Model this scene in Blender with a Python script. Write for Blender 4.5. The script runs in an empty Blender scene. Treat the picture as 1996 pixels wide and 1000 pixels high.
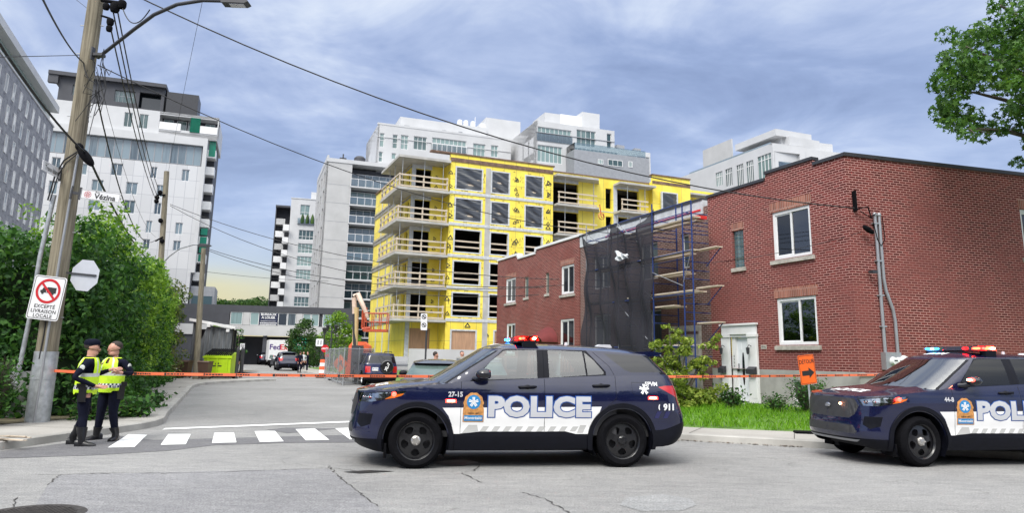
import bpy, bmesh, math, random
import numpy as np
from mathutils import Vector, Matrix
from mathutils.geometry import delaunay_2d_cdt
R = math.radians
rnd = random.Random(7)
sc = bpy.context.scene
col = sc.collection
# ------------------------------------------------------------- camera
F, CX, CY, H = 1400., 998., 430., 1.55
PITCH, ROLL = math.atan(268 / 1400.), R(1.03)
cd = bpy.data.cameras.new('camera'); cam = bpy.data.objects.new('camera', cd); col.objects.link(cam)
cd.sensor_width = 36; cd.lens = F / 1996 * 36; cd.shift_y = -(500 - CY) / 1996; cd.clip_end = 6000; cd.clip_start = .05
CM = Matrix.Rotation(math.pi / 2 + PITCH, 3, 'X') @ Matrix.Rotation(ROLL, 3, 'Z')
cam.matrix_world = Matrix.Translation((0, 0, H)) @ CM.to_4x4()
sc.camera = cam
def ray(px, py): return CM @ Vector(((px - CX) / F, -(py - CY) / F, -1))
def G(px, py, z=0):                       # survey: photo pixel -> point on the ground
    d = ray(px, py); t = (z - H) / d.z; return Vector((d.x * t, d.y * t, z))
def AY(px, py, y):                        # point at depth y
    d = ray(px, py); t = y / d.y; return Vector((d.x * t, y, H + d.z * t))
def PL(px, py, o, ang):                   # (u, z) on a vertical wall plane through o
    ca, sa = math.cos(R(ang)), math.sin(R(ang)); d = ray(px, py)
    t = (-sa * o[0] + ca * o[1]) / (-sa * d.x + ca * d.y)
    return ((d.x * t - o[0]) * ca + (d.y * t - o[1]) * sa, H + d.z * t)
# ------------------------------------------------------------- world, sun, exposure
SUN_EL, SUN_AZ = 48, 205                  # overcast: broad soft source high behind the camera, slightly left
w = bpy.data.worlds.new('World'); sc.world = w; w.use_nodes = True
nt = w.node_tree; N = nt.nodes; Lk = nt.links; N.clear()
def nd(t, **k):
    n = N.new(t)
    for a, b in k.items(): setattr(n, a, b)
    return n
out = nd('ShaderNodeOutputWorld'); bg = nd('ShaderNodeBackground'); Lk.new(bg.outputs[0], out.inputs[0])
tc = nd('ShaderNodeTexCoord'); sx = nd('ShaderNodeSeparateXYZ'); Lk.new(tc.outputs['Generated'], sx.inputs[0])
sky = nd('ShaderNodeTexSky', sky_type='NISHITA', sun_disc=False, sun_elevation=R(SUN_EL), sun_rotation=R(SUN_AZ))
def mth(op, a, b=None, c=None):
    n = nd('ShaderNodeMath', operation=op)
    for i, v in enumerate((a, b, c)):
        if v is None: continue
        if isinstance(v, (int, float)): n.inputs[i].default_value = v
        else: Lk.new(v, n.inputs[i])
    return n.outputs[0]
def ramp(fac, stops):
    n = nd('ShaderNodeValToRGB'); e = n.color_ramp.elements
    while len(e) < len(stops): e.new(.5)
    for q, (p_, c_) in zip(e, stops): q.position = p_; q.color = (*c_, 1) if len(c_) == 3 else c_
    Lk.new(fac, n.inputs[0]); return n.outputs[0]
def mixc(f, a, b, bt='MIX'):
    n = nd('ShaderNodeMix', data_type='RGBA', blend_type=bt)
    for i, v in ((0, f), (6, a), (7, b)):
        if isinstance(v, (int, float)): n.inputs[i].default_value = v
        elif isinstance(v, tuple): n.inputs[i].default_value = (*v, 1)
        else: Lk.new(v, n.inputs[i])
    return n.outputs[2]
zc = mth('MAXIMUM', sx.outputs[2], 0.0); zd = mth('ADD', zc, .22)
cv = nd('ShaderNodeCombineXYZ'); Lk.new(mth('DIVIDE', sx.outputs[0], zd), cv.inputs[0]); Lk.new(mth('DIVIDE', sx.outputs[1], zd), cv.inputs[1])
def cloud(sc_, det, off, sx_=1., dist=0.):
    m = nd('ShaderNodeMapping'); Lk.new(cv.outputs[0], m.inputs[0]); m.inputs[1].default_value = off; m.inputs[3].default_value = (sx_, 1, 1)
    m.inputs[2].default_value = (0, 0, R(-12))
    n = nd('ShaderNodeTexNoise'); Lk.new(m.outputs[0], n.inputs['Vector']); n.inputs['Scale'].default_value = sc_; n.inputs['Detail'].default_value = det
    n.inputs['Roughness'].default_value = .58; n.inputs['Distortion'].default_value = dist; return n.outputs[0]
c1 = cloud(.9, 6, (3.1, 1.7, 0), .85, .9); c2 = cloud(3.2, 8, (9.2, 4.4, 0), .8, .5)
cc = mth('ADD', mth('MULTIPLY', c1, .62), mth('MULTIPLY', c2, .38))
base = ramp(cc, [(.36, (.15, .20, .335)), (.44, (.205, .265, .42)), (.50, (.28, .34, .49)), (.56, (.39, .445, .56)), (.64, (.52, .56, .62))])
# a band of clear pale yellow sky low over the end of the street
az = mth('SUBTRACT', 1., mth('MULTIPLY', mth('ABSOLUTE', mth('ADD', sx.outputs[0], .38)), 2.2))
azc = nd('ShaderNodeClamp'); Lk.new(az, azc.inputs[0])
low = ramp(sx.outputs[2], [(.03, (1, 1, 1)), (.115, (.85, .85, .85)), (.19, (0, 0, 0))])
warm = ramp(sx.outputs[2], [(.04, (.44, .38, .19)), (.085, (.46, .43, .26)), (.115, (.36, .41, .45)), (.2, (.25, .31, .44))])
base = mixc(mth('MULTIPLY', ramp(sx.outputs[2], [(.12, (1, 1, 1)), (.34, (0, 0, 0))]), .45), base, (.34, .42, .58)); fl = mth('MULTIPLY', low, azc.outputs[0])
colr = mixc(fl, base, warm)
ns = mixc(1., sky.outputs[0], (.05, .05, .05), 'MULTIPLY')
colr = mixc(.88, ns, colr)
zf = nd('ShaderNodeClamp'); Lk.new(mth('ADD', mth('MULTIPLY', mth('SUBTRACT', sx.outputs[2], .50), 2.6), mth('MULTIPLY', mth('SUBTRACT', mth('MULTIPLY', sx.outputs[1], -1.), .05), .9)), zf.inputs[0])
brt = mixc(1., (1.75, 1.76, 1.74), ramp(cc, [(.35, (.75, .75, .78)), (.65, (1.2, 1.2, 1.16))]), 'MULTIPLY')     # unseen sky overhead and behind the camera, brightened to light ground and walls
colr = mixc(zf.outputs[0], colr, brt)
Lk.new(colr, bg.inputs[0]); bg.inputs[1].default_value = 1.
sd = bpy.data.lights.new('sun', 'SUN'); sd.energy = 1.5; sd.angle = R(22); sd.color = (1, .96, .9)
so = bpy.data.objects.new('sun', sd); col.objects.link(so); so.rotation_euler = (R(90 - SUN_EL), 0, R(180 - SUN_AZ + 180))
so.rotation_euler = Vector((-math.sin(R(SUN_AZ)), -math.cos(R(SUN_AZ)), -math.tan(R(SUN_EL)))).to_track_quat('-Z', 'Y').to_euler()
vs = sc.view_settings; vs.view_transform = 'Standard'; vs.look = 'None'; vs.gamma = 1; vs.exposure = .85; vs.use_curve_mapping = False
# ------------------------------------------------------------- materials
MATS = {}
def _m(name):
    global N, Lk
    m = bpy.data.materials.new(name); m.use_nodes = True; N = m.node_tree.nodes; Lk = m.node_tree.links
    MATS[name] = m; return m, N['Principled BSDF']
def noise(scale, det=4, coord='Object', rough=.55, stretch=None):
    t = nd('ShaderNodeTexCoord'); v = t.outputs[coord]
    if stretch: mp = nd('ShaderNodeMapping'); Lk.new(v, mp.inputs[0]); mp.inputs[3].default_value = stretch; v = mp.outputs[0]
    n = nd('ShaderNodeTexNoise'); Lk.new(v, n.inputs['Vector']); n.inputs['Scale'].default_value = scale
    n.inputs['Detail'].default_value = det; n.inputs['Roughness'].default_value = rough; return n.outputs[0]
def bumpn(b, h, strength=.3, dist=.01):
    n = nd('ShaderNodeBump'); n.inputs['Strength'].default_value = strength; n.inputs['Distance'].default_value = dist
    Lk.new(h, n.inputs['Height']); Lk.new(n.outputs[0], b.inputs['Normal'])
def mat(name, c, rough=.6, metal=0., var=.12, scale=3., bump=0., bscale=60, coat=0., emit=None, es=1., spec=None, stretch=None, isl=0.):
    if name in MATS: return MATS[name]
    m, b = _m(name); b.inputs['Roughness'].default_value = rough; b.inputs['Metallic'].default_value = metal
    lo = tuple(x * (1 - var) for x in c); hi = tuple(min(1, x * (1 + var)) for x in c)
    if var > 0:
        f = ramp(noise(scale, 5, stretch=stretch), [(.35, (0, 0, 0)), (.65, (1, 1, 1))]); o = mixc(f, lo, hi)
        if isl:
            g = nd('ShaderNodeNewGeometry'); o = mixc(1., o, ramp(g.outputs['Random Per Island'], [(0, (1 - isl,) * 3), (1, (1 + isl,) * 3)]), 'MULTIPLY')
        Lk.new(o, b.inputs['Base Color'])
    else: b.inputs['Base Color'].default_value = (*c, 1)
    if bump: bumpn(b, noise(bscale, 3), bump, .01)
    if coat: b.inputs['Coat Weight'].default_value = coat; b.inputs['Coat Roughness'].default_value = .03
    if spec is not None: b.inputs['Specular IOR Level'].default_value = spec
    if emit: b.inputs['Emission Color'].default_value = (*emit, 1); b.inputs['Emission Strength'].default_value = es
    return m
def brick(name, c1_, c2_, mortar, bw=.21, bh=.0667, fade=.5, seed=0., ms=.010):
    m, b = _m(name); t = nd('ShaderNodeTexCoord'); s = nd('ShaderNodeSeparateXYZ'); Lk.new(t.outputs['Object'], s.inputs[0])
    c = nd('ShaderNodeCombineXYZ'); Lk.new(s.outputs[0], c.inputs[0]); Lk.new(s.outputs[2], c.inputs[1]); c.inputs[2].default_value = seed
    bt = nd('ShaderNodeTexBrick'); Lk.new(c.outputs[0], bt.inputs[0])
    for k, v in (('Color1', (0, 0, 0, 1)), ('Color2', (1, 1, 1, 1)), ('Mortar', (.5, .5, .5, 1))): bt.inputs[k].default_value = v
    for k, v in (('Scale', 1.), ('Mortar Size', ms), ('Mortar Smooth', .3), ('Bias', 0.), ('Brick Width', bw), ('Row Height', bh)): bt.inputs[k].default_value = v
    bcol = ramp(bt.outputs[0], [(0, tuple(x * .72 for x in c1_)), (.25, c1_), (.8, c2_), (1, tuple(x * 1.1 for x in c2_))])
    n1 = nd('ShaderNodeTexNoise'); Lk.new(c.outputs[0], n1.inputs[0]); n1.inputs['Scale'].default_value = .55; n1.inputs['Detail'].default_value = 6; n1.inputs['Roughness'].default_value = .6
    hz_ = mth('MULTIPLY', mth('SUBTRACT', 5.3, s.outputs[2]), .05); f = ramp(mth('ADD', n1.outputs[0], mth('MINIMUM', hz_, .09)), [(.47, (0, 0, 0)), (.64, (1, 1, 1))])
    fd = tuple((x * .72 + y * .28) * 1.12 for x, y in zip(c2_, mortar))
    bcol = mixc(mth('MULTIPLY', f, fade), bcol, fd)
    n2 = nd('ShaderNodeTexNoise'); Lk.new(c.outputs[0], n2.inputs[0]); n2.inputs['Scale'].default_value = 9.; n2.inputs['Detail'].default_value = 5
    bcol = mixc(1., bcol, ramp(n2.outputs[0], [(.3, (.9, .9, .9)), (.7, (1.08, 1.08, 1.08))]), 'MULTIPLY')
    mf = mth('MULTIPLY', bt.outputs['Fac'], mth('SUBTRACT', 1., mth('MULTIPLY', f, .55)))
    Lk.new(mixc(mf, bcol, mortar), b.inputs['Base Color']); b.inputs['Roughness'].default_value = .85
    b.inputs['Specular IOR Level'].default_value = .2; bumpn(b, n2.outputs[0], .2, .004); return m
def glassm(name, c, c2, rough=.04, sheen=1.):
    """window glass of a building seen from outside: dark room or pale curtain behind a reflecting pane"""
    m, b = _m(name); oi = nd('ShaderNodeObjectInfo')
    w_ = noise(3.5, 2, stretch=(3, 1, .1)); f = mth('ADD', mth('MULTIPLY', oi.outputs['Random'], .6), mth('MULTIPLY', w_, .4))
    Lk.new(ramp(f, [(.3, c), (.55, c2)]), b.inputs['Base Color']); b.inputs['Roughness'].default_value = rough
    b.inputs['Specular IOR Level'].default_value = sheen; return m
def sheer(name, c, rough, refl):
    """see-through pane: tinted transparency under a fresnel reflection"""
    m, b = _m(name); o = N['Material Output']; tr = nd('ShaderNodeBsdfTransparent'); tr.inputs[0].default_value = (*c, 1)
    gl = nd('ShaderNodeBsdfGlossy'); gl.inputs['Roughness'].default_value = rough
    fr = nd('ShaderNodeFresnel'); fr.inputs[0].default_value = 1.52; mx = nd('ShaderNodeMixShader')
    Lk.new(mth('MINIMUM', mth('ADD', mth('MULTIPLY', fr.outputs[0], 1.), refl), 1.), mx.inputs[0]); Lk.new(tr.outputs[0], mx.inputs[1]); Lk.new(gl.outputs[0], mx.inputs[2])
    Lk.new(mx.outputs[0], o.inputs[0]); return m
# ------------------------------------------------------------- mesh helpers
class MB:
    def __init__(s): s.v = []; s.f = []; s.m = []; s.mi = 0
    def add(s, vs_, fs, mt=None):
        n = len(s.v); s.v += [tuple(mt @ Vector(p)) if mt else tuple(p) for p in vs_]; s.f += [tuple(i + n for i in q) for q in fs]; s.m += [s.mi] * len(fs); return s
    def box(s, x0, x1, y0, y1, z0, z1, mt=None):
        return s.add([(x0, y0, z0), (x1, y0, z0), (x1, y1, z0), (x0, y1, z0), (x0, y0, z1), (x1, y0, z1), (x1, y1, z1), (x0, y1, z1)],
              [(0, 3, 2, 1), (4, 5, 6, 7), (0, 1, 5, 4), (1, 2, 6, 5), (2, 3, 7, 6), (3, 0, 4, 7)], mt)
    def quad(s, a, b, c, d): return s.add([a, b, c, d], [(0, 1, 2, 3)])
    def prism(s, poly, lo, hi, ax='z', mt=None):
        n = len(poly); P = {'z': lambda p, h: (p[0], p[1], h), 'y': lambda p, h: (p[0], h, p[1]), 'x': lambda p, h: (h, p[0], p[1])}[ax]
        return s.add([P(p, lo) for p in poly] + [P(p, hi) for p in poly], [tuple(range(n))[::-1], tuple(range(n, 2 * n))] + [(i, (i + 1) % n, n + (i + 1) % n, n + i) for i in range(n)], mt)
    def tube(s, pts, r, n=6, cap=True, mt=None):
        pts = [Vector(p) for p in pts]; k = len(pts); rr = r if isinstance(r, (list, tuple)) else [r] * k; vs_ = []; up = None
        for i, p_ in enumerate(pts):
            d = (pts[min(i + 1, k - 1)] - pts[max(i - 1, 0)]).normalized()
            if up is None: up = Vector((0, 0, 1)) if abs(d.z) < .9 else Vector((1, 0, 0))
            a = d.cross(up).normalized(); b = d.cross(a).normalized(); up = -b if False else up
            for j in range(n):
                t = 2 * math.pi * j / n; vs_.append(p_ + a * (rr[i] * math.cos(t)) + b * (rr[i] * math.sin(t)))
        fs = [(i * n + j, i * n + (j + 1) % n, (i + 1) * n + (j + 1) % n, (i + 1) * n + j) for i in range(k - 1) for j in range(n)]
        if cap: fs += [tuple(range(n))[::-1], tuple(range((k - 1) * n, k * n))]
        return s.add(vs_, fs, mt)
    def lathe(s, prof, n=24, mt=None, closed=False):            # prof (r, h): revolved about z
        k = len(prof); vs_ = [(r * math.cos(2 * math.pi * j / n), r * math.sin(2 * math.pi * j / n), h) for r, h in prof for j in range(n)]
        fs = [(i * n + j, i * n + (j + 1) % n, ((i + 1) % k) * n + (j + 1) % n, ((i + 1) % k) * n + j) for i in range(k if closed else k - 1) for j in range(n)]
        return s.add(vs_, fs, mt)
    def ball(s, c, r, n=10, mt=None):
        r = r if isinstance(r, (list, tuple)) else (r, r, r); m_ = n // 2 + 1; vs_ = []
        for i in range(m_ + 1):
            a = math.pi * i / m_
            for j in range(n): t = 2 * math.pi * j / n; vs_.append((c[0] + r[0] * math.sin(a) * math.cos(t), c[1] + r[1] * math.sin(a) * math.sin(t), c[2] + r[2] * math.cos(a)))
        return s.add(vs_, [(i * n + j, (i + 1) * n + j, (i + 1) * n + (j + 1) % n, i * n + (j + 1) % n) for i in range(m_) for j in range(n)], mt)
    def mesh(s, name):
        me = bpy.data.meshes.new(name); me.from_pydata(s.v, [], s.f)
        if len(s.m) != len(s.f): print('BAD', name, len(s.m), len(s.f))
        if any(s.m): me.polygons.foreach_set('material_index', s.m[:len(s.f)])
        me.update(); return me
def link(name, me, mats, parent=None, smooth=None):
    o = bpy.data.objects.new(name, me); col.objects.link(o)
    if parent: o.parent = parent
    if not me.materials:
        for m_ in (mats if isinstance(mats, (list, tuple)) else [mats]): me.materials.append(m_)
    if smooth is not None:
        me.polygons.foreach_set('use_smooth', [True] * len(me.polygons))
        if smooth < 180: me.set_sharp_from_angle(angle=R(smooth))
    return o
def obj(name, mb, m, parent=None, smooth=None): return link(name, mb.mesh(name), m, parent, smooth)
def tag(o, label, cat, group=None):
    o['label'] = label; o['category'] = cat
    if group: o['group'] = group
    return o
def thing(name, label, cat, loc=(0, 0, 0), rz=0, group=None):
    o = bpy.data.objects.new(name, None); col.objects.link(o); o.empty_display_size = .2; o.location = loc; o.rotation_euler = (0, 0, rz)
    return tag(o, label, cat, group)
def struct(o, kind='structure'): o['kind'] = kind; return o
def kids(o): return [c for c in bpy.data.objects if c.parent == o]
def dup(o, loc=None, rz=None, label=None, parent=None):
    c = o.copy(); col.objects.link(c)
    if parent: c.parent = parent
    if loc is not None: c.location = loc
    if rz is not None: c.rotation_euler = (0, 0, rz)
    if label: c['label'] = label
    for k in kids(o):
        if k != c: dup(k, parent=c)
    return c
def inpoly(x, y, P):
    c = False; n = len(P); j = n - 1
    for i in range(n):
        xi, yi = P[i]; xj, yj = P[j]
        if (yi > y) != (yj > y) and x < (xj - xi) * (y - yi) / (yj - yi) + xi: c = not c
        j = i
    return c
def panel(mb, outl, holes, y=0., d=.25, back=False):
    """flat wall in the xz plane facing -y with openings; reveals go d deep"""
    V = []; E = []
    for P in [outl] + holes:
        n = len(V); V += [Vector(p) for p in P]; E += [(n + i, n + (i + 1) % len(P)) for i in range(len(P))]
    r_ = delaunay_2d_cdt(V, E, [], 0, 1e-5); v2, _, f2 = r_[0], r_[1], r_[2]
    keep = []
    for f in f2:
        cx = sum(v2[i].x for i in f) / len(f); cy = sum(v2[i].y for i in f) / len(f)
        if inpoly(cx, cy, outl) and not any(inpoly(cx, cy, h) for h in holes): keep.append(tuple(f))
    def ori(f):
        a, b, c = (v2[i] for i in f[:3]); return f if (b - a).cross(c - a) > 0 else f[::-1]
    mb.add([(p.x, y, p.y) for p in v2], [ori(f) for f in keep])
    for P in [outl] + holes:
        n = len(P); mb.add([(p[0], y, p[1]) for p in P] + [(p[0], y + d, p[1]) for p in P], [(i, (i + 1) % n, n + (i + 1) % n, n + i) for i in range(n)])
    return mb
def rect(x0, x1, z0, z1): return [(x0, z0), (x1, z0), (x1, z1), (x0, z1)]
def text_mesh(s, size=1., bold=0., align='CENTER', ext=0., sx=1., spacing=1.):
    c = bpy.data.curves.new('t', 'FONT'); c.body = s; c.size = size; c.offset = bold; c.align_x = align; c.align_y = 'CENTER'; c.extrude = ext; c.space_character = spacing
    c.resolution_u = 3; o = bpy.data.objects.new('t', c); col.objects.link(o); dg = bpy.context.evaluated_depsgraph_get()
    me = bpy.data.meshes.new_from_object(o.evaluated_get(dg)); bpy.data.objects.remove(o); bpy.data.curves.remove(c)
    v = [(p.co.x * sx, p.co.y, p.co.z) for p in me.vertices]; f = [tuple(q.vertices) for q in me.polygons]; bpy.data.meshes.remove(me); return v, f
def text(mb, s, size, mt, **k):                # text lies in local xz plane facing -y (mt places it)
    v, f = text_mesh(s, size, **k); mb.add([(x, -z, y) for x, y, z in v], f, mt); return mb
T = Matrix.Translation
def RZ(a): return Matrix.Rotation(a, 4, 'Z')
def RX(a): return Matrix.Rotation(a, 4, 'X')
def RY(a): return Matrix.Rotation(a, 4, 'Y')
def catenary(a, b, sag, n=14): return [Vector(a).lerp(Vector(b), i / n) - Vector((0, 0, sag * 4 * (i / n) * (1 - i / n))) for i in range(n + 1)]
# ============================================================= ground
def asphalt(name, c, crackamt=.5):
    m, b = _m(name); big = noise(.25, 6); fine = noise(55, 4, rough=.7); mid = noise(2.2, 6, stretch=(1, 3, 1))
    o = mixc(ramp(big, [(.35, (0, 0, 0)), (.65, (1, 1, 1))]), tuple(x * .86 for x in c), tuple(x * 1.12 for x in c))
    o = mixc(1., o, ramp(mid, [(.3, (.86, .86, .87)), (.7, (1.12, 1.12, 1.1))]), 'MULTIPLY')
    o = mixc(1., o, ramp(fine, [(.32, (.5, .5, .5)), (.5, (1, 1, 1)), (.7, (1.5, 1.5, 1.48))]), 'MULTIPLY'); o = mixc(1., o, ramp(noise(14, 5, rough=.75), [(.3, (.82, .82, .82)), (.7, (1.16, 1.16, 1.15))]), 'MULTIPLY')
    t = nd('ShaderNodeTexCoord'); vo = nd('ShaderNodeTexVoronoi', feature='DISTANCE_TO_EDGE'); mp = nd('ShaderNodeMapping'); mp.inputs[3].default_value = (.16, .3, .2)
    ns = nd('ShaderNodeTexNoise'); ns.inputs['Scale'].default_value = .9; ns.inputs['Detail'].default_value = 6; Lk.new(t.outputs['Object'], ns.inputs[0])
    va = nd('ShaderNodeVectorMath', operation='ADD'); Lk.new(t.outputs['Object'], va.inputs[0]); sc3 = nd('ShaderNodeVectorMath', operation='SCALE'); Lk.new(ns.outputs[1], sc3.inputs[0]); sc3.inputs['Scale'].default_value = 1.6
    Lk.new(sc3.outputs[0], va.inputs[1]); Lk.new(va.outputs[0], mp.inputs[0]); Lk.new(mp.outputs[0], vo.inputs[0]); vo.inputs['Scale'].default_value = 1.
    cr = ramp(vo.outputs['Distance'], [(0, (1, 1, 1)), (.0022, (.9, .9, .9)), (.0042, (0, 0, 0))])
    msk = ramp(noise(.6, 3), [(.5, (0, 0, 0)), (.62, (1, 1, 1))])
    o = mixc(mth('MULTIPLY', mth('MULTIPLY', cr, msk), crackamt), o, (.05, .048, .046))
    st = ramp(noise(1.3, 5, stretch=(1, 2.2, 1)), [(.62, (0, 0, 0)), (.72, (1, 1, 1))]); o = mixc(mth('MULTIPLY', st, .26), o, tuple(x * .5 for x in c))
    Lk.new(o, b.inputs['Base Color']); b.inputs['Roughness'].default_value = .85; b.inputs['Specular IOR Level'].default_value = .25; bumpn(b, fine, .5, .006)
asphalt('asphalt', (.235, .233, .232)); asphalt('asphalt_patch', (.135, .134, .142), .3)
m, b = _m('concrete_walk'); fine = noise(40, 4, rough=.7); o = mixc(ramp(noise(.7, 6), [(.35, (0, 0, 0)), (.65, (1, 1, 1))]), (.27, .255, .235), (.36, .345, .32))
o = mixc(1., o, ramp(fine, [(.3, (.8, .8, .8)), (.7, (1.15, 1.15, 1.15))]), 'MULTIPLY'); Lk.new(o, b.inputs['Base Color']); b.inputs['Roughness'].default_value = .9; bumpn(b, fine, .4, .004)
mat('concrete', (.33, .32, .30), .85, var=.2, scale=1.3, bump=.3, bscale=30)
m, b = _m('paint_line'); wr = ramp(noise(26, 5, rough=.75), [(.33, (0, 0, 0)), (.43, (1, 1, 1))]); wr2 = ramp(noise(3., 5), [(.3, (.86, .86, .86)), (.6, (1, 1, 1))])
Lk.new(mixc(1., mixc(wr, (.38, .37, .36), (.80, .80, .79)), wr2, 'MULTIPLY'), b.inputs['Base Color']); b.inputs['Roughness'].default_value = .6
mb = MB(); mb.quad((-900, -60, 0), (900, -60, 0), (900, 1500, 0), (-900, 1500, 0))
struct(obj('road', mb, MATS['asphalt']))
def sheet(name, pts, z, m, kind='structure'):
    mb = MB(); V = [Vector(p[:2]) for p in pts]; n = len(V)
    r_ = delaunay_2d_cdt(V, [(i, (i + 1) % n) for i in range(n)], [], 1, 1e-5)
    fs = []
    for f in r_[2]:
        a, b, c = (r_[0][i] for i in f[:3]); fs.append(tuple(f) if (b - a).cross(c - a) > 0 else tuple(f)[::-1])
    mb.add([(p.x, p.y, z) for p in r_[0]], fs); return struct(obj(name, mb, m), kind)
def smooth_line(P, k=5):
    P = [Vector(p[:2]) for p in P]; o = []
    for i in range(len(P) - 1):
        p0 = P[max(i - 1, 0)]; p1 = P[i]; p2 = P[i + 1]; p3 = P[min(i + 2, len(P) - 1)]
        for j in range(k):
            t = j / k; o.append(.5 * ((2 * p1) + (p2 - p0) * t + (2 * p0 - 5 * p1 + 4 * p2 - p3) * t * t + (3 * p1 - p0 - 3 * p2 + p3) * t ** 3))
    return o + [P[-1]]
def offset_line(P, d):
    o = []
    for i, p_ in enumerate(P):
        t = (P[min(i + 1, len(P) - 1)] - P[max(i - 1, 0)]).normalized(); o.append(p_ + Vector((-t.y, t.x)) * d)
    return o
def strip(mb, A, B, za, zb=None):
    zb = za if zb is None else zb; n = len(A)
    return mb.add([(p.x, p.y, za) for p in A] + [(p.x, p.y, zb) for p in B], [(i, i + 1, n + i + 1, n + i) for i in range(n - 1)])
def kerb(name, line, width, zt):                  # line: road edge, sidewalk lies on its left (d>0) side
    top = offset_line(line, width); face = offset_line(line, width * .12); mb = MB()
    strip(mb, line, face, 0.0, zt - .015); strip(mb, face, offset_line(line, width * .25), zt - .015, zt); strip(mb, offset_line(line, width * .25), top, zt); strip(mb, top, top, zt, -.1)
    return struct(obj(name, mb, MATS['concrete']))
KZ = .13
kl = smooth_line([(-9.6, 4.), (-8.5, 8.5), (-7.95, 11.2), (-7.62, 13.4), (-7.38, 15.0), (-7.55, 16.3), (-8.2, 17.9), (-9.25, 20.6), (-11.9, 27.4), (-14.1, 33.2), (-14.75, 37), (-13.9, 41.2), (-13.4, 42.4)])
kerb('kerb', kl, .19, KZ)
inner = offset_line(kl, .19)
sheet('sidewalk', [tuple(p) for p in inner] + [(-19, 43.2), (-20.8, 47), (-30, 47), (-30, 4)], KZ - .004, MATS['concrete_walk'])
kr = smooth_line([(30, 4.3), (16, 9.8), (9., 12.6), (5.38, 14.01), (3.54, 14.74), (2.3, 15.5), (1.2, 17.2), (.2, 19.6), (-3.0, 27.5), (-7.2, 38), (-12, 49.5), (-24, 79)])
kr = kr[::-1]
kr2 = offset_line(kr, .19); kerb('kerb', kr, .19, KZ)
lawn_line = smooth_line([(-22, 79.5), (-9.9, 49.5), (-5.2, 38), (-1.1, 28), (2.0, 20.4), (2.9, 17.7), (3.9, 16.35), (5.9, 15.75), (9.5, 14.4), (16, 12.), (30, 6.6)])
sheet('sidewalk', [tuple(p) for p in kr2] + [tuple(p) for p in lawn_line[::-1]], KZ - .004, MATS['concrete_walk'])
jm = MB(); acc = 0
for L_, wd in ((inner, 2.3), (kr2, 1.7)):
    for i in range(2, len(L_) - 1):
        acc += (L_[i] - L_[i - 1]).length
        if acc > 1.5 and L_[i].y < 50 and L_[i].y > 5: acc = 0; t_ = (L_[i + 1] - L_[i - 1]).normalized(); n_ = Vector((-t_.y, t_.x)); a_, b_ = L_[i] - t_ * .008, L_[i] + t_ * .008; jm.quad((*b_, KZ + .001), (*(b_ + n_ * wd), KZ + .001), (*(a_ + n_ * wd), KZ + .001), (*a_, KZ + .001))
struct(obj('sidewalk_joint', jm, mat('joint_dark', (.07, .065, .06), .95)))
mat('soil', (.10, .085, .05), .95, var=.4, scale=4, bump=.5, bscale=20); mat('grass_ground', (.09, .17, .03), .95, var=.35, scale=2.5, bump=.6, bscale=30)
# lawn: rises gently from the sidewalk to the house wall
C1 = Vector((8.82, 18.45)); FA, SA = -67.2, 16.9
fd = Vector((math.cos(R(FA)), math.sin(R(FA)))); 
wall_line = [C1 - fd * 66, C1 - fd * 34, C1 - fd * 26, C1 - fd * 20, C1 - fd * 14, C1 - fd * 9, C1 - fd * 5, C1 - fd * 1, C1 + Vector((.2, 0)), C1 + Vector((6, 1.9)), C1 + Vector((22, 7))]
def resample(P, n):
    L = [0]
    for a, b in zip(P, P[1:]): L.append(L[-1] + (b - a).length)
    o = []
    for k in range(n):
        t = L[-1] * k / (n - 1); i = 0
        while i < len(L) - 2 and L[i + 1] < t: i += 1
        o.append(P[i].lerp(P[i + 1], (t - L[i]) / max(1e-9, L[i + 1] - L[i])))
    return o
mb = MB(); A = resample(lawn_line, 60); B = resample(wall_line, 60); vs_ = []; K = 8
for i in range(60):
    for j in range(K + 1):
        p_ = A[i].lerp(B[i], j / K); vs_.append((p_.x, p_.y, KZ - .02 + .22 * (j / K) ** .8 + (rnd.random() * .03 if 0 < j else 0)))
mb.add(vs_, [(i * (K + 1) + j, i * (K + 1) + j + 1, (i + 1) * (K + 1) + j + 1, (i + 1) * (K + 1) + j) for i in range(59) for j in range(K)])
struct(obj('lawn', mb, MATS['grass_ground'], smooth=180))
def lawn_z(x, y):
    p_ = Vector((x, y)); d1 = min((p_ - q).length for q in A); d2 = min((p_ - q).length for q in B); return KZ - .02 + .22 * (d1 / (d1 + d2 + 1e-6)) ** .8
# ground of the yard behind the left hedge and far left
sheet('ground', [(-9.7, 14.2), (-8.9, 16.2), (-10.4, 19.2), (-19.9, 44), (-21, 62), (-90, 62), (-90, 4), (-10.6, 4)], KZ + .01, MATS['soil'])
# markings
asphalt('asphalt_pale', (.255, .258, .262), .2)
def gq(name, px, z=.004, m='paint_line'):
    mb = MB(); mb.add([G(x, y, z) for x, y in px], [tuple(range(len(px)))[::-1]]); return struct(obj(name, mb, MATS[m]))
for q in ([(250, 847), (287, 848), (262, 872), (210, 873)], [(328, 846.5), (372, 846.5), (362, 866.6), (313, 867.6)], [(418, 844), (456, 843.5), (461, 863), (413, 864)],
          [(496, 841), (536, 840.5), (553, 861), (506, 862)], [(576, 837), (614, 836), (642, 858), (596, 859)], [(653, 835.5), (692, 834), (722, 855), (682, 857)]):
    gq('crosswalk_stripe', q, .010)
gq('stop_line', [(322, 835), (700, 820.5), (700, 823.2), (316, 838.2)], .010)
gq('asphalt_patch', [(0, 894), (0, 880), (60, 873), (235, 850), (300, 858), (690, 848), (800, 848), (800, 862), (560, 864), (420, 868), (330, 879), (180, 888)], .004, 'asphalt_patch')
gq('asphalt_patch', [(520, 838), (560, 834), (660, 836), (560, 845)], .004, 'asphalt_patch')
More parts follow.
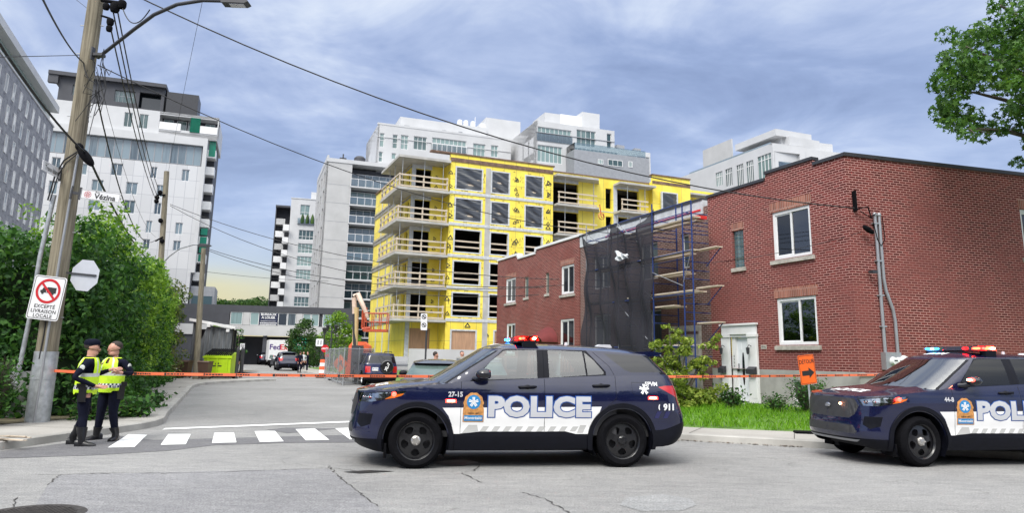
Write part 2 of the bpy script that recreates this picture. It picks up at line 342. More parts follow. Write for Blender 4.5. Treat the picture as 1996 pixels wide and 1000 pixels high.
gq('asphalt_patch', [(1208, 985), (1222, 970), (1290, 964), (1345, 972), (1358, 985), (1330, 996), (1250, 997)], .004, 'asphalt_pale')
asphalt('asphalt_bluish', (.205, .204, .212)); gq('asphalt_patch', [(119, 926), (240, 923), (640, 914), (700, 961), (738, 990), (745, 1010), (55, 1010), (92, 947)], .004, 'asphalt_bluish')
mat('crack_dark', (.05, .047, .045), .9); mat('puddle', (.03, .03, .032), .4, var=.1)
def crack(px, wd=.018):
    P = [G(x, y, .006) for x, y in px]; Q = []
    for a, b in zip(P, P[1:]):
        n = max(2, int((b - a).length / .07))
        for i in range(n): Q.append(a.lerp(b, i / n) + Vector((rnd.uniform(-.022, .022), rnd.uniform(-.022, .022), 0)))
    Q.append(P[-1]); Q = [q.xy for q in Q]; ww = [wd * rnd.uniform(.25, 1.3) for _ in Q]; mb = MB(); n = len(Q)
    L_ = []; R_ = []
    for i, q in enumerate(Q):
        t = (Q[min(i + 1, n - 1)] - Q[max(i - 1, 0)]).normalized(); nn = Vector((-t.y, t.x)); L_.append(q + nn * ww[i] / 2); R_.append(q - nn * ww[i] / 2)
    strip(mb, R_, L_, .007); struct(obj('road_crack', mb, MATS['crack_dark']))
for c_ in ([(75, 925), (120, 926), (180, 923), (215, 924)], [(175, 923), (240, 922), (320, 923), (420, 921), (520, 917), (640, 913)], [(640, 908), (655, 925), (700, 960), (735, 987)], [(118, 926), (92, 946)],
           [(898, 922), (915, 930), (940, 941)], [(935, 905), (925, 918), (905, 921)], [(20, 995), (35, 970)], [(1020, 960), (1060, 972), (1110, 1000)], [(640, 912), (700, 919), (760, 919)]):
    crack(c_)
for q in ([(850, 900), (905, 896), (935, 902), (900, 909), (860, 907)], [(668, 920), (720, 917), (770, 919), (700, 923)]): gq('road_stain', q, .008, 'puddle')
# cast iron manhole in the near road
mat('cast_iron', (.05, .045, .042), .7, metal=.3, var=.3, scale=12, bump=.5, bscale=60)
t = thing('manhole', 'round cast iron manhole cover in the road at the lower left edge', 'manhole cover', G(62, 1004) + Vector((0, 0, 0)))
mb = MB(); mb.lathe([(0, .008), (.40, .008), (.41, .012), (.44, .012), (.46, .006), (.47, .0)], 40); obj('rim', mb, MATS['cast_iron'], t)
mb = MB()
for i in range(-8, 9):
    for j in range(-8, 9):
        if (i * i + j * j) < 70: mb.box(i * .044 - .014, i * .044 + .014, j * .044 - .014, j * .044 + .014, .006, .014)
obj('cover', mb, MATS['cast_iron'], t)
# ============================================================= vegetation
def foliage(name, stops, rough=.55, tr=.35):
    m, b = _m(name); o = N['Material Output']; g = nd('ShaderNodeNewGeometry'); cl = noise(.9, 3)
    f = mth('ADD', mth('MULTIPLY', g.outputs['Random Per Island'], .55), mth('MULTIPLY', cl, .5)); c = ramp(f, stops)
    Lk.new(c, b.inputs['Base Color']); b.inputs['Roughness'].default_value = rough; b.inputs['Specular IOR Level'].default_value = .3
    t = nd('ShaderNodeBsdfTranslucent'); Lk.new(mixc(1., c, (1.2, 1.25, .6), 'MULTIPLY'), t.inputs[0]); mx = nd('ShaderNodeMixShader'); mx.inputs[0].default_value = tr
    Lk.new(b.outputs[0], mx.inputs[1]); Lk.new(t.outputs[0], mx.inputs[2]); Lk.new(mx.outputs[0], o.inputs[0]); return m
foliage('leaf_hedge', [(.2, (.012, .042, .012)), (.5, (.034, .105, .022)), (.75, (.075, .19, .032)), (.95, (.20, .33, .05))])
foliage('leaf_light', [(.2, (.06, .14, .015)), (.5, (.13, .26, .025)), (.8, (.25, .40, .05)), (.95, (.36, .46, .09))])
foliage('leaf_vine', [(.2, (.035, .07, .02)), (.5, (.09, .14, .035)), (.72, (.17, .19, .06)), (.95, (.30, .20, .10))])
foliage('leaf_maple', [(.2, (.020, .055, .012)), (.5, (.05, .13, .025)), (.8, (.11, .22, .04)), (.95, (.24, .32, .07))])
foliage('leaf_dark', [(.2, (.014, .04, .012)), (.5, (.035, .09, .02)), (.9, (.09, .17, .03))])
foliage('leaf_shrub', [(.2, (.08, .13, .02)), (.5, (.19, .27, .04)), (.8, (.34, .40, .07)), (.95, (.48, .48, .14))])
foliage('grass', [(.2, (.07, .18, .012)), (.5, (.15, .34, .02)), (.85, (.26, .48, .04)), (.97, (.42, .5, .12))], tr=.45)
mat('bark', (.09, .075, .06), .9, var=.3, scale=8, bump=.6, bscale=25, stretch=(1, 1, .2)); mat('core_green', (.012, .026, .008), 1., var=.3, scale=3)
rg = np.random.default_rng(5)
def leaves(name, P, Nrm, size, m, parent=None, aspect=1.7, jit=.9, star=False):
    """one leaf card (folded kite, or a lobed star) per point"""
    P = np.asarray(P, float); n = len(P)
    d = np.asarray(Nrm, float) + rg.normal(0, jit, (n, 3)); d /= np.linalg.norm(d, axis=1, keepdims=True) + 1e-9
    a = np.cross(d, rg.normal(0, 1, (n, 3))); a /= np.linalg.norm(a, axis=1, keepdims=True) + 1e-9; b = np.cross(d, a)
    s = (size * rg.uniform(.55, 1.35, n))[:, None]
    if star:
        angs = np.linspace(0, 2 * np.pi, 11)[:-1]; rad = np.array([1., .42] * 5)
        V = np.stack([P + s * .62 * rad[i] * (a * np.cos(t) + b * np.sin(t)) + d * s * (.1 if i % 2 else -.06) for i, t in enumerate(angs)], 1); k = 10
    else:
        w_ = s / aspect; V = np.stack([P - a * s * .5, P + b * w_ * .5 + d * s * .07, P + a * s * .6, P - b * w_ * .5 + d * s * .07], 1); k = 4
    me = bpy.data.meshes.new(name); me.vertices.add(n * k); me.vertices.foreach_set('co', V.reshape(-1).astype(np.float32))
    me.loops.add(n * k); me.loops.foreach_set('vertex_index', np.arange(n * k, dtype=np.int32)); me.polygons.add(n)
    me.polygons.foreach_set('loop_start', np.arange(0, n * k, k, dtype=np.int32)); me.update(calc_edges=True)
    return link(name, me, MATS[m], parent)
def clumps(C, rad, per, flat=.75):
    """points on the outer shells of many leaf clumps"""
    C = np.asarray(C, float); rad = np.broadcast_to(rad, (len(C),)); P = []; Q = []
    for c, r_ in zip(C, rad):
        k = max(6, int(per * r_ * r_)); d = rg.normal(0, 1, (k, 3)); d /= np.linalg.norm(d, axis=1, keepdims=True)
        rr = r_ * rg.uniform(.45, 1.05, (k, 1)) ** .6; P.append(c + d * rr * [1, 1, flat]); Q.append(d * .6 + [0, 0, .5])
    return np.concatenate(P), np.concatenate(Q)
# --- tall hedge along the left sidewalk. face line from near the pole to the street end
def hedge_block(name, a, b, deep, hf, m, label, cat, per=620, size=.13, cr=.5, dens=1.5, group=None, corem=True):
    a = Vector(a); b = Vector(b); L = (b - a).length; t = (b - a).normalized(); nrm = Vector((t.y, -t.x))      # nrm towards the street
    root = thing(name, label, cat, (a.x, a.y, KZ), 0, group); C = []; rr = []
    k = int(L * dens * 13)
    for _ in range(k):
        s = rnd.uniform(-.02, 1.02); hmax = hf(s); z = rnd.uniform(.0, 1.) ** .9 * hmax; top = z > hmax - .9
        dd = rnd.uniform(0, deep) if top else rnd.gauss(.15, .22) + (.35 * (z / hmax) ** 2)
        p_ = t * (s * L) - nrm * dd; r_ = cr * rnd.uniform(.55, 1.25); C.append((p_.x, p_.y, max(.25, z - .15))); rr.append(r_)
    P, Q = clumps(C, np.array(rr), per); Q = Q + np.array([nrm.x, nrm.y, 0]) * .5
    P[:, 2] = np.maximum(P[:, 2], .04); leaves('foliage', P, Q, size, m, root)
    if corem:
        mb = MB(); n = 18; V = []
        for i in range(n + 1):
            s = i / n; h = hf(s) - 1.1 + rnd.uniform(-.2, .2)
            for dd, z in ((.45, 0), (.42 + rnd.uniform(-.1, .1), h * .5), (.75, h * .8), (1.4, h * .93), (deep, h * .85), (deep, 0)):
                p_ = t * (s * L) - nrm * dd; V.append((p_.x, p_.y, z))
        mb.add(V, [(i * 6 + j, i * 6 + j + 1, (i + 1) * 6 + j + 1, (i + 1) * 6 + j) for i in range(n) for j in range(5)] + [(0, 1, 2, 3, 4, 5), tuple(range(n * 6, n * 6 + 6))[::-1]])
        obj('dark_core', mb, MATS['core_green'], root)  # added solid core: the dark depth between the leaves is put into its colour
    return root
def lerpf(T_):
    def f(s):
        if s <= T_[0][0]: return T_[0][1]
        for (a, u), (b, v) in zip(T_, T_[1:]):
            if s <= b: return u + (v - u) * (s - a) / (b - a)
        return T_[-1][1]
    return f
h0 = lerpf([(0, 4.35), (.3, 4.35), (.6, 4.45), (1, 4.6)])
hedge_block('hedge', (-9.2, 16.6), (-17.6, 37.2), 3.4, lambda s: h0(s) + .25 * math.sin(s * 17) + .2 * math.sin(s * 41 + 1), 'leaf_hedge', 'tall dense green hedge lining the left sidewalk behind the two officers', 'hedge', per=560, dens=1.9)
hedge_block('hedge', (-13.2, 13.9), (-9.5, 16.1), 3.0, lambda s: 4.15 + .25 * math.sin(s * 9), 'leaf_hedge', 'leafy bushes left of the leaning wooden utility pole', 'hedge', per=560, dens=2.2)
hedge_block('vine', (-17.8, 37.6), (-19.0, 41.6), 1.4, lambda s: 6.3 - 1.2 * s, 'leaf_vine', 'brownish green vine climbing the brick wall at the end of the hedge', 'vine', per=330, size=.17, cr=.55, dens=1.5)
# light green sprays on top of the hedge
C = []; rr = []
for _ in range(130):
    s = rnd.random(); p_ = Vector((-9.6, 17.2)).lerp(Vector((-17.2, 36.2)), s ** 1.1) + Vector((-rnd.uniform(.0, 2.4), 0)); C.append((p_.x, p_.y, KZ + h0(s) + rnd.uniform(-.5, .55))); rr.append(rnd.uniform(.25, .5))
for _ in range(120):
    s = rnd.uniform(.25, 1); p_ = Vector((-9.1, 16.6)).lerp(Vector((-17.5, 37.2)), s); C.append((p_.x + .05, p_.y, KZ + rnd.uniform(.8, 4.3))); rr.append(rnd.uniform(.25, .5))
P, Q = clumps(C, np.array(rr), 420); tag(leaves('shrub', P, Q + [0, 0, .4], .12, 'leaf_light'), 'fresh yellow green leafy shoots growing through the face and top of the tall hedge', 'shrub')
# low weeds at the foot of the pole and hedge
def weed(name, c, r_, h, n, size, m, label, cat='plant', group=None, star=False):
    root = thing(name, label, cat, c, 0, group); mb = MB(); C = []
    for i in range(max(5, n // 8)):
        a = rnd.uniform(0, 6.28); q = rnd.uniform(.3, 1) * r_; tip = Vector((q * math.cos(a), q * math.sin(a), h * rnd.uniform(.55, 1.05)))
        mb.tube([(tip.x * .2, tip.y * .2, 0), tip * .55 + Vector((0, 0, h * .08)), tip], [.008, .006, .002], 4); C += [tip * rnd.uniform(.3, 1.02) + Vector([rnd.gauss(0, r_ * .16) for _ in range(3)]) for _ in range(9)]
    C = np.array(C); C = C[rg.integers(0, len(C), n)] + rg.normal(0, r_ * .12, (n, 3)); C[:, 2] = np.clip(C[:, 2], .02, None)
    obj('stems', mb, MATS['bark'], root); leaves('foliage', C, np.tile([0, 0, 1.], (n, 1)), size, m, root, star=star); return root
weed('weed', (-9.75, 13.9, KZ), .5, 1.25, 1500, .085, 'leaf_hedge', 'knee high weeds sprouting left of the metal sleeve of the leaning pole', star=False)
weed('weed', (-10.3, 13.3, KZ), .6, 1.0, 1300, .085, 'leaf_hedge', 'bushy weeds at the far left edge beside a pale concrete block')
for i, (x, y, h, lb) in enumerate(((-8.75, 15.6, .42, 'low broad leaved ground cover right beside the base of the leaning pole'), (-8.35, 16.5, .38, 'low broad leaved ground cover behind the capped officer'), (-9.4, 19.3, .34, 'low green ground cover at the hedge foot behind the bareheaded officer'))):
    weed('ground_cover', (x, y, KZ), .55, h, 520, .12, 'leaf_hedge', lb, 'plant', 'leafy ground cover at the hedge foot')
# --- lawn grass
def scatter_in(poly, n):
    xs = [p[0] for p in poly]; ys = [p[1] for p in poly]; o = []
    while len(o) < n:
        x, y = rnd.uniform(min(xs), max(xs)), rnd.uniform(min(ys), max(ys))
        if inpoly(x, y, poly): o.append((x, y))
    return o
gp = [(3.4, 16.9), (3.95, 16.4), (5.9, 15.82), (9.2, 14.6), (11, 14), (12, 19), (8.7, 18.4), (6.2, 24), (2.4, 24)]
P = scatter_in(gp, 15000); Z = [lawn_z(*p) for p in P]; P = np.array([(x, y, z) for (x, y), z in zip(P, Z)]); n = len(P)
bl = rg.uniform(.05, .13, n) * (1 + .7 * (np.sin(P[:, 0] * 3.1) * np.cos(P[:, 1] * 2.3) > .3)); an = rg.uniform(0, 6.28, n); le = rg.normal(0, .4, (n, 2)) * bl[:, None]
dx = np.stack([np.cos(an), np.sin(an), np.zeros(n)], 1) * rg.uniform(.006, .012, (n, 1)); tip = P + np.concatenate([le, bl[:, None]], 1); mid = P + np.concatenate([le * .3, bl[:, None] * .55], 1)
V = np.stack([P - dx, P + dx, mid + dx * .8, tip, mid - dx * .8], 1); me = bpy.data.meshes.new('grass'); me.vertices.add(n * 5); me.vertices.foreach_set('co', V.reshape(-1).astype(np.float32))
me.loops.add(n * 5); me.loops.foreach_set('vertex_index', np.arange(n * 5, dtype=np.int32)); me.polygons.add(n); me.polygons.foreach_set('loop_start', np.arange(0, n * 5, 5, dtype=np.int32)); me.update(calc_edges=True)
struct(link('grass', me, MATS['grass']), 'stuff')
def at_lawn(x, y): return (x, y, lawn_z(x, y) - .02)
weed('weed', at_lawn(7.7, 18.9), .55, .85, 1500, .07, 'leaf_hedge', 'clump of tall green weeds against the foundation beside the basement window', 'plant')
weed('weed', at_lawn(7.0, 19.3), .4, .45, 500, .07, 'leaf_hedge', 'low weeds on the lawn right of the white door', 'plant')
# --- shrubs by the scaffolding
def shrub(c, spots, label, m='leaf_shrub', size=.10, per=520, group=None, name='shrub'):
    root = thing(name, label, 'shrub', c, 0, group); mb = MB(); C = []; rr = []
    for (x, y, z, r_) in spots:
        for _ in range(max(3, int(r_ * 20))):
            a = Vector([rnd.gauss(0, .45) for _ in range(3)]) * r_; C.append((x + a.x, y + a.y, max(.1, z + a.z))); rr.append(r_ * rnd.uniform(.28, .5))
        mb.tube([(x * .1, y * .1, 0), (x * .5, y * .5, z * .5), (x, y, z)], [.03, .018, .006], 5)
    P, Q = clumps(C, np.array(rr), per); obj('stems', mb, MATS['bark'], root); leaves('foliage', P, Q, size, m, root); return root
shrub(at_lawn(4.7, 20.8), [(-.35, 0, .5, .45), (0, 0, .9, .5), (.5, .1, .8, .45), (-.1, 0, 1.5, .42), (.35, 0, 1.75, .38), (.75, 0, 1.35, .38), (.15, 0, 2.15, .28), (1.05, 0, 1.8, .25), (-.45, 0, 1.75, .3), (.9, 0, .4, .45), (1.25, 0, 2.0, .2), (-.15, 0, 2.35, .18), (.4, -.2, .3, .5)],
      'light yellow green shrub behind the rear of the nearer police car', size=.105, per=2400)
weed('weed', at_lawn(6.2, 20.7), .45, .55, 600, .09, 'leaf_hedge', 'low weeds between the yellow green shrub and the white door')
# --- maple bough reaching in at the top right
root = thing('maple_tree', 'large green maple reaching in at the top right corner', 'tree', (17.6, 17.5, 0)); mb = MB()
mb.tube([(0, 0, 0), (.1, 0, 3), (0, 0, 6.5), (-.2, 0, 10), (-.3, 0, 13)], [.38, .3, .26, .17, .06], 10); obj('trunk', mb, MATS['bark'], root); C = []; rr = []
def P3(px, py, y=17.5): v = AY(px, py, y); return v - Vector((17.6, 17.5, 0))
boughs = [[(2120, 330), (2050, 240), (1960, 195), (1900, 180), (1850, 175)], [(2120, 300), (2040, 170), (1950, 120), (1880, 90)], [(2130, 280), (2080, 120), (2000, 40), (1950, 10)], [(2120, 360), (2040, 275), (1960, 255), (1890, 250)], [(2140, 350), (2080, 330), (2010, 320)]]
bm_ = MB()
for bgh in boughs:
    pts = [P3(*q, y=17.5 + rnd.uniform(-.8, .8)) for q in bgh]; bm_.tube(pts, [.11, .08, .05, .03, .012][:len(pts)], 6)
    for q in pts[1:]:
        for _ in range(3): bm_.tube([q, q + Vector((rnd.uniform(.0, .5), rnd.uniform(-.5, .5), rnd.uniform(-.3, .3)))], [.016, .005], 4)
obj('branch', bm_, MATS['bark'], root)
OUT = [(1996, -40), (1945, 0), (1926, 20), (1932, 42), (1905, 38), (1885, 58), (1900, 72), (1870, 62), (1834, 66), (1832, 85), (1855, 95), (1842, 110), (1845, 130), (1822, 150), (1822, 172), (1832, 185), (1850, 196), (1822, 206), (1826, 238), (1850, 240), (1862, 248), (1862, 272), (1895, 280), (1910, 268), (1925, 262), (1950, 255), (1975, 245), (1990, 262), (1980, 300), (1985, 325), (2060, 330), (2200, 330), (2300, 100), (2200, -60)]
HO = [[(1885, 178), (1900, 172), (1935, 185), (1965, 200), (1960, 212), (1930, 205), (1905, 212), (1880, 203)], [(1975, 250), (1996, 245), (2000, 262), (1985, 280), (1975, 270)], [(1860, 90), (1872, 96), (1866, 108), (1856, 104)]]
def mapleC(n, r0, r1):
    k = 0
    while k < n:
        x, y = rnd.uniform(1815, 2250), rnd.uniform(-60, 330)
        if inpoly(x, y, OUT) and not any(inpoly(x, y, h) for h in HO): p_ = P3(x, y, 17.5 + rnd.uniform(-1.6, 1.6)); C.append(tuple(p_)); rr.append(rnd.uniform(r0, r1)); k += 1
mapleC(520, .16, .30)
P, Q = clumps(C, np.array(rr), 620, .8); leaves('crown', P, Q, .13, 'leaf_maple', root, star=True)
# --- trees in the distance
def tree(c, h, r_, m, label, group=None, trunk_h=.35, n=26, per=60, size=.35, name='tree', cone=0.):
    root = thing(name, label, 'tree', c, 0, group); mb = MB(); mb.tube([(0, 0, 0), (.05, 0, h * trunk_h), (0, 0, h * .8)], [h * .02, h * .016, h * .006], 7)
    for _ in range(7):
        a = rnd.uniform(0, 6.28); z = h * rnd.uniform(trunk_h * .8, .7); mb.tube([(0, 0, z), (r_ * .7 * math.cos(a), r_ * .7 * math.sin(a), z + r_ * .5)], [h * .007, h * .002], 5)
    obj('trunk', mb, MATS['bark'], root); C = []; rr = []
    for _ in range(n):
        f = rnd.random(); z = h * (trunk_h + (1 - trunk_h) * f * .93); q = r_ * (1 - cone * f) * math.sqrt(max(.08, 1 - (2 * f - 1) ** 2 * (1 - cone * .5))) * rnd.uniform(.3, .9); a = rnd.uniform(0, 6.28)
        C.append((q * math.cos(a), q * math.sin(a), z)); rr.append(r_ * rnd.uniform(.2, .36))
    P, Q = clumps(C, np.array(rr), per); leaves('crown', P, Q, size, m, root); return root
def gd(px, py, d): v = AY(px, py, d); return (v.x, v.y, 0)
tree(gd(590, 700, 84), 5.6, 2.1, 'leaf_dark', 'bushy dark green tree left of the sign pole, before the low office building', 'trees down the street', .12, 60, 230, .22)
tree(gd(612, 700, 80), 3.6, 1.5, 'leaf_dark', 'small dark shrub like tree just behind the white lane sign', 'trees down the street', .1, 40, 230, .2)
tree(gd(657, 700, 72), 5.9, 2.0, 'leaf_light', 'bright green tree behind the red stop sign', 'trees down the street', .15, 60, 230, .22)
tree(gd(690, 700, 78), 3.5, 1.8, 'leaf_hedge', 'low green tree right behind the boom lift mast', 'trees down the street', .1, 40, 200, .22)
tree(gd(714, 705, 62), 2.2, 1.2, 'leaf_light', 'low green bush behind the roof of the dark blue parked SUV', 'trees down the street', .05, 30, 200, .2)
tree(gd(414, 700, 78), 4.6, 1.2, 'leaf_light', 'small light green tree rising behind the tarp shelter roof', 'trees down the street', .3, 40, 260, .2)
tree(gd(462, 700, 66), 3.9, .9, 'leaf_hedge', 'slim young tree right of the tarp shelter', 'trees down the street', .2, 36, 300, .17)
C = [(AY(x, 590, 210).x, 210 + rnd.uniform(0, 8), AY(x, 590 + rnd.uniform(-4, 6), 210).z) for x in range(375, 560, 3)]
P, Q = clumps(C, np.array([rnd.uniform(1.1, 2.) for _ in C]), 45); struct(leaves('treeline', P, Q, .6, 'leaf_dark'), 'stuff')
# ============================================================= vehicles
def li(T_, v):
    if v <= T_[0][0]: return T_[0][1]
    for (a, u), (b, w_) in zip(T_, T_[1:]):
        if v <= b: return u + (w_ - u) * (v - a) / (b - a)
    return T_[-1][1]
def sm(T_, v):                                     # smoothed table lookup
    return (li(T_, v - .05) + 2 * li(T_, v) + li(T_, v + .05)) / 4
class Shell:
    """half body side unrolled: s runs along the plan outline (s = x on the flank), z up"""
    def __init__(s, xf, xr, wz, wx, Rf, nf, Rr, nr, wn=.93):
        s.xf, s.xr, s.wz, s.wx, s.Rf, s.Rr = xf, xr, wz, wx, Rf, Rr
        def tab(R_, n):
            th = np.linspace(0, np.pi / 2, 400); a = R_ * np.sin(th) ** (2 / n); b = np.cos(th) ** (2 / n); L = np.concatenate([[0], np.cumsum(np.hypot(np.diff(a), np.diff(b) * wn))]); return L, a, b
        s.F = tab(Rf, nf); s.B = tab(Rr, nr)
    def xa(s, z): return sm(s.xf, z) + s.Rf
    def xb(s, z): return sm(s.xr, z) - s.Rr
    def smin(s, z): return s.xa(z) - s.F[0][-1]
    def smax(s, z): return s.xb(z) + s.B[0][-1]
    def w(s, x, z): return sm(s.wz, z) * li(s.wx, x)
    def xy(s, q, z):
        xa, xb = s.xa(z), s.xb(z)
        if q < xa: a = np.interp(xa - q, s.F[0], s.F[1]); b = np.interp(xa - q, s.F[0], s.F[2]); return xa - a, s.w(xa, z) * b
        if q > xb: a = np.interp(q - xb, s.B[0], s.B[1]); b = np.interp(q - xb, s.B[0], s.B[2]); return xb + a, s.w(xb, z) * b
        return q, s.w(q, z)
    def sx(s, x, z):                               # flank x -> s
        xa, xb = s.xa(z), s.xb(z)
        if x < xa: return xa - float(np.interp(xa - x, s.F[1], s.F[0]))
        if x > xb: return xb + float(np.interp(x - xb, s.B[1], s.B[0]))
        return x
    def p(s, q, z, off=0., side=-1):
        x, y = s.xy(q, z)
        if off:
            x1, y1 = s.xy(q - .01, z); x2, y2 = s.xy(q + .01, z); x3, y3 = s.xy(q, z + .01)
            n = Vector((x2 - x1, y2 - y1, 0)).cross(Vector((x3 - x, y3 - y, .01))).normalized(); n = -n if n.y * 1 < 0 and abs(n.y) > .3 else n
            c = Vector((x, y, z)) + n * off if n.dot(Vector((0, 1, 0)) if abs(n.y) > .3 else Vector((-1 if q < 1 else 1, 0, 0))) > 0 else Vector((x, y, z)) - n * off
            x, y, z = c
        return Vector((x, y * side, z))
def skin(shell, outl, regions, zones, step=.07, sides=(-1, 1), default='body', maxx=None):
    """triangulate the unrolled half body, split it in parts; zones pick the material inside a part"""
    V = []; E = []
    def addp(P, closed=True):
        n = len(V)
        Q = []
        for i in range(len(P)):
            a = Vector(P[i]); b = Vector(P[(i + 1) % len(P)]); k = max(1, int((b - a).length / step)) if (closed or i < len(P) - 1) else 1
            for j in range(k): Q.append(a.lerp(b, j / k))
        V.extend(Q); E.extend((n + i, n + (i + 1) % len(Q)) for i in range(len(Q) if closed else len(Q) - 1))
    addp(outl)
    for _, P in regions + zones: addp(P)
    xs = [p_[0] for p_ in outl]; zs = [p_[1] for p_ in outl]; x = min(xs) + step / 2
    while x < max(xs):
        z = min(zs) + step / 2
        while z < max(zs):
            if inpoly(x, z, outl): V.append(Vector((x + .001, z + .0013)))
            z += step
        x += step
    r_ = delaunay_2d_cdt(V, E, [], 0, 1e-4); v2 = r_[0]; res = {}
    for f in r_[2]:
        cx = sum(v2[i].x for i in f) / 3; cz = sum(v2[i].y for i in f) / 3
        if not inpoly(cx, cz, outl): continue
        nm = default
        for n_, P in regions:
            if inpoly(cx, cz, P): nm = n_; break
        if nm is None: continue
        zi = 0
        for k_, P in zones:
            if inpoly(cx, cz, P): zi = k_; break
        res.setdefault(nm, []).append((f, zi))
    outp = {}
    for nm, fs in res.items():
        for sd in sides:
            mb = MB(); idx = {}
            for f, zi in fs:
                a, b, c = (v2[i] for i in f)
                if ((b - a).cross(c - a) > 0) == (sd > 0): f = f[::-1]
                q = []
                for i in f:
                    if i not in idx: idx[i] = len(mb.v); mb.v.append(tuple(shell.p(v2[i].x, v2[i].y, side=sd)))
                    q.append(idx[i])
                mb.f.append(tuple(q)); mb.m.append(zi)
            outp[(nm, sd)] = mb
    return outp
def merge(*mbs):
    o = MB()
    for m_ in mbs:
        n = len(o.v); o.v += m_.v; o.f += [tuple(i + n for i in q) for q in m_.f]; o.m += m_.m
    return o
def columns(xs_front, xs_back, wf, zf, nt_=18, nx=14, mi=0):
    """surface spanned by columns of constant t across the car (hood, roof, boot lid)"""
    mb = MB(); mb.mi = mi; V = []
    for i in range(nt_ + 1):
        t = -1 + 2 * i / nt_; t = math.copysign(1 - (1 - abs(t)) ** 1.35, t)
        a, b = xs_front(t), xs_back(t)
        for j in range(nx + 1): x = a + (b - a) * j / nx; V.append((x, wf(x) * t, zf(x, t, x - a, b - x)))
    return mb.add(V, [(i * (nx + 1) + j, i * (nx + 1) + j + 1, (i + 1) * (nx + 1) + j + 1, (i + 1) * (nx + 1) + j) for i in range(nt_) for j in range(nx)])
# --- materials
m, b = _m('paint_navy'); b.inputs['Base Color'].default_value = (.004, .006, .032, 1); b.inputs['Roughness'].default_value = .25; b.inputs['Metallic'].default_value = .0; b.inputs['Coat Weight'].default_value = 1.; b.inputs['Coat IOR'].default_value = 1.62; b.inputs['Coat Roughness'].default_value = .02
b.inputs['Specular IOR Level'].default_value = .15
n_ = noise(1.4, 3); Lk.new(mixc(ramp(n_, [(.4, (0, 0, 0)), (.7, (1, 1, 1))]), (.004, .006, .032), (.006, .009, .040)), b.inputs['Base Color'])
mat('paint_white', (.78, .78, .78), .3, var=.03, coat=.6); mat('trim_black', (.0035, .004, .008), .5, spec=.2, var=.15, scale=9, bump=.1, bscale=200); mat('gloss_black', (.006, .006, .010), .08, var=0, coat=.5)
mat('rubber', (.0045, .0045, .006), .9, spec=.12, var=.2, scale=20, bump=.25, bscale=90); mat('steel_black', (.006, .006, .008), .32, var=.1, coat=.25); mat('hub_silver', (.55, .53, .50), .35, metal=.9, var=.1, scale=20)
mat('chrome', (.7, .7, .72), .12, metal=1., var=0); mat('plastic_silver', (.33, .34, .36), .4, metal=.4, var=.05)
mat('decal_silver', (.50, .51, .54), .35, var=.03); mat('decal_white', (.80, .80, .80), .35, var=.02); mat('decal_blue', (.015, .07, .28), .35, var=0); mat('decal_sky', (.02, .22, .50), .35, var=0); mat('decal_gold', (.52, .24, .07), .5, var=.3, scale=30)
mat('decal_grey', (.46, .46, .45), .35, var=0); mat('decal_dark', (.02, .02, .02), .5, var=0); mat('navy_stripe', (.022, .023, .09), .25, var=0)
mat('lamp_red', (.45, .01, .01), .12, var=0, coat=1.); mat('lamp_amber', (.6, .14, .01), .2, var=0, coat=.5); mat('seat_dark', (.03, .03, .035), .8); mat('cabin', (.05, .05, .055), .8)
mat('led_red', (.5, .0, .0), .3, var=0, emit=(1, .03, .02), es=9.); mat('led_core', (.5, .1, .1), .3, var=0, emit=(1, .35, .18), es=26.); mat('led_blue', (0, .1, .5), .3, var=0, emit=(.02, .30, 1), es=7.); mat('led_bluecore', (.1, .3, .5), .3, var=0, emit=(.15, .75, 1), es=16.)
sheer('car_glass', (.55, .66, .65), .02, .13); sheer('car_glass_dark', (.035, .04, .05), .02, .02); sheer('lens_clear', (.75, .78, .8), .03, .05); sheer('lens_red', (.85, .06, .04), .05, .08); sheer('windshield_glass', (.40, .46, .48), .02, .28)
m, b = _m('grille_mesh'); t_ = nd('ShaderNodeTexCoord'); vv = nd('ShaderNodeTexVoronoi'); vv.inputs['Scale'].default_value = 40; mp_ = nd('ShaderNodeMapping'); Lk.new(t_.outputs['Object'], mp_.inputs[0]); mp_.inputs[3].default_value = (.7, 1, 1.4); Lk.new(mp_.outputs[0], vv.inputs[0]); vv.inputs['Randomness'].default_value = 0
Lk.new(ramp(vv.outputs['Distance'], [(.25, (.004, .004, .005)), (.45, (.025, .025, .03))]), b.inputs['Base Color']); b.inputs['Roughness'].default_value = .35; bumpn(b, vv.outputs['Distance'], 1., .02)
